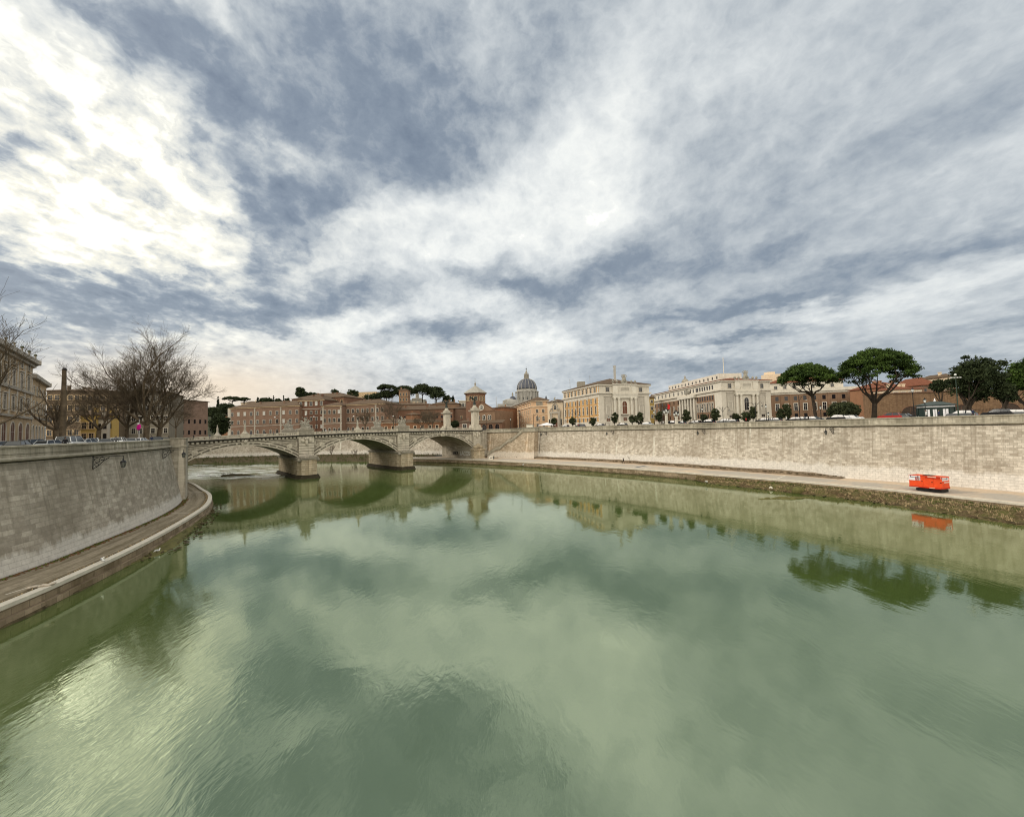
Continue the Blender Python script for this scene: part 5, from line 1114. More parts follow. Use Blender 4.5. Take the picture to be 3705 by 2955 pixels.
# ------------------------------------------------------------------ old brick wall and houses at the right edge
A, Bq = pxy(3140, 1428, 150), pxy(4100, 1400, 135); d = (V(Bq+(0,))-V(A+(0,))).normalized(); D = tuple((V(A+(0,))+V((-d.y, d.x, 0))*3)[:2])
mb = MB(); fw_ = thing('fortress_wall', 'high old brown brick wall with dark arches at the right edge', 'wall', (A[0], A[1], 0)); L = (V(Bq+(0,))-V(A+(0,))).length; T = Matrix.Rotation(math.atan2(d.y, d.x), 4, 'Z')
mb.prism([tuple((T @ V(q))[:2]) for q in ((0, 0, 0), (L, 0, 0), (L, 3, 0), (0, 3, 0))], ZS-.3, 23.4); mb.build('wall_face', passetto, fw_)
mb = MB(); mb.box(-.1, L, -.35, 3.2, 23.4, 23.75, 0, T); mb.build('coping', brick_rd, fw_)
for px in (3297, 3455, 3600, 3690):
    x = (V(pxy(px, 1480, 147)+(0,))-V(A+(0,))).dot(d); me = window_mesh(6.0, 4.6, 'arch', brick_rd, plain('arch_shade_%d' % px, (.06, .04, .03), .9), False); link('blind_arch', me, fw_, T @ V((x, -.02, ZS-.3)), math.atan2(d.y, d.x))
house('roofscape_house', 'ochre house with red tiled roof above the old brick wall', 3166, 3290, 1402, 185, 14, [terra], tile_rd, 3.2, [(.72, 1.6, 1.8, 'rect')], white_st, cols=4, y2=1396)
house('roofscape_house', 'cream house with roof terrace above the old brick wall', 3225, 3335, 1408, 170, 10, [cream_pl], tile_rd, 1.5, [(.75, 1.6, 1.8, 'rect')], white_st, cols=4, y2=1404)
house('roofscape_house', 'brown gabled house with chimney above the old brick wall', 3332, 3392, 1392, 176, 14, [hosp], tile_rd, 3.4, [(.8, 1.0, 1.2, 'rect')], None, cols=2)
house('roofscape_house', 'tall cream tower house half hidden by the small tree', 3424, 3460, 1362, 182, 12, [cream_pl], tile_br, 1.5, [(.8, 1.2, 1.8, 'rect'), (.6, 1.2, 1.8, 'rect')], terra, cols=3)
house('roofscape_house', 'low orange house behind the trunk of the tallest pine', 3150, 3200, 1412, 200, 12, [terra], tile_rd, 1.2, [], None)
# ------------------------------------------------------------------ placing things behind the parapets
def hy(px): return 1549-.0285*(px-PW/2)
def wallD(px, path):
    d = ray(px, hy(px)); u = d.x/d.y
    for a, b in zip(path, path[1:]):
        fa, fb = a.x-u*a.y, b.x-u*b.y
        if fa*fb <= 0 and a.y > 1: t = fa/(fa-fb) if fa != fb else 0; return a.y+(b.y-a.y)*t
    return 100
RT, LT = offs(RB, 2.3), offs(LB, 2.9)
def spot(px, extra, side='R'):
    path = RT if side == 'R' else LT; D = wallD(px, path)+extra; p = atd(px, hy(px), D); return V((p.x, p.y, ZS if side == 'R' else ZSL))
# ------------------------------------------------------------------ trees
nrng = np.random.default_rng(11)
def crown_blobs(rg, n, dims, shape):
    out = []
    for _ in range(n):
        while True:
            x, y, z = rg.uniform(-1, 1), rg.uniform(-1, 1), rg.uniform(-1, 1)
            r = math.hypot(x, y)
            if shape == 'umbrella':
                top = .15+.85*math.sqrt(max(0, 1-min(1, r*r)))
                if r < 1 and z < 1: z = top-rg.random()**1.5*.5*(1-.45*r)-.08*r; break
            elif shape == 'cone':
                z = rg.random(); 
                if r < 1-z*.9: z = z*2-1; break
            elif r*r+z*z < 1 and (r*r+z*z > .25 or rg.random() < .3): break
        out.append((x*dims[0], y*dims[1], z*dims[2]))
    return out
def limb(mb, rg, p, d, L, r, n=4, curl=.2):
    pts = [V(p)]; d = V(d).normalized()
    for i in range(n): d = (d+V((rg.uniform(-curl, curl), rg.uniform(-curl, curl), rg.uniform(-curl*.4, curl*.8)))).normalized(); pts.append(pts[-1]+d*L/n)
    mb.tube(pts, [r*(1-.55*i/n) for i in range(n+1)], 7); return pts[-1], d
def tree(name, label, px0, px1, ytop, ycb, D, shape, leaf, seed, trunkpx=None, nblob=160, per=70, lsz=.16, br=None, cat='tree', trunks=1, fork=.5, group=None, zb=None, dy=None, tr=.35, rgh=1.0, rag=False):
    rg = random.Random(seed); xc = (px0+px1)/2; zt = atd(xc, ytop, D).z; zc = atd(xc, ycb, D).z; w_ = (px1-px0)*D/F*.98/2/math.sqrt(1+((px0+px1)/2/F-PW/2/F)**2)
    tp = atd(trunkpx or xc, hy(xc), D); z0 = ZS if zb is None else zb; cx = atd(xc, (ytop+ycb)/2, D).x-tp.x
    t = thing(name, label, cat, (tp.x, D, z0), group=group); H, Cb = zt-z0, zc-z0; ch = H-Cb
    dims = (w_, (dy or w_), ch*(.86 if shape == 'umbrella' else .5)); cz = Cb+ch*.14 if shape == 'umbrella' else Cb+ch/2
    br = br or (min(w_, ch)*.22*rgh)
    bl = crown_blobs(rg, nblob, (dims[0]-br*.6, dims[1]-br*.6, dims[2]-br*.5), shape)
    vz = (.32, .55) if shape == 'umbrella' else (.5, .85)
    if rag: bl = [(x*s_, y*s_, z*rg.uniform(.85, 1.25)) for x, y, z in bl for s_ in (rg.choice((.75, .95, 1.1, 1.4)),)]
    P = np.concatenate([ball(nrng, per, (x+cx, y, z+cz), (br*(q_ := rg.uniform(.6, 1.35)), br*q_, br*q_*rg.uniform(*vz))) for x, y, z in bl])
    leaves('crown', P, lsz, leaf, nrng, t, .3)
    mb = MB(); fz = max(.5, Cb*fork if shape != 'umbrella' else Cb*fork)
    if shape == 'cone': mb.tube([(0, 0, -.2), (0, 0, H*.7)], [tr, tr*.3], 6)
    else:
        for k_ in range(trunks):
            off = (k_-(trunks-1)/2)*1.2
            lean = (off*.4+cx*.25, rg.uniform(-.3, .3))
            tip = V((lean[0], lean[1], fz)); mb.tube([(off, 0, -.3), (off*.9, 0, .4), (off+lean[0]*.4, lean[1]*.5, fz*.5), tuple(tip)], [tr*1.35, tr*1.05, tr*.92, tr*.85], 9)
            nl = 7 if shape == 'umbrella' else 5
            for j in range(nl):
                a = 2*PI*j/nl+rg.uniform(-.3, .3); rr = rg.uniform(.45, .8); e = V((cx+dims[0]*rr*math.cos(a), dims[1]*rr*math.sin(a), cz+dims[2]*(.1 if shape == 'umbrella' else -.1)))
                m1 = tip.lerp(e, .5)+V((0, 0, -.08*(e-tip).length)); mb.tube([tuple(tip+V((0, 0, -.3))), tuple(tip.lerp(m1, .5)+V((0, 0, .02*H))), tuple(m1), tuple(e)], [tr*.62, tr*.5, tr*.38, tr*.12], 6)
                for q in range(3):
                    s_ = m1.lerp(e, .15+.3*q); limb(mb, rg, s_, (rg.uniform(-1, 1), rg.uniform(-1, 1), .5), (e-tip).length*.4, tr*.2, 3)
    mb.build('trunk', bark_d if shape != 'plane' else bark, t)
    return t
# umbrella pines in front of the brown block
tree('umbrella_pine', 'lower umbrella pine with leaning trunk in front of the brown block', 2797, 3035, 1310, 1404, 118, 'umbrella', leaf_pine, 3, 2952, 240, 100, .23, br=1.15, fork=.78, tr=.42)
tree('umbrella_pine', 'tallest umbrella pine with forked trunk, right of its lower neighbour', 3008, 3328, 1254, 1388, 112, 'umbrella', leaf_pine, 8, 3163, 330, 105, .23, br=1.35, fork=.46, tr=.62)
tree('evergreen_oak', 'big dark evergreen oak behind the street lamp at the right', 3418, 3640, 1290, 1450, 96, 'oak', leaf_oak, 5, 3490, 230, 100, .24, br=1.2, rag=True, tr=.4, trunks=2, fork=.7)
tree('evergreen_oak', 'dark evergreen oak filling the gap beside the right picture edge', 3596, 3680, 1388, 1458, 92, 'oak', leaf_oak, 15, 3632, 80, 90, .25, br=1.1, tr=.3, trunks=2, fork=.7)
tree('umbrella_pine', 'large pine rising out of frame at the right edge', 3585, 3990, 1272, 1452, 98, 'umbrella', leaf_pine, 6, 3690, 330, 100, .26, br=1.5, tr=.5, fork=.6)
tree('small_tree', 'small crooked tree in front of the old brick wall', 3362, 3430, 1375, 1418, 92, 'oak', leaf_oak, 7, 3412, 70, 80, .22, br=.8, tr=.22, fork=.5)
tree('round_bush', 'wide dark green shrub in front of the brown block between the pines', 2984, 3118, 1455, 1516, 106, 'oak', leaf_ol, 9, None, 190, 90, .22, br=.75, tr=.12, fork=.3)
ol = [(1991, 2015, 1508, 0), (2058, 2083, 1508, 1), (2132, 2156, 1505, 2), (2210, 2236, 1494, 3), (2274, 2300, 1502, 4), (2293, 2330, 1488, 5), (2370, 2401, 1487, 6), (2466, 2499, 1479, 7), (2537, 2560, 1493, 8), (2571, 2604, 1475, 9), (2650, 2676, 1492, 10), (2684, 2714, 1488, 11), (2711, 2736, 1470, 12), (2810, 2838, 1478, 13), (2830, 2864, 1455, 14)]
lab = ['slim tree in front of the small cream church', 'leftmost tree in front of the ochre side of the palace', 'tree before the corner of the ochre palace side', 'tree before the left columns of the first palace front', 'low half of the clump before the first palace front', 'tall half of the clump before the first palace front', 'tree below the red flag', 'tree before the tall colonnade', 'small tree beside the iron lamp of the white palace', 'tall tree at the corner of the white palace', 'small round tree before the left part of the white front', 'low brownish tree before the arched window of the white palace', 'taller tree right beside the brownish one', 'low tree at the right edge of the white palace', 'tall tree before the brown block at its left end']
for (x0, x1, yt, i) in ol:
    D = wallD((x0+x1)/2, RT)+7
    tree('oleander_tree', 'bushy dark street '+lab[i], x0, x1, yt, hy(x0)-7+(i % 3)*3, D, 'oak', leaf_ol, 30+i, None, 26+(i*7) % 14, 75, .24, br=.60, tr=.10, fork=.9, rag=True, group='clipped trees along the right parapet')
# left shrubs beyond the bridge and hill trees
tree('dark_shrub', 'dark shrubbery left of the hospital above the bridge', 752, 838, 1492, 1575, 262, 'oak', leaf_oak, 41, None, 150, 60, .5, br=2.0, tr=.3)
for i, (n_, l_, x0, x1, yt, yb, D, shp, nb) in enumerate([
 ('round_tree', 'dark evergreen mass on the slope just left of the hospital roof', 790, 850, 1458, 1500, 330, 'oak', 90), ('round_tree', 'dark slope foliage touching the pink brown block', 748, 800, 1474, 1512, 330, 'oak', 80),
 ('umbrella_pine', 'wide flat umbrella pine on the left skyline', 808, 872, 1436, 1449, 420, 'umbrella', 60), ('umbrella_pine', 'smaller umbrella pine touching the wide flat one', 862, 904, 1440, 1449, 430, 'umbrella', 40),
 ('round_tree', 'round dark tree clump left of the cypress pair on the ridge', 938, 986, 1440, 1466, 430, 'oak', 60), ('round_tree', 'leafy dark clump between two ridge cypresses', 992, 1022, 1444, 1466, 430, 'oak', 40), ('round_tree', 'leafy clump right of the second ridge cypress', 1028, 1050, 1443, 1466, 430, 'oak', 36),
 ('cypress', 'lone tall cypress on the skyline by the bare plane tree', 784, 794, 1436, 1472, 430, 'cone', 30), ('cypress', 'pointed cypress over the left round clump', 927, 940, 1431, 1462, 428, 'cone', 30), ('cypress', 'slender cypress left of the leafy clump', 986, 993, 1434, 1464, 428, 'cone', 24), ('cypress', 'slender cypress right of the leafy clump', 1022, 1030, 1431, 1464, 428, 'cone', 24),
 ('conifer', 'bushy conifer standing above the left hospital roof', 1070, 1104, 1400, 1442, 400, 'oak', 60), ('round_tree', 'low ridge scrub right of the bushy conifer', 1100, 1150, 1422, 1436, 440, 'oak', 40), ('round_tree', 'small bush by the rampart block on the ridge', 1200, 1226, 1411, 1428, 440, 'oak', 26), ('round_tree', 'dark ridge tree in front of the rampart block', 1256, 1295, 1409, 1446, 430, 'oak', 50),
 ('round_tree', 'dark scrub below the plain stone fort', 1320, 1375, 1424, 1458, 430, 'oak', 60),
 ('umbrella_pine', 'leftmost high umbrella pine left of the bell tower', 1368, 1430, 1391, 1410, 420, 'umbrella', 70), ('round_tree', 'lower spreading foliage under the leftmost high pine', 1362, 1430, 1412, 1444, 424, 'oak', 70),
 ('umbrella_pine', 'dark umbrella pine behind the bell tower', 1424, 1500, 1396, 1430, 425, 'umbrella', 110), ('umbrella_pine', 'highest umbrella pine right of the monument', 1498, 1562, 1389, 1425, 425, 'umbrella', 110), ('umbrella_pine', 'rightmost umbrella pine of the hilltop group', 1546, 1606, 1399, 1432, 428, 'umbrella', 90), ('umbrella_pine', 'small low pine below the rightmost hilltop pine', 1556, 1606, 1413, 1444, 415, 'umbrella', 60),
 ('round_tree', 'bushy tree right of the hilltop pines', 1604, 1634, 1432, 1456, 430, 'oak', 40), ('cypress', 'dark cypress left of the octagonal church tower', 1634, 1645, 1428, 1460, 420, 'cone', 34), ('round_tree', 'dark trees behind the low orange house', 1620, 1668, 1520, 1548, 245, 'oak', 60)]):
    zb = {'umbrella': 40}.get(shp, None) if D > 300 else None
    if D > 300: cx_, hw_ = (x0+x1)/2, (x1-x0)/2*1.22; x0, x1, nb, yt = cx_-hw_, cx_+hw_, int(nb*1.7), yt-3
    t = tree(n_, l_, x0, x1, yt, yb, D, shp, leaf_cy if shp == 'cone' else leaf_oak, 60+i, None, nb, 50, .0026*D*.55, tr=.0012*D, fork=.6 if shp != 'umbrella' else .95, zb=(28 if D > 300 else None), rgh=1.3)
# ------------------------------------------------------------------ bare plane trees
def bare_tree(label, px, D, ytop, spread, seed, fork=.22, tr=.42, lean=0, name='plane_tree', dens=1.0, side='L', fine=.0145, height=None, group=None, depth=6):
    rg = random.Random(seed); base = atd(px, hy(px), D); zb = ZSL if side == 'L' else ZS; H = (atd(px, ytop, D).z-zb) if height is None else height
    t = thing(name, label, 'tree', (base.x, D, zb), group=group); tk = MB(); bm_ = MB(); fz = H*fork
    pts = [(0, 0, -.3), (0, 0, .3), (lean*.3, 0, fz*.55), (lean*.6, 0, fz)]
    tk.tube(pts, [tr*1.35, tr*1.05, tr*.85, tr*.95], 10)
    minr = fine
    def grow(p, d, L, r, lvl):
        n = 4 if lvl < 3 else 3; q = V(p); P = [q]; dd = V(d).normalized(); cz = .08+.03*lvl
        for i in range(n):
            dd = (dd+V((rg.gauss(0, cz), rg.gauss(0, cz), rg.gauss(0, cz*.7)+.05))).normalized(); q = q+dd*(L/n); P.append(q)
        r1 = max(minr, r*.55); (tk if lvl < 2 else bm_).tube(P, [r+(r1-r)*i/n for i in range(n+1)], 7 if lvl < 2 else (4 if lvl < 4 else 3), cap=False)
        if lvl >= depth: return
        kids = (4 if lvl < 2 else ((4 if depth > 5 else 3) if lvl < depth-1 else 6)) if depth > 4 else 3
        for k_ in range(kids):
            tt = rg.uniform(.35, 1.0) if k_ else 1.0; s = P[min(n, int(tt*n))]
            ax = V((rg.gauss(0, 1), rg.gauss(0, 1), rg.gauss(0, .6))); ax = (ax-dd*ax.dot(dd)).normalized()
            ang = rg.uniform(.25, .75) if k_ else rg.uniform(.05, .3)
            nd = (dd*math.cos(ang)+ax*math.sin(ang)); nd.z += .10 if lvl < 3 else .02
            grow(s, nd, L*rg.uniform(.58, .80), r1*rg.uniform(.6, .85) if k_ else r1, lvl+1)
    nl = 5
    Ltot = (H-fz)*.42
    for j in range(nl):
        a = 2*PI*j/nl+rg.uniform(-.35, .35); el = rg.uniform(.55, 1.15) if j else 1.4
        grow(pts[-1], (math.cos(a)*math.cos(el)*spread, math.sin(a)*math.cos(el)*spread, math.sin(el)), Ltot*rg.uniform(.85, 1.1), tr*.55, 1)
    tk.build('trunk', bark, t, smooth=True); bm_.build('branches', bark, t)
    return t
bare_tree('dark bare plane tree with thick Y shaped fork left of the pole', 204, 74, 1395, 1.7, 21, .28, .48, depth=5)
bare_tree('bare plane tree with leaning trunk between the pole and the cars', 352, 92, 1395, 1.4, 22, .26, .42, .6, depth=5)
bare_tree('bare plane tree with forked trunk in the middle of the left row', 458, 102, 1350, 1.3, 23, .24, .46, depth=5)
bare_tree('tallest wide bare plane tree with pale limbs above the left wall', 528, 98, 1215, 1.35, 34, .17, .60, .3, depth=6)
bare_tree('spreading bare plane tree leaning toward the bridge', 572, 104, 1262, 1.5, 29, .16, .55, .8, depth=6)
bare_tree('bare plane tree beside the palace at the far left edge', -45, 58, 1085, .5, 26, .2, .34, depth=5)
bare_tree('bare plane tree with low branches cut by the left frame edge', -40, 52, 1330, 1.5, 37, .3, .34, depth=4)
bare_tree('small thin bare tree behind the parked cars', 262, 110, 1510, 1.3, 28, .3, .12, depth=4, name='small_bare_tree')
bare_tree('faint bare tree near the pink brown block', 636, 150, 1440, 1.2, 39, .3, .25, depth=5)
for i, (px, yt, D, l_) in enumerate([(1424, 1435, 232, 'tall leafless brown tree left of the second pier statue'), (1552, 1478, 228, 'low leafless tree before the orange house'), (1530, 1490, 236, 'spindly leafless tree behind the low leafless one'), (1322, 1480, 236, 'leafless sapling before the rose brown wing'), (1565, 1470, 245, 'wide leafless tree left of the far victory column')]):
    bare_tree(l_, px, D, yt, 1.3, 50+i, .3, .28, side='R', fine=.03, depth=5, name='bare_tree')
for i, (px, l_) in enumerate([(1200, 'bare bank tree seen under the middle arch'), (760, 'bare tree on the far bank under the first arch'), (1285, 'thin bare shrub on the far bank under the middle arch')]):
    p = onz(px, 1655, 1.2); t = bare_tree(l_, px, p.y, 0, 1.4, 70+i, .25, .22, side='R', fine=.03, height=9 if i < 2 else 6, depth=4, name='bare_tree'); t.location = (p.x, p.y, .8)
bare_tree('tiny climbing plant stems against the right wall', 2277, 150, 1500, .5, 99, .3, .05, side='R', height=3, depth=2, name='sapling').location = onz(2277, 1670, 2.4)
# tall pole in the left row
def at_street(px, D, side): p = atd(px, hy(px), D); return V((p.x, p.y, ZSL if side == 'L' else ZS))
t = thing('utility_pole', 'tall thick dark pole in the row of bare trees', 'pole', at_street(227, 70, 'L'))
hp = pz(227, 1337, 70)-ZSL; mb = MB(); mb.tube([(0, 0, -.2), (0, 0, hp*.55), (0, 0, hp)], [.42, .36, .27], 10); mb.build('shaft', bark, t); mb = MB(); mb.lathe([(.30, hp-.1), (.33, hp), (.2, hp+.25)], 8); mb.build('cap', iron, t)
# ------------------------------------------------------------------ vehicles
paints = {n: plain('car_paint_'+n, c, .25, .1, spec=.5) for n, c in dict(white=(.75, .76, .76), silver=(.45, .46, .47), black=(.012, .012, .014), grey=(.13, .135, .14), red=(.35, .02, .015), blue=(.03, .07, .22)).items()}
carglass = plain('car_glass', (.02, .025, .03), .08, spec=.6); lampm = plain('car_lamp', (.7, .7, .68), .2); redl = plain('tail_lamp', (.35, .01, .01), .3)
def car(label, loc, rz, paint, kind='car', proto={}, group=None):
    if kind not in proto or True:
        L, W_, H, hood = {'car': (4.1, 1.72, 1.46, .95), 'van': (4.9, 1.9, 1.95, 1.1), 'suv': (4.4, 1.82, 1.65, 1.05)}[kind]
        key = (kind, paint)
        if key not in proto:
            body = MB(); prof = [(-L/2, .45), (-L/2+.05, .85), (-L/2+.25, hood), (-L*.18, hood+.04), (L/2-.35, hood-.02), (L/2-.05, .75), (L/2, .42), (L/2-.1, .25), (-L/2+.1, .25)]
            for y0, y1, s0, s1 in ((-W_/2, -W_/2+.10, .965, 1), (-W_/2+.10, W_/2-.10, 1, 1), (W_/2-.10, W_/2, 1, .965)):
                n = len(prof); body.add([(x*s0, y0, z*s0+.02) for x, z in prof]+[(x*s1, y1, z*s1+.02) for x, z in prof], [(i, (i+1) % n, n+(i+1) % n, n+i) for i in range(n)]+[tuple(range(n))[::-1], tuple(range(n, 2*n))])
            cb = [(-L*.42, hood-.02), (-L*.33, H-.08), (-L*.05, H), (L*.10, H-.03), (L*.27, hood-.02)] if kind != 'van' else [(-L*.48, hood-.1), (-L*.46, H-.05), (0, H), (L*.18, H-.03), (L*.34, hood-.05)]
            gl = MB(); yb, yt = W_/2-.08, W_/2-.26
            for (xa, za), (xb, zb2) in zip(cb, cb[1:]):
                fa, fb = (za-cb[0][1])/(H-cb[0][1]), (zb2-cb[0][1])/(H-cb[0][1]); ya, yb_ = yb+(yt-yb)*fa, yb+(yt-yb)*fb
                top = za > H-.15 and zb2 > H-.15
                (body if top else gl).add([(xa, -ya, za), (xb, -yb_, zb2), (xb, yb_, zb2), (xa, ya, za)], [(0, 1, 2, 3)])
            for s in (-1, 1): gl.add([(x, s*(yb+(yt-yb)*(z-cb[0][1])/(H-cb[0][1])), z) for x, z in cb], [tuple(range(len(cb)))])
            for xa, xb in ((cb[1][0], cb[0][0]), (cb[3][0], cb[4][0]), ((cb[1][0]+cb[3][0])/2,)*2):
                for s in (-1, 1): body.tube([(xa, s*yt, H-.04), (xb, s*yb, hood)], .045, 4)
            parts_ = [('body', body, paints[paint]), ('windows', gl, carglass)]
            wh = MB(); wh.tube([(0, -.1, 0), (0, .1, 0)], .32, 14); rm = MB(); rm.tube([(0, -.115, 0), (0, .115, 0)], .19, 10); hl = MB(); hl.ell((0, 0, 0), (.08, .16, .09), 8, 5)
            proto[key] = (parts_, wh, rm, hl, L, W_, hood, {})
        parts_, wh, rm, hl, L, W_, hood, cache = proto[key]
        t = thing('parked_car' if kind != 'van' else 'parked_van', label, 'car' if kind != 'van' else 'van', loc, rz, group)
        def put(nm, mb, m, parent, lc=None):
            if nm not in cache: o = mb.build(nm, m, parent); cache[nm] = o.data; o.location = lc or (0, 0, 0); return o
            return link(nm, cache[nm], parent, lc)
        for nm, mb, m in parts_: put(nm, mb, m, t)
        for x in (-L*.31, L*.31):
            for y in (-W_/2+.1, W_/2-.1): w_ = put('wheel', wh, rubber, t, (x, y, .32)); put('rim', rm, chrome, w_)
        for y in (-W_*.34, W_*.34): put('headlight', hl, lampm, t, (L/2-.06, y, .66)); put('tail_light', hl, redl, t, (-L/2+.04, y, .74)) if 'tail_light' in cache else cache.__setitem__('tail_light', hl.build('tail_light', redl, t, loc=(-L/2+.04, y, .74)).data)
    return t
def along(path, p):                        # direction of the wall next to p
    best = min(range(len(path)-1), key=lambda i: (path[i]-V((p.x, p.y, 0))).length); d = path[best+1]-path[best]; return math.atan2(d.y, d.x)
LCARS = [(12, 5, 'car', 'silver', 'silver car cut by the left frame edge behind the parapet'), (70, 3, 'car', 'black', 'dark car with long windscreen nearest the palace arches'), (125, 8, 'suv', 'grey', 'dark grey car before the last palace arch'), (168, 10, 'car', 'white', 'white car left of the dark forked tree'), (186, 4, 'car', 'silver', 'silver car at the foot of the dark forked tree'),
 (258, 4, 'van', 'white', 'white van just right of the tall pole'), (282, 12, 'car', 'white', 'white car behind the van by the pole'), (318, 5, 'car', 'silver', 'silver car left of the leaning plane tree'), (335, 13, 'suv', 'white', 'white car in the second row by the leaning tree'), (385, 5, 'car', 'grey', 'dark grey car with sloping hood right of the leaning tree'), (402, 13, 'car', 'white', 'long white car in the second row between two plane trees'), (430, 5, 'suv', 'white', 'white car left of the middle plane tree'),
 (478, 6, 'car', 'silver', 'silver car right of the middle plane tree'), (492, 14, 'car', 'black', 'black car in the second row right of the middle tree'), (508, 5, 'car', 'white', 'white car left of the tallest tree trunk'), (566, 6, 'suv', 'black', 'black car right of the tallest tree trunk'), (592, 6, 'car', 'black', 'black car at the end of the left row near the bridge')]
for px, ex, kd, pt, lb in LCARS:
    p = spot(px, ex+3, 'L'); car(lb, p, along(LT, p)+(PI if ex > 8 else 0)+.25*math.sin(px), pt, kd, group='cars parked behind the left wall')
RC_ = [(2044, 'black', 'left of the ochre palace side'), (2100, 'grey', 'under the first iron lamps'), (2170, 'black', 'at the corner of the ochre palace'), (2252, 'black', 'before the first palace front'), (2345, 'silver', 'in the gap between the palaces'), (2430, 'black', 'between the white lantern pillars'), (2462, 'grey', 'left of the colonnade tree'), (2516, 'black', 'before the brown wing of the white palace'), (2562, 'black', 'between two trees near the white corner'), (2622, 'grey', 'at the double lamp before the white corner'), (2648, 'black', 'before the left panel of the white front'), (2764, 'black', 'by the single lamps of the white front'), (2800, 'grey', 'at the seam of white and brown buildings'), (2876, 'black', 'before the left windows of the brown block'), (2905, 'black', 'under the curved lamp of the brown block'), (2945, 'grey', 'at the foot of the lower pine'), (3030, 'black', 'left below the wide shrub'), (3052, 'silver', 'below the middle of the wide shrub'), (3085, 'white', 'below the right part of the wide shrub'), (3222, 'red', 'right of the tallest pine trunk'), (3250, 'grey', 'left of the kiosk'), (3275, 'black', 'beside the blind arch left of the kiosk'), (3480, 'grey', 'at the foot of the tall street lamp'), (3612, 'black', 'under the dark oaks'), (3670, 'grey', 'near the right picture edge')]
for px, pt, lb in RC_:
    p = spot(px, 5.5, 'R'); car(pt+' car parked behind the right parapet '+lb, p, along(RT, p)+(0 if px % 2 else PI), pt, 'suv' if px % 3 == 0 else 'car', group='cars parked along the right parapet')
# ------------------------------------------------------------------ lamps
def lantern(mb, gl, x, y, z, s=1.0):
    mb.lathe([(.05*s, 0), (.16*s, .03*s), (.14*s, .06*s)], 6, (x, y, z)); gl.lathe([(.14*s, .06*s), (.24*s, .55*s)], 6, (x, y, z)); mb.lathe([(.28*s, .55*s), (.20*s, .70*s), (.07*s, .80*s), (.03*s, 1.0*s)], 6, (x, y, z))
    for j in range(6): a = PI*j/3; mb.tube([(x+.145*s*math.cos(a), y+.145*s*math.sin(a), z+.06*s), (x+.245*s*math.cos(a), y+.245*s*math.sin(a), z+.55*s)], .015*s, 3)
def lamp(px, ytop, kind, label, D=None, ex=4.0, side='R', col_=None, loc=None, rz=0.0):
    if loc is None: D = D or wallD(px, RT if side == 'R' else LT)+ex; loc = at_street(px, D, side); H = pz(px, ytop, D)-loc.z
    else: H = ytop; loc = V(loc)
    t = thing('street_lamp', label, 'street lamp', loc, rz, 'street lamps'); p, g = MB(), MB(); m_ = col_ or iron
    if kind == 'post':
        p.lathe([(.28, -.2), (.28, .35), (.16, .5), (.10, 1.2), (.07, 1.4), (.06, H-1.2), (.10, H-1.1), (.05, H-1.0)], 8); lantern(p, g, 0, 0, H-1.0, 1.1)
    elif kind in ('double', 'arm'):
        p.lathe([(.3, -.2), (.3, .4), (.15, .6), (.09, 1.4), (.07, H-.2), (.05, H)], 8)
        for s in ((-1, 1) if kind == 'double' else (1,)):
            pts = [(0, 0, H-1.6), (s*.5, 0, H-.7), (s*1.0, 0, H-.1), (s*1.6, 0, H-.05), (s*1.95, 0, H-.5), (s*1.9, 0, H-.9)]; p.tube(pts, .045, 5); p.tube([(0, 0, H-.5), (s*.7, 0, H-.35), (s*1.0, 0, H-.6)], .03, 4)
            p.lathe([(.06, 0), (.25, -.22), (.26, -.26)], 8, (s*1.9, 0, H-.9)); g.ell((s*1.9, 0, H-1.2), (.2, .2, .14), 8, 5)
    elif kind == 'globe':
        p.tube([(0, 0, -.2), (0, 0, H)], [.10, .05], 6); p.tube([(0, 0, H-.1), (.5, 0, H+.2), (1.0, 0, H+.1)], .035, 4); g.ell((1.05, 0, H-.05), (.34, .34, .2), 8, 5)
    elif kind == 'pillar':
        p.lathe([(.75, -.2), (.75, .6), (.55, .8), (.48, H-2.6), (.62, H-2.4), (.62, H-2.1)], 4, ph=PI/4)
    elif kind == 'high':
        p.tube([(0, 0, -.2), (0, 0, H)], [.12, .06], 7); p.tube([(-1.0, 0, H), (1.0, 0, H)], .05, 4)
        for x in (-.9, -.3, .3, .9): g.box(x-.16, x+.16, -.12, .12, H-.05, H+.12)
        g.ell((0, 0, H+.6), (.2, .2, .2), 8, 5); p.tube([(0, 0, H), (0, 0, H+.5)], .05, 4)
    p.build('post', m_ if kind != 'pillar' else white_st, t)
    if kind == 'pillar':
        q = MB(); q.tube([(-.6, 0, H-2.1), (.6, 0, H-2.1)], .06, 4)
        for x in (-.6, .6): lantern(q, g, x, 0, H-2.05, 1.6)
        lantern(q, g, 0, 0, H-1.7, 1.9); q.build('lantern_frame', iron, t)
    g.build('lamp_glass', lamp_gl, t); return t
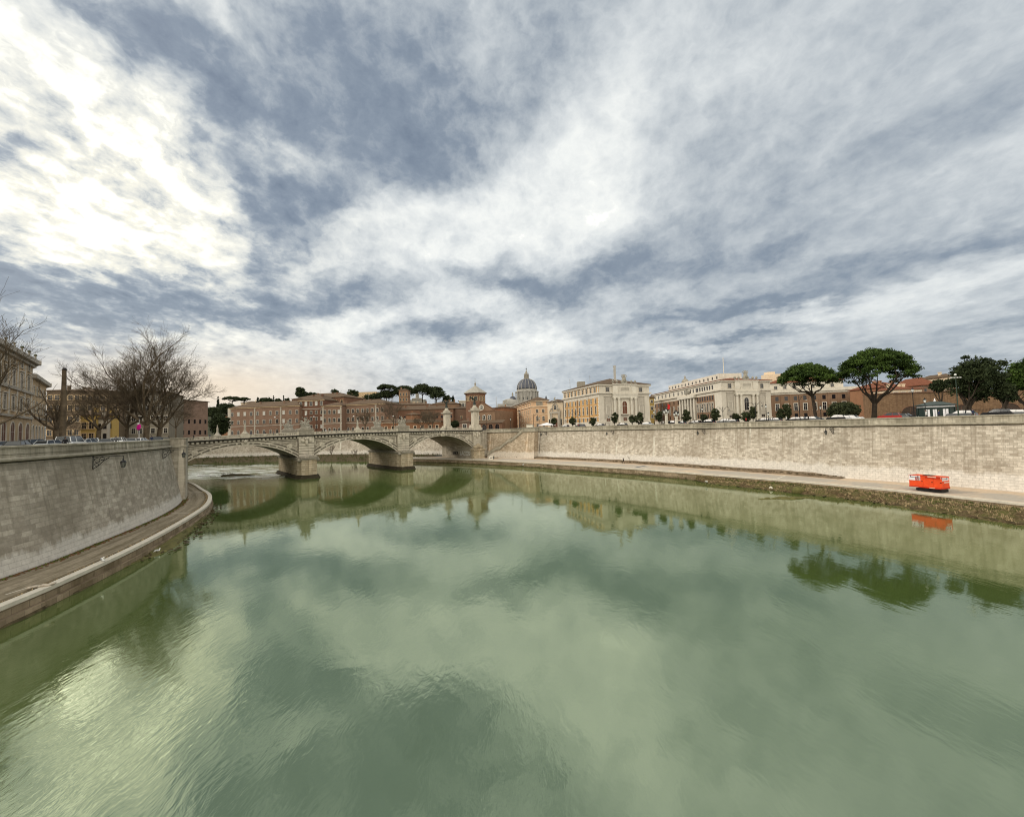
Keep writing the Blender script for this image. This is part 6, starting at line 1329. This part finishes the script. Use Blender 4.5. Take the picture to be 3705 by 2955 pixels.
for a in [(1880, 1486, 'post', 'tall thin iron lamp before the apricot palace'), (1931, 1497, 'arm', 'curved arm lamp before the apricot palace corner'), (1954, 1508, 'post', 'iron lantern post right of the curved arm lamp'), (1848, 1512, 'post', 'small iron lantern post nearest the staircase top'), (2083, 1486, 'double', 'double arm iron lamp before the ochre palace side'), (2096, 1500, 'post', 'iron lantern post beside the first double arm lamp'), (2204, 1504, 'post', 'iron lantern post before the left columns of the first palace'), (2368, 1485, 'post', 'iron lantern post in the gap between palaces'),
 (2412, 1474, 'pillar', 'white pillar with lantern cluster, left one of the pair'), (2448, 1483, 'pillar', 'white pillar with lantern cluster, right one of the pair'), (2543, 1473, 'post', 'iron lantern post before the brown wing of the white palace'), (2617, 1472, 'double', 'double arm lamp at the white palace corner'), (2736, 1455, 'double', 'double arm lamp before the right columns of the white palace'), (2774, 1462, 'post', 'tall iron lantern post at the right end of the white front'), (2781, 1490, 'post', 'short iron lantern post beside the tall one'), (2895, 1430, 'arm', 'curved arm lamp before the brown block windows'), (2971, 1466, 'post', 'iron lantern post right of the lower pine trunk'), (3308, 1402, 'post', 'tall dark lantern post before the old brick wall'), (3350, 1440, 'post', 'iron lantern post at the left corner of the kiosk')]: lamp(*a)
lamp(3468, 1366, 'high', 'tall mast lamp with white floodlights before the big oak', ex=4, col_=plain('green_post', (.03, .05, .035), .6))
for i, (xx, yy, l_) in enumerate([(76, -WID+2, 'left of the largest statue group'), (70, -4, 'just right above the largest statue group'), (62, -WID+2, 'between the left pier statues and the arch crown'), (46, -WID+2, 'left of the second pier statues'), (28, -WID+2, 'right of the second pier statues'), (-12, -8, 'before the gabled church')]):
    lamp(0, 7.2, 'globe', 'slender bridge lamp with white globe '+l_, loc=BW(xx, yy, zp(max(0, xx))-1.1), rz=BRZ)
# wrought iron wall lanterns under the cornices
def wall_lantern(label, path, px, side, zc, off, s=1.0, flip=1):
    D = wallD(px, path); p = atd(px, hy(px), D); a = along(path, p); t = thing('wall_lantern', label, 'lantern', (p.x, p.y, zc), a+(PI/2), 'iron wall lanterns')
    b, g = MB(), MB(); L = 2.6*s          # local -x... bracket reaches out over the river along local -y
    b.tube([(0, .1, 0), (0, -L, 0)], .03*s, 5); b.tube([(0, .05, -1.3*s), (0, -.4*s, -1.0*s), (0, -.9*s, -.45*s), (0, -1.4*s, -.1*s)], .035*s, 5); b.tube([(0, 0, .1), (0, 0, -1.2*s)], .045*s, 5)
    for (yy, zz2, r) in ((-.35, -.38, .25), (-.8, -.22, .17), (-.3, -.85, .18)):
        b.tube([(0, yy*s+r*s*math.cos(q), zz2*s+r*s*math.sin(q)) for q in [i*PI/4 for i in range(8)]], .035*s, 4)
    b.tube([(0, -L, 0), (0, -L, -.25*s)], .03*s, 4); lantern(b, g, 0, -L, -1.25*s, 1.0*s)
    b.build('bracket', iron, t); g.build('lantern_glass', plain('smoked_glass', (.10, .10, .09), .3), t); return t
LW = offs(LB, 1.9); RW = offs(RB, 1.5)
def wl(label, path, px, zc, s, rzx=None):
    t = wall_lantern(label, path, px, '', zc, 0, s)
    if rzx is not None: t.rotation_euler.z = rzx
    return t
for px, l_, zc in ((338, 'iron bracket lantern halfway along the shaded left wall', 12.75), (590, 'iron bracket lantern at the end of the shaded left wall', 12.75)):
    D = wallD(px, LW); p = atd(px, hy(px), D); t = wl(l_, LW, px, zc, 1.3); t.rotation_euler.z = math.radians(106)
for px, l_ in ((1977, 'first iron lantern on the right wall, beside the bastion'), (2219, 'iron lantern on the right wall below the first palace front'), (2549, 'iron lantern on the right wall below the white palace'), (3012, 'iron lantern on the right wall below the wide shrub')):
    t = wl(l_, RW, px, 13.05, 1.25); t.rotation_euler.z = math.radians(-62) if px > 2000 else math.radians(-50)
# ------------------------------------------------------------------ people
skin = plain('skin', (.42, .25, .17), .6); hairm = plain('dark_hair', (.03, .02, .015), .7)
cloth = [plain('cloth_'+n, c, .85, var=.15) for n, c in (('black', (.012, .012, .014)), ('navy', (.02, .03, .07)), ('grey', (.10, .10, .105)), ('red', (.35, .03, .03)), ('white', (.6, .6, .58)), ('olive', (.06, .07, .03)))]
PM = {}
def person_mesh(pose):
    if pose in PM: return PM[pose]
    mb = MB(); st = {'walk': .26, 'stand': .04, 'stride': .36}[pose]
    mb.tube([(0, 0, .86), (0, 0, 1.05), (0, 0, 1.25), (0, 0, 1.42), (0, 0, 1.50)], [.15, .14, .18, .17, .07], 10); mb.tube([(0, 0, 1.45), (0, 0, 1.60)], .055, 8)
    mb.ell((0, -.01, 1.665), (.078, .095, .118), 12, 9); mb.ell((0, -.105, 1.655), (.014, .022, .022), 6, 5)
    for s in (-1, 1):
        f = s*st; mb.tube([(s*.09, 0, .92), (s*.095, -f*.45, .50), (s*.10, -f*.7+(.06 if f < 0 else 0), .09)], [.10, .068, .045], 8); mb.tube([(s*.10, -f*.7+.05, .05), (s*.105, -f*.7-.17, .04)], [.05, .035], 6)
        mb.tube([(s*.19, 0, 1.42), (s*.235, f*.3, 1.14), (s*.23, f*.6-.05, .90)], [.06, .048, .034], 7)
        q = V((s*.23, f*.6-.06, .86))
        for k_ in range(4): mb.tube([q+V((0, (k_-1.5)*.02, .02)), q+V((0, (k_-1.5)*.024-.005, -.05)), q+V((-s*.01, (k_-1.5)*.022-.015, -.085-.008*(k_ in (1, 2))))], .010, 4)
        mb.tube([q+V((0, -.03, .03)), q+V((0, -.06, -.02))], .011, 4); mb.ell(q, (.018, .04, .045), 6, 5); mb.ell((s*.08, 0, 1.66), (.012, .02, .03), 6, 4)
    o = remesh(mb, 'person', [skin], .016); me = o.data; bpy.data.objects.remove(o)
    PM[pose] = me; return me
def person(label, loc, rz, coat, legs, pose='walk', h=1.72, group=None):
    key = (pose, coat, legs)
    if key not in PM:
        me = person_mesh(pose).copy(); me.materials.clear()
        for m_ in (skin, cloth[coat], cloth[legs], cloth[0]): me.materials.append(m_)
        for p in me.polygons:
            z = p.center.z; x = abs(p.center.x); p.material_index = 3 if z < .09 else (2 if z < .86 and x < .185 else (0 if z > 1.50 or (z < .90 and x >= .185) else 1))
        PM[key] = me
        hb = MB(); hb.ell((0, .02, 1.70), (.085, .10, .10), 12, 8); hb.ell((0, .06, 1.63), (.07, .06, .09), 8, 6); PM['hair'] = PM.get('hair') or hb.build('hair', hairm).data
    t = tag(link('person', PM[key], None, loc, rz), label, 'person', group); s = h/1.78; t.scale = (s, s, s); link('hair', PM['hair'], t); return t
for o in [o for o in col.objects if o.name == 'hair']: pass
g_ = 'pedestrians'
person('person in dark clothes walking alone on the right quay', onz(2256, 1676, ZQ)+V((0, 0, .01)), 1.2, 0, 0, 'stride', 1.9)
for o in list(col.objects):
    if o.name.startswith('hair') and o.parent is None: bpy.data.objects.remove(o)
brp = [(88, 1, 0, 'stand', 'left of the first arch crown'), (84, 0, 1, 'stand', 'beside another by the first crown'), (81.5, 2, 0, 'walk', 'third from the left on the bridge'), (66, 0, 0, 'walk', 'just right of the largest statue group'), (64.6, 4, 1, 'walk', 'second right of the largest statue group'), (61, 0, 2, 'walk', 'before the rose wing'), (57, 1, 0, 'stride', 'left of the middle crown pedestal'), (51, 0, 0, 'walk', 'right of the middle crown pedestal'), (42, 5, 0, 'walk', 'left of the second pier statues'), (27, 0, 0, 'stand', 'before the orange house'), (14, 2, 0, 'walk', 'left of the near victory column'), (103, 0, 0, 'walk', 'leftmost on the bridge'), (99, 1, 2, 'walk', 'second from the left on the bridge')]
for x, c1, c2, ps, l_ in brp: person('person in %s coat on the bridge footway, %s' % (('black', 'navy', 'grey', 'red', 'white', 'olive')[c1], l_), BW(x, -2.0-(x % 3)*.4, zp(x)-.92+.0), BRZ+(PI/2 if x % 2 < 1 else -PI/2), c1, c2, ps, group=g_)
rp = [(2092, 3, 0, 'by the second tree of the ochre palace'), (2190, 0, 0, 'left of the first palace columns'), (2240, 0, 2, 'before the arched window'), (2322, 0, 1, 'right of the tree clump'), (2400, 4, 0, 'under the left lantern pillar'), (2465, 4, 1, 'in white right of the right lantern pillar'), (2512, 0, 4, 'before the brown wing'), (2700, 3, 0, 'in red by the low brownish tree'), (2846, 4, 0, 'in white below the tall tree'), (2925, 0, 0, 'near the lower pine'), (3352, 4, 2, 'at the kiosk corner'), (3398, 1, 0, 'before the kiosk'), (3520, 5, 0, 'crouched in blue near the oak trunk'), (1996, 0, 0, 'below the cream church')]
for px, c1, c2, l_ in rp:
    if px == 3520: c1 = 1; l_ = 'near the big oak trunk'
    p = spot(px, 2.6, 'R'); p.z += .12; person('person in %s coat at right parapet %s' % (('black', 'navy', 'grey', 'red', 'white', 'olive')[c1], l_.replace('in red ', '').replace('in white ', '')), p, along(RT, p)+(PI/2 if px % 2 else -PI/2), c1, c2, 'walk', group=g_)
for px, c1, l_ in ((236, 0, 'right of the tall pole'), (420, 2, 'between two plane trees'), (548, 1, 'right of the tallest trunk'), (610, 0, 'at the end of the left row')):
    p = spot(px, 2.0, 'L'); p.z += .1; person('person in %s coat walking behind the left parapet %s' % (('black', 'navy', 'grey')[c1], l_), p, along(LT, p)+PI/2, c1, 0, 'walk', group=g_)
# ------------------------------------------------------------------ generator
orange = plain('orange_red_paint', (.74, .07, .012), .5, var=.14, scale=1.1, spec=.35); dorange = plain('dark_orange_trim', (.45, .03, .01), .5); whitep = plain('white_panel', (.78, .76, .78), .4); dblue = plain('emblem_navy', (.012, .015, .05), .4)  # trim is a darker orange for base frame and louvre slats
ga, gb = onz(3291, 1760, 2.4), onz(3404, 1772, 2.4); gd = (gb-ga); gd.z = 0; gl_ = gd.length; gdir = gd.normalized(); ang = math.atan2(gdir.y, gdir.x)
gn = thing('generator', 'orange red containerised generator on black crawler tracks on the quay', 'generator', V(((ga+gb).x/2, (ga+gb).y/2, ZQ+.01))+V((-gdir.y, gdir.x, 0))*1.15, ang)
W2, Hh = 1.15, 2.02; z0 = .72
mb = MB(); mb.box(-gl_/2, gl_/2, -W2, W2, z0+.12, z0+Hh); mb.build('housing', orange, gn)
mb = MB(); mb.box(-gl_/2-.04, gl_/2+.04, -W2-.05, W2+.05, z0-.06, z0+.13)
mb.box(-gl_/2, gl_/2, -W2-.02, -W2, z0+Hh-.08, z0+Hh+.03); mb.build('base_frame', dorange, gn)
mb = MB(); mb.box(-gl_/2+1.7, -gl_/2+2.9, -.5, .5, z0+Hh, z0+Hh+.09); mb.build('roof_vent', iron, gn)
for i, (x0, x1) in enumerate(((-1.35, -.1), (-.05, 1.35), (1.4, 2.55))):
    mb = MB(); mb.box(x0+.04, x1-.04, -W2-.03, -W2, z0+.28, z0+Hh-.25); d_ = mb.build('door', orange, gn)
    mb = MB(); mb.box(x1-.3, x1-.08, -W2-.08, -W2-.03, z0+1.0, z0+1.1); mb.build('handle', iron, d_)
mb = MB()
for j in range(5): mb.box(.15, 2.3, -W2-.055, -W2-.03, z0+1.62+j*.09, z0+1.66+j*.09)
mb.build('louvre', dorange, gn)
mb = MB(); mb.box(-gl_/2+.05, -gl_/2+1.72, -W2-.03, -W2, z0+1.12, z0+Hh-.06); pn = mb.build('sign_panel', whitep, gn)
mb = MB()
for x0, x1, y0, y1 in ((.25, 1.45, 1.52, 1.60), (.25, .36, 1.55, 1.85), (1.34, 1.45, 1.55, 1.85)): mb.box(-gl_/2+x0, -gl_/2+x1, -W2-.045, -W2-.03, z0+y0+.1, z0+y1+.1)
mb.build('emblem', dblue, pn)
mb = MB(); mb.box(.55, 1.75, -W2-.06, -W2-.03, z0+1.86, z0+2.04); mb.box(.7, 1.5, -W2-.06, -W2-.05, z0-.02, z0+.10); mb.build('stripe_plate', plain('pale_pink_plate', (.75, .45, .36), .5), gn)
mb = MB(); mb.box(gl_/2, gl_/2+.02, -W2+.1, W2-.2, z0+1.35, z0+Hh-.15); pe = mb.build('sign_panel', whitep, gn)
mb = MB(); mb.box(gl_/2+.02, gl_/2+.035, -W2+.35, W2-.5, z0+1.55, z0+1.66); mb.box(gl_/2+.02, gl_/2+.035, -W2+.35, -W2+.5, z0+1.6, z0+1.95); mb.box(gl_/2+.02, gl_/2+.035, W2-.65, W2-.5, z0+1.6, z0+1.95); mb.build('emblem', dblue, pe)
mb = MB(); mb.box(gl_/2, gl_/2+.02, -.2, W2-.1, z0+.95, z0+1.15); mb.build('stripe_plate', plain('pale_plate', (.7, .5, .45), .5), gn)
for y in (-.78, .78):
    mb = MB(); n = 22; pth = []
    for i in range(n):
        a = 2*PI*i/n; pth.append((1.15*(1 if math.cos(a) > 0 else -1)*(abs(math.cos(a))**.35)*.95, .31+.28*math.sin(a)))
    mb.add([(x, y-.2, z) for x, z in pth]+[(x, y+.2, z) for x, z in pth], [(i, (i+1) % n, n+(i+1) % n, n+i) for i in range(n)]+[tuple(range(n)), tuple(range(n, 2*n))[::-1]])
    tr_ = mb.build('crawler_track', rubber, gn); tr_.location.x = -.35
    mb = MB()
    for x in (-.85, 0, .85): mb.tube([(x, y-.22, .32), (x, y+.22, .32)], .2, 10)
    mb.build('track_wheel', iron, tr_)
mb = MB(); mb.box(.7, 2.2, -.9, .9, .1, .6); mb.build('undercarriage', iron, gn)
# ------------------------------------------------------------------ kiosk
kp = at_street(3386, 90, 'R'); ks = thing('kiosk', 'dark green octagonal ended kiosk with white banded roof before the brick wall', 'kiosk', kp, math.radians(-38)); kg = plain('kiosk_green', (.02, .035, .03), .5)
hw, hd = 2.75, 1.7; foot = [(-hw, -hd*.5), (-hw*.7, -hd), (hw*.7, -hd), (hw, -hd*.5), (hw, hd*.5), (hw*.7, hd), (-hw*.7, hd), (-hw, hd*.5)]
sc_ = lambda k_: [(x*k_, y*k_) for x, y in foot]
mb = MB(); mb.prism(foot, 0, 2.35); mb.build('wall', kg, ks)
mb = MB(); mb.prism(sc_(1.06), 2.35, 2.55, 0); mb.prism(sc_(1.03), 2.55, 2.85, 1); mb.prism(sc_(1.16), 2.85, 3.0, 0); mb.build('cornice', [kg, whitep], ks)
mb = MB(); q = sc_(1.2); q2 = sc_(.35); n = 8; mb.add([(x, y, 3.0) for x, y in q]+[(x, y, 3.75) for x, y in q2], [(i, (i+1) % n, n+(i+1) % n, n+i) for i in range(n)]+[tuple(range(n, 2*n)), tuple(range(n))[::-1]]); mb.build('roof', plain('kiosk_roof', (.06, .075, .07), .5), ks)
mb = MB(); mb.lathe([(.12, 3.7), (.22, 3.9), (.12, 4.1), (.03, 4.5)], 8); mb.build('finial', whitep, ks)
for x, w_ in ((-1.45, .75), (-.3, .6), (1.3, .8)):
    mb = MB(); mb.box(x-w_/2, x+w_/2, -hd-.05, -hd, .5, 2.1); wn = mb.build('window', whitep, ks); mb = MB(); mb.box(x-.03, x+.03, -hd-.08, -hd-.05, .5, 2.1); mb.build('glazing_bar', kg, wn)
mb = MB()
for x, y in foot: mb.tube([(x*1.03, y*1.03, 0), (x*1.03, y*1.03, 2.4)], .09, 6)
mb.build('corner_column', kg, ks)
# railings in front of the brick wall
rl = thing('railing', 'dark iron railing in front of the old brick wall', 'railing', at_street(3225, 112, 'R')); e = at_street(3700, 96, 'R')-at_street(3225, 112, 'R'); mb = MB(); Ln = e.length; ed = e.normalized()
for z in (.15, 1.9): mb.tube([(0, 0, z), tuple(ed*Ln+V((0, 0, z)))], .04, 4)
x = 0
while x < Ln: mb.tube([tuple(ed*x), tuple(ed*x+V((0, 0, 2.1)))], .022, 3); x += .22
mb.build('bars', iron, rl)
# ------------------------------------------------------------------ stairs on the right wall
s0, s1 = onz(1762, 1650, ZR), onz(1896, 1651, ZR)
seg = [p for p in RB if p.x > s0.x-1 and p.x < 2.5+3]; sr = rsmp(catmull([tuple(nearest(RB, s0))[:2], tuple(nearest(RB, (s0+s1)/2))[:2], tuple(nearest(RB, s1))[:2]], 1), 30)
stt = thing('staircase', 'long stone staircase climbing the wall to the bastion right of the bridge', 'staircase', (0, 0, 0))
def zst(i):
    t = i/29; f = [(0, 0), (.26, .25), (.34, .25), (.60, .58), (.68, .58), (1, 1)]
    for (a, b), (c, d) in zip(f, f[1:]):
        if t <= c: return 3.2+(13.9-3.2)*(b+(d-b)*(t-a)/(c-a))
    return 13.9
z1 = [zst(i) for i in range(30)]; of = [-2.6+1.3*(z-2.6)/12 for z in z1]
mb = MB(); lowz = [V((p.x, p.y, 1.7)) for p in offs(sr, -2.6)]
strip(mb, lowz, offs(sr, [o+.1 for o in of], [z-.2 for z in z1])); strip(mb, offs(sr, of, [z-.2 for z in z1]), offs(sr, 1.5, [z-1.0 for z in z1])); strip(mb, offs(sr, 1.5, 1.7), lowz)
mb.build('flight_wall', stone_rs, stt)
mb = MB()
for a, b, c, d in ((of, of, -.2, .95), ): strip(mb, offs(sr, [o-.12 for o in of], [z+c for z in z1]), offs(sr, [o-.12 for o in of], [z+d for z in z1]), 0, 0.0); strip(mb, offs(sr, [o-.2 for o in of], [z+d for z in z1]), offs(sr, [o+.45 for o in of], [z+d+.04 for z in z1]), 1, 0.0); strip(mb, offs(sr, [o+.3 for o in of], [z+c for z in z1]), offs(sr, [o+.3 for o in of], [z+d for z in z1]), 0, 0.0)
strip(mb, offs(sr, [o-.22 for o in of], [z-.50 for z in z1]), offs(sr, [o-.22 for o in of], [z-.32 for z in z1]), 1, 0.0); strip(mb, offs(sr, [o-.2 for o in of], [z-.32 for z in z1]), offs(sr, of, [z-.30 for z in z1]), 1, 0.0)
mb.build('stair_parapet', [stone_p, coping], stt)
mb = MB(); P = offs(sr, 1.15, [min(12.9, z+1.6) for z in z1]); mb.tube([p for p in P[:26]], .07, 4); mb.build('handrail', iron, stt)
mb = MB()
for i in range(0, 29):
    a, b = sr[i], sr[i+1]
    for q in range(2):
        t = q/2; c0 = a.lerp(b, t); c1 = a.lerp(b, t+.5); zq = z1[i]+(z1[i+1]-z1[i])*(t+.5)
        A_ = offs([c0, c1], -1.9+.8*(zq/14), zq-.25); B_ = offs([c0, c1], 1.2, zq-.25); mb.add([A_[0], A_[1], B_[1], B_[0]], [(0, 1, 2, 3)])
mb.build('steps', travertine, stt)
# bastion at the top of the stairs
bp0, bp1 = nearest(RB, onz(1893, 1651, ZR)), nearest(RB, onz(1935, 1652, ZR)); bd = (bp1-bp0).normalized(); ba = math.atan2(bd.y, bd.x)
bs_ = thing('bastion', 'square stone bastion projecting from the wall at the top of the stairs', 'bastion', (bp0.x, bp0.y, 0), ba); Lb = (bp1-bp0).length
mb = MB(); a0 = [(-.3, -2.9), (Lb+.3, -2.9), (Lb+.3, 3), (-.3, 3)]; a1 = [(0, -1.3), (Lb, -1.3), (Lb, 3), (0, 3)]
for i in range(4):
    j = (i+1) % 4; u0 = [0, Lb, Lb+6, 2*Lb+6][i]; u1 = [Lb, Lb+6, 2*Lb+6, 2*Lb+12][i]
    mb.add([(*a0[i], 1.9), (*a0[j], 1.9), (*a1[j], 13.3), (*a1[i], 13.3)], [(0, 1, 2, 3)], 0, [[(u0, 1.9), (u1, 1.9), (u1, 13.3), (u0, 13.3)]])
mb.build('shaft', stone_rs, bs_)
mb = MB(); mb.box(-.3, Lb+.3, -1.6, 3, 13.3, 13.7); mb.box(-.1, Lb+.1, -1.35, 3, 13.7, 15.05); mb.box(-.25, Lb+.25, -1.5, 3, 15.05, 15.3); mb.build('parapet', coping, bs_)
bx = thing('notice_board', 'white blank board standing on the bastion', 'board', V((bp0.x, bp0.y, 15.3))+V((bd.x*Lb*.5, bd.y*Lb*.5, 0)), ba); mb = MB(); mb.box(-1.5, 1.5, -.5, .5, 0, 1.0); mb.build('panel', white_st, bx); mb = MB(); mb.box(-1.6, 1.6, -.6, .6, 1.0, 1.08); mb.build('cap', curb_w, bx)
# graffiti
blackp = plain('black_spray', (.01, .01, .012), .8); greyp = plain('pale_spray', (.65, .65, .62), .8); greenp = plain('green_spray', (.06, .13, .09), .8)
def on_wall(px, py, txt, m, size, label, lean=.13):
    p = nearest(RB, onz(px, 1650, ZR)); D = p.y-1.2; q = atd(px, py, D); a = along(RB, q)
    writing('graffiti', label, txt, m, size, (q.x, q.y, q.z), (PI/2-lean, 0, a), ex=.10)
on_wall(1814, 1642, '2F', blackp, 1.7, 'black sprayed 2F at the foot of the right wall')
on_wall(1789, 1641, 'MBE', plain('dark_teal_spray', (.02, .035, .04), .8), 1.5, 'dark block of graffiti left of the black 2F')
on_wall(1770, 1642, 'OSR', greenp, 1.3, 'pale green scrawl at the foot of the staircase')
R_ = BRZ
writing('graffiti', 'white block letters sprayed on the abutment under the third arch', 'LACOS', greyp, 2.6, BW(2.75, -5.5, 4.0), (PI/2, 0, BRZ+PI/2))
writing('graffiti', 'black scribble right of the white letters under the third arch', 'SEKR', blackp, 2.2, BW(2.75, -13.5, 3.9), (PI/2, 0, BRZ+PI/2))
# ------------------------------------------------------------------ small things
rk = thing('concrete_block', 'pale graffitied concrete block on the quay near the stairs', 'block', onz(1776, 1662, ZQ), .4)
mb = MB(); mb.add([(-1.3, -.8, 0), (1.2, -.8, 0), (1.3, .8, 0), (-1.2, .8, 0), (-.8, -.6, 1.3), (1.0, -.6, 1.7), (1.1, .6, 1.7), (-.7, .6, 1.3)], [(0, 1, 5, 4), (1, 2, 6, 5), (2, 3, 7, 6), (3, 0, 4, 7), (4, 5, 6, 7)]); mb.build('block', white_st, rk)
mb = MB(); mb.tube([(-.6, -.80, .4), (-.3, -.73, .9), (.1, -.78, .6), (.4, -.74, 1.0)], .09, 5); mb.tube([(1.0, -.7, .2), (1.12, -.66, 1.4)], .25, 4); mb.build('scrawl', blackp, rk)
cu_ = thing('culvert', 'dark drain opening in the quay face below the painted bay', 'culvert', onz(2304, 1700, 1.0), math.radians(-47)); mb = MB(); mb.box(-3.2, 3.2, -1.2, 0, -.9, .55); mb.build('opening', plain('culvert_dark', (.012, .014, .010), .9), cu_)
mb = MB(); mb.box(-3.4, 3.4, -1.3, .2, .55, .72); mb.build('lintel', curb_w, cu_)
mk = MB()
def mark(p, q, w_): 
    a, b = onz(*p, ZQ+.006), onz(*q, ZQ+.006); d = (b-a).normalized(); n = V((-d.y, d.x, 0))*w_/2; mk.add([a-n, b-n, b+n, a+n], [(0, 1, 2, 3)])
mark((2212, 1686), (2244, 1677), .3); mark((2290, 1690), (2330, 1683), .3); mark((2334, 1693), (2358, 1687), .3); mark((2318, 1691), (2345, 1684), .22); mark((2812, 1731), (2842, 1720), .35); mark((2150, 1684), (2176, 1678), .25)
struct('road_markings', mk, curb_w)
mk = MB(); mark((2300, 1690.5), (2338, 1683.5), 1.1); struct('road_patch', mk, plain('dark_patch', (.13, .14, .15), .8))
def gull(label, loc, rz, s=1.0):
    t = MB(); t.ell((0, 0, .17*s), (.09*s, .24*s, .09*s), 9, 7, Matrix.Rotation(.25, 3, 'X')); t.ell((0, -.20*s, .31*s), (.055*s, .065*s, .055*s), 8, 6); t.tube([(0, -.15*s, .2*s), (0, -.2*s, .3*s)], [.06*s, .05*s], 7); t.tube([(0, .15*s, .14*s), (0, .38*s, .10*s)], [.06*s, .01], 6)
    for x in (-.03, .03): t.tube([(x*s, 0, .12*s), (x*s, 0, 0)], .01*s, 4)
    o = remesh(t, 'gull', plain('gull_white', (.8, .8, .78), .6), .012*s); tag(o, label, 'bird'); o.location = loc; o.rotation_euler.z = rz
    b = MB(); b.tube([(0, -.25*s, .31*s), (0, -.33*s, .29*s)], [.018*s, .006*s], 5); b.build('beak', plain('beak_yellow', (.6, .35, .05), .5), o); wv_ = MB()
    for x in (-1, 1): wv_.ell((x*.075*s, .06*s, .19*s), (.03*s, .22*s, .06*s), 7, 5, Matrix.Rotation(.2, 3, 'X'))
    wv_.build('wings', plain('gull_grey', (.35, .36, .38), .6), o)
gull('white gull standing on the kerb of the left quay', onz(372, 2031, ZL+.1), 1.0, 1.5)
gull('white gull standing at the waterline off the left quay', onz(570, 1996, .2), 2.5, 1.2)
gull('white gull standing on the far right quay near the weeds', onz(1893, 1683, .75), 2.0, 1.6)
gull('gull perched on the mossy end of the right bank', onz(2556, 1745, .7), .5, 1.3)
for i, (px, py, l_) in enumerate([(2752, 1757, 'pale boulder at the waterline, left of a pair'), (2790, 1767, 'pale boulder at the waterline, right of a pair')]):
    mb = MB(); mb.ell((0, 0, 0), (.5, .4, .38), 8, 6, Matrix.Rotation(i+.3, 3, 'Y')); o = mb.build('boulder', white_st); tag(o, l_, 'rock'); o.location = onz(px, py, .25)
for i, (px, py, s_) in enumerate([(2808, 1762, 1.1), (2890, 1776, 1.4), (2855, 1770, .9)]):
    mb = MB(); mb.ell((0, 0, 0), (1.2*s_, .8*s_, .7*s_), 10, 7, Matrix.Rotation(i*.4, 3, 'Z')); o = mb.build('boulder', mudm2, smooth=True); tag(o, ['mossy brown boulder next to the pale pair', 'largest mossy boulder on the bank by the road marking', 'small mossy boulder between the two bigger ones'][i], 'rock'); o.location = onz(px, py, .4)
dr = thing('drift_log', 'dark driftwood log with twigs stuck on the weir behind the first arch', 'log', (0, 0, 0)); a, b = onz(800, 1722, .25), onz(922, 1720, .1)
mb = MB(); mb.tube([a, a.lerp(b, .3)+V((0, 0, .35)), a.lerp(b, .6)+V((0, 0, .3)), b], [.25, .42, .42, .12], 7); mb.build('trunk', mudm, dr); mb = MB(); random.seed(9)
for i in range(26): q = a.lerp(b, random.uniform(.05, .5))+V((0, 0, .3)); mb.tube([q, q+V((random.uniform(-1.4, 1), random.uniform(-.8, .8), random.uniform(.2, 1.3)))], [.07, .02], 4)
mb.build('twigs', mudm, dr); a, b = onz(715, 1722, .05), onz(780, 1721, .05)
l2_ = thing('drift_log', 'thin half sunk log left of the twiggy one', 'log', (0, 0, 0)); mb = MB(); mb.tube([a, a.lerp(b, .5)+V((0, .3, .08)), b], [.08, .2, .06], 6); mb.build('trunk', mudm, l2_)
sk = thing('driftwood', 'bleached branch lying on the bank below the generator', 'branch', (0, 0, 0)); mb = MB(); P = [onz(3230, 1789, 1.0), onz(3258, 1787, 1.05), onz(3270, 1794, .95), onz(3298, 1799, .8)]; mb.tube(P, [.08, .12, .12, .06], 6); mb.build('branch', curb_w, sk)
rb_ = thing('cloth_bundle', 'pale rumpled bundle lying on the left quay kerb', 'bundle', onz(150, 2122, ZL+.1), .6); mb = MB()
for i in range(6): mb.ell((i*.28-.7, random.uniform(-.1, .1), .08+.05*(i % 2)), (.28, .2, .12), 7, 5)
remesh(mb, 'cloth', plaster('beige_cloth', (.46, .40, .33), .15, .2, scale=3), .035, rb_)
um = thing('parasol', 'white market parasol before the cream church', 'parasol', at_street(1979, 214, 'R')); mb = MB(); mb.lathe([(4.6, 1.55), (4.6, 1.75), (.2, 3.0)], 8); mb.build('canopy', whitep, um); mb = MB(); mb.tube([(0, 0, 0), (0, 0, 3.1)], .06, 6); mb.build('pole', iron, um)
bl_ = thing('banner', 'magenta round banner hanging among the left trunks', 'banner', atd(502, 1545, 96)); mb = MB(); mb.ell((0, 0, 0), (.5, .12, .7), 14, 9, Matrix.Rotation(.3, 3, 'Y')); mb.build('disc', plain('magenta', (.65, .01, .28), .6), bl_); mb = MB(); mb.ell((-.1, -.05, .75), (.25, .12, .2), 10, 7); mb.tube([(0, .1, .8), (0, .1, 1.8)], .04, 4); mb.tube([(0, .1, -4.4), (0, .1, -.8)], .06, 5); mb.build('mount', whitep, bl_)
# drain streaks and fittings on the right wall
for px, l_ in ((1953, 'long thin iron downpipe on the wall right of the bastion'),):
    p = nearest(RB, onz(px, 1652, ZR)); n = offs(RB, 0); t = thing('downpipe', l_, 'pipe', (0, 0, 0)); a = V((p.x, p.y, 3.2)); q0 = atd(1951, 1652-13, p.y-.8); q1 = atd(1956, 1563, p.y+1.0); mb = MB(); mb.tube([q0, q1], .09, 5); mb.build('pipe', iron, t)
hz = None
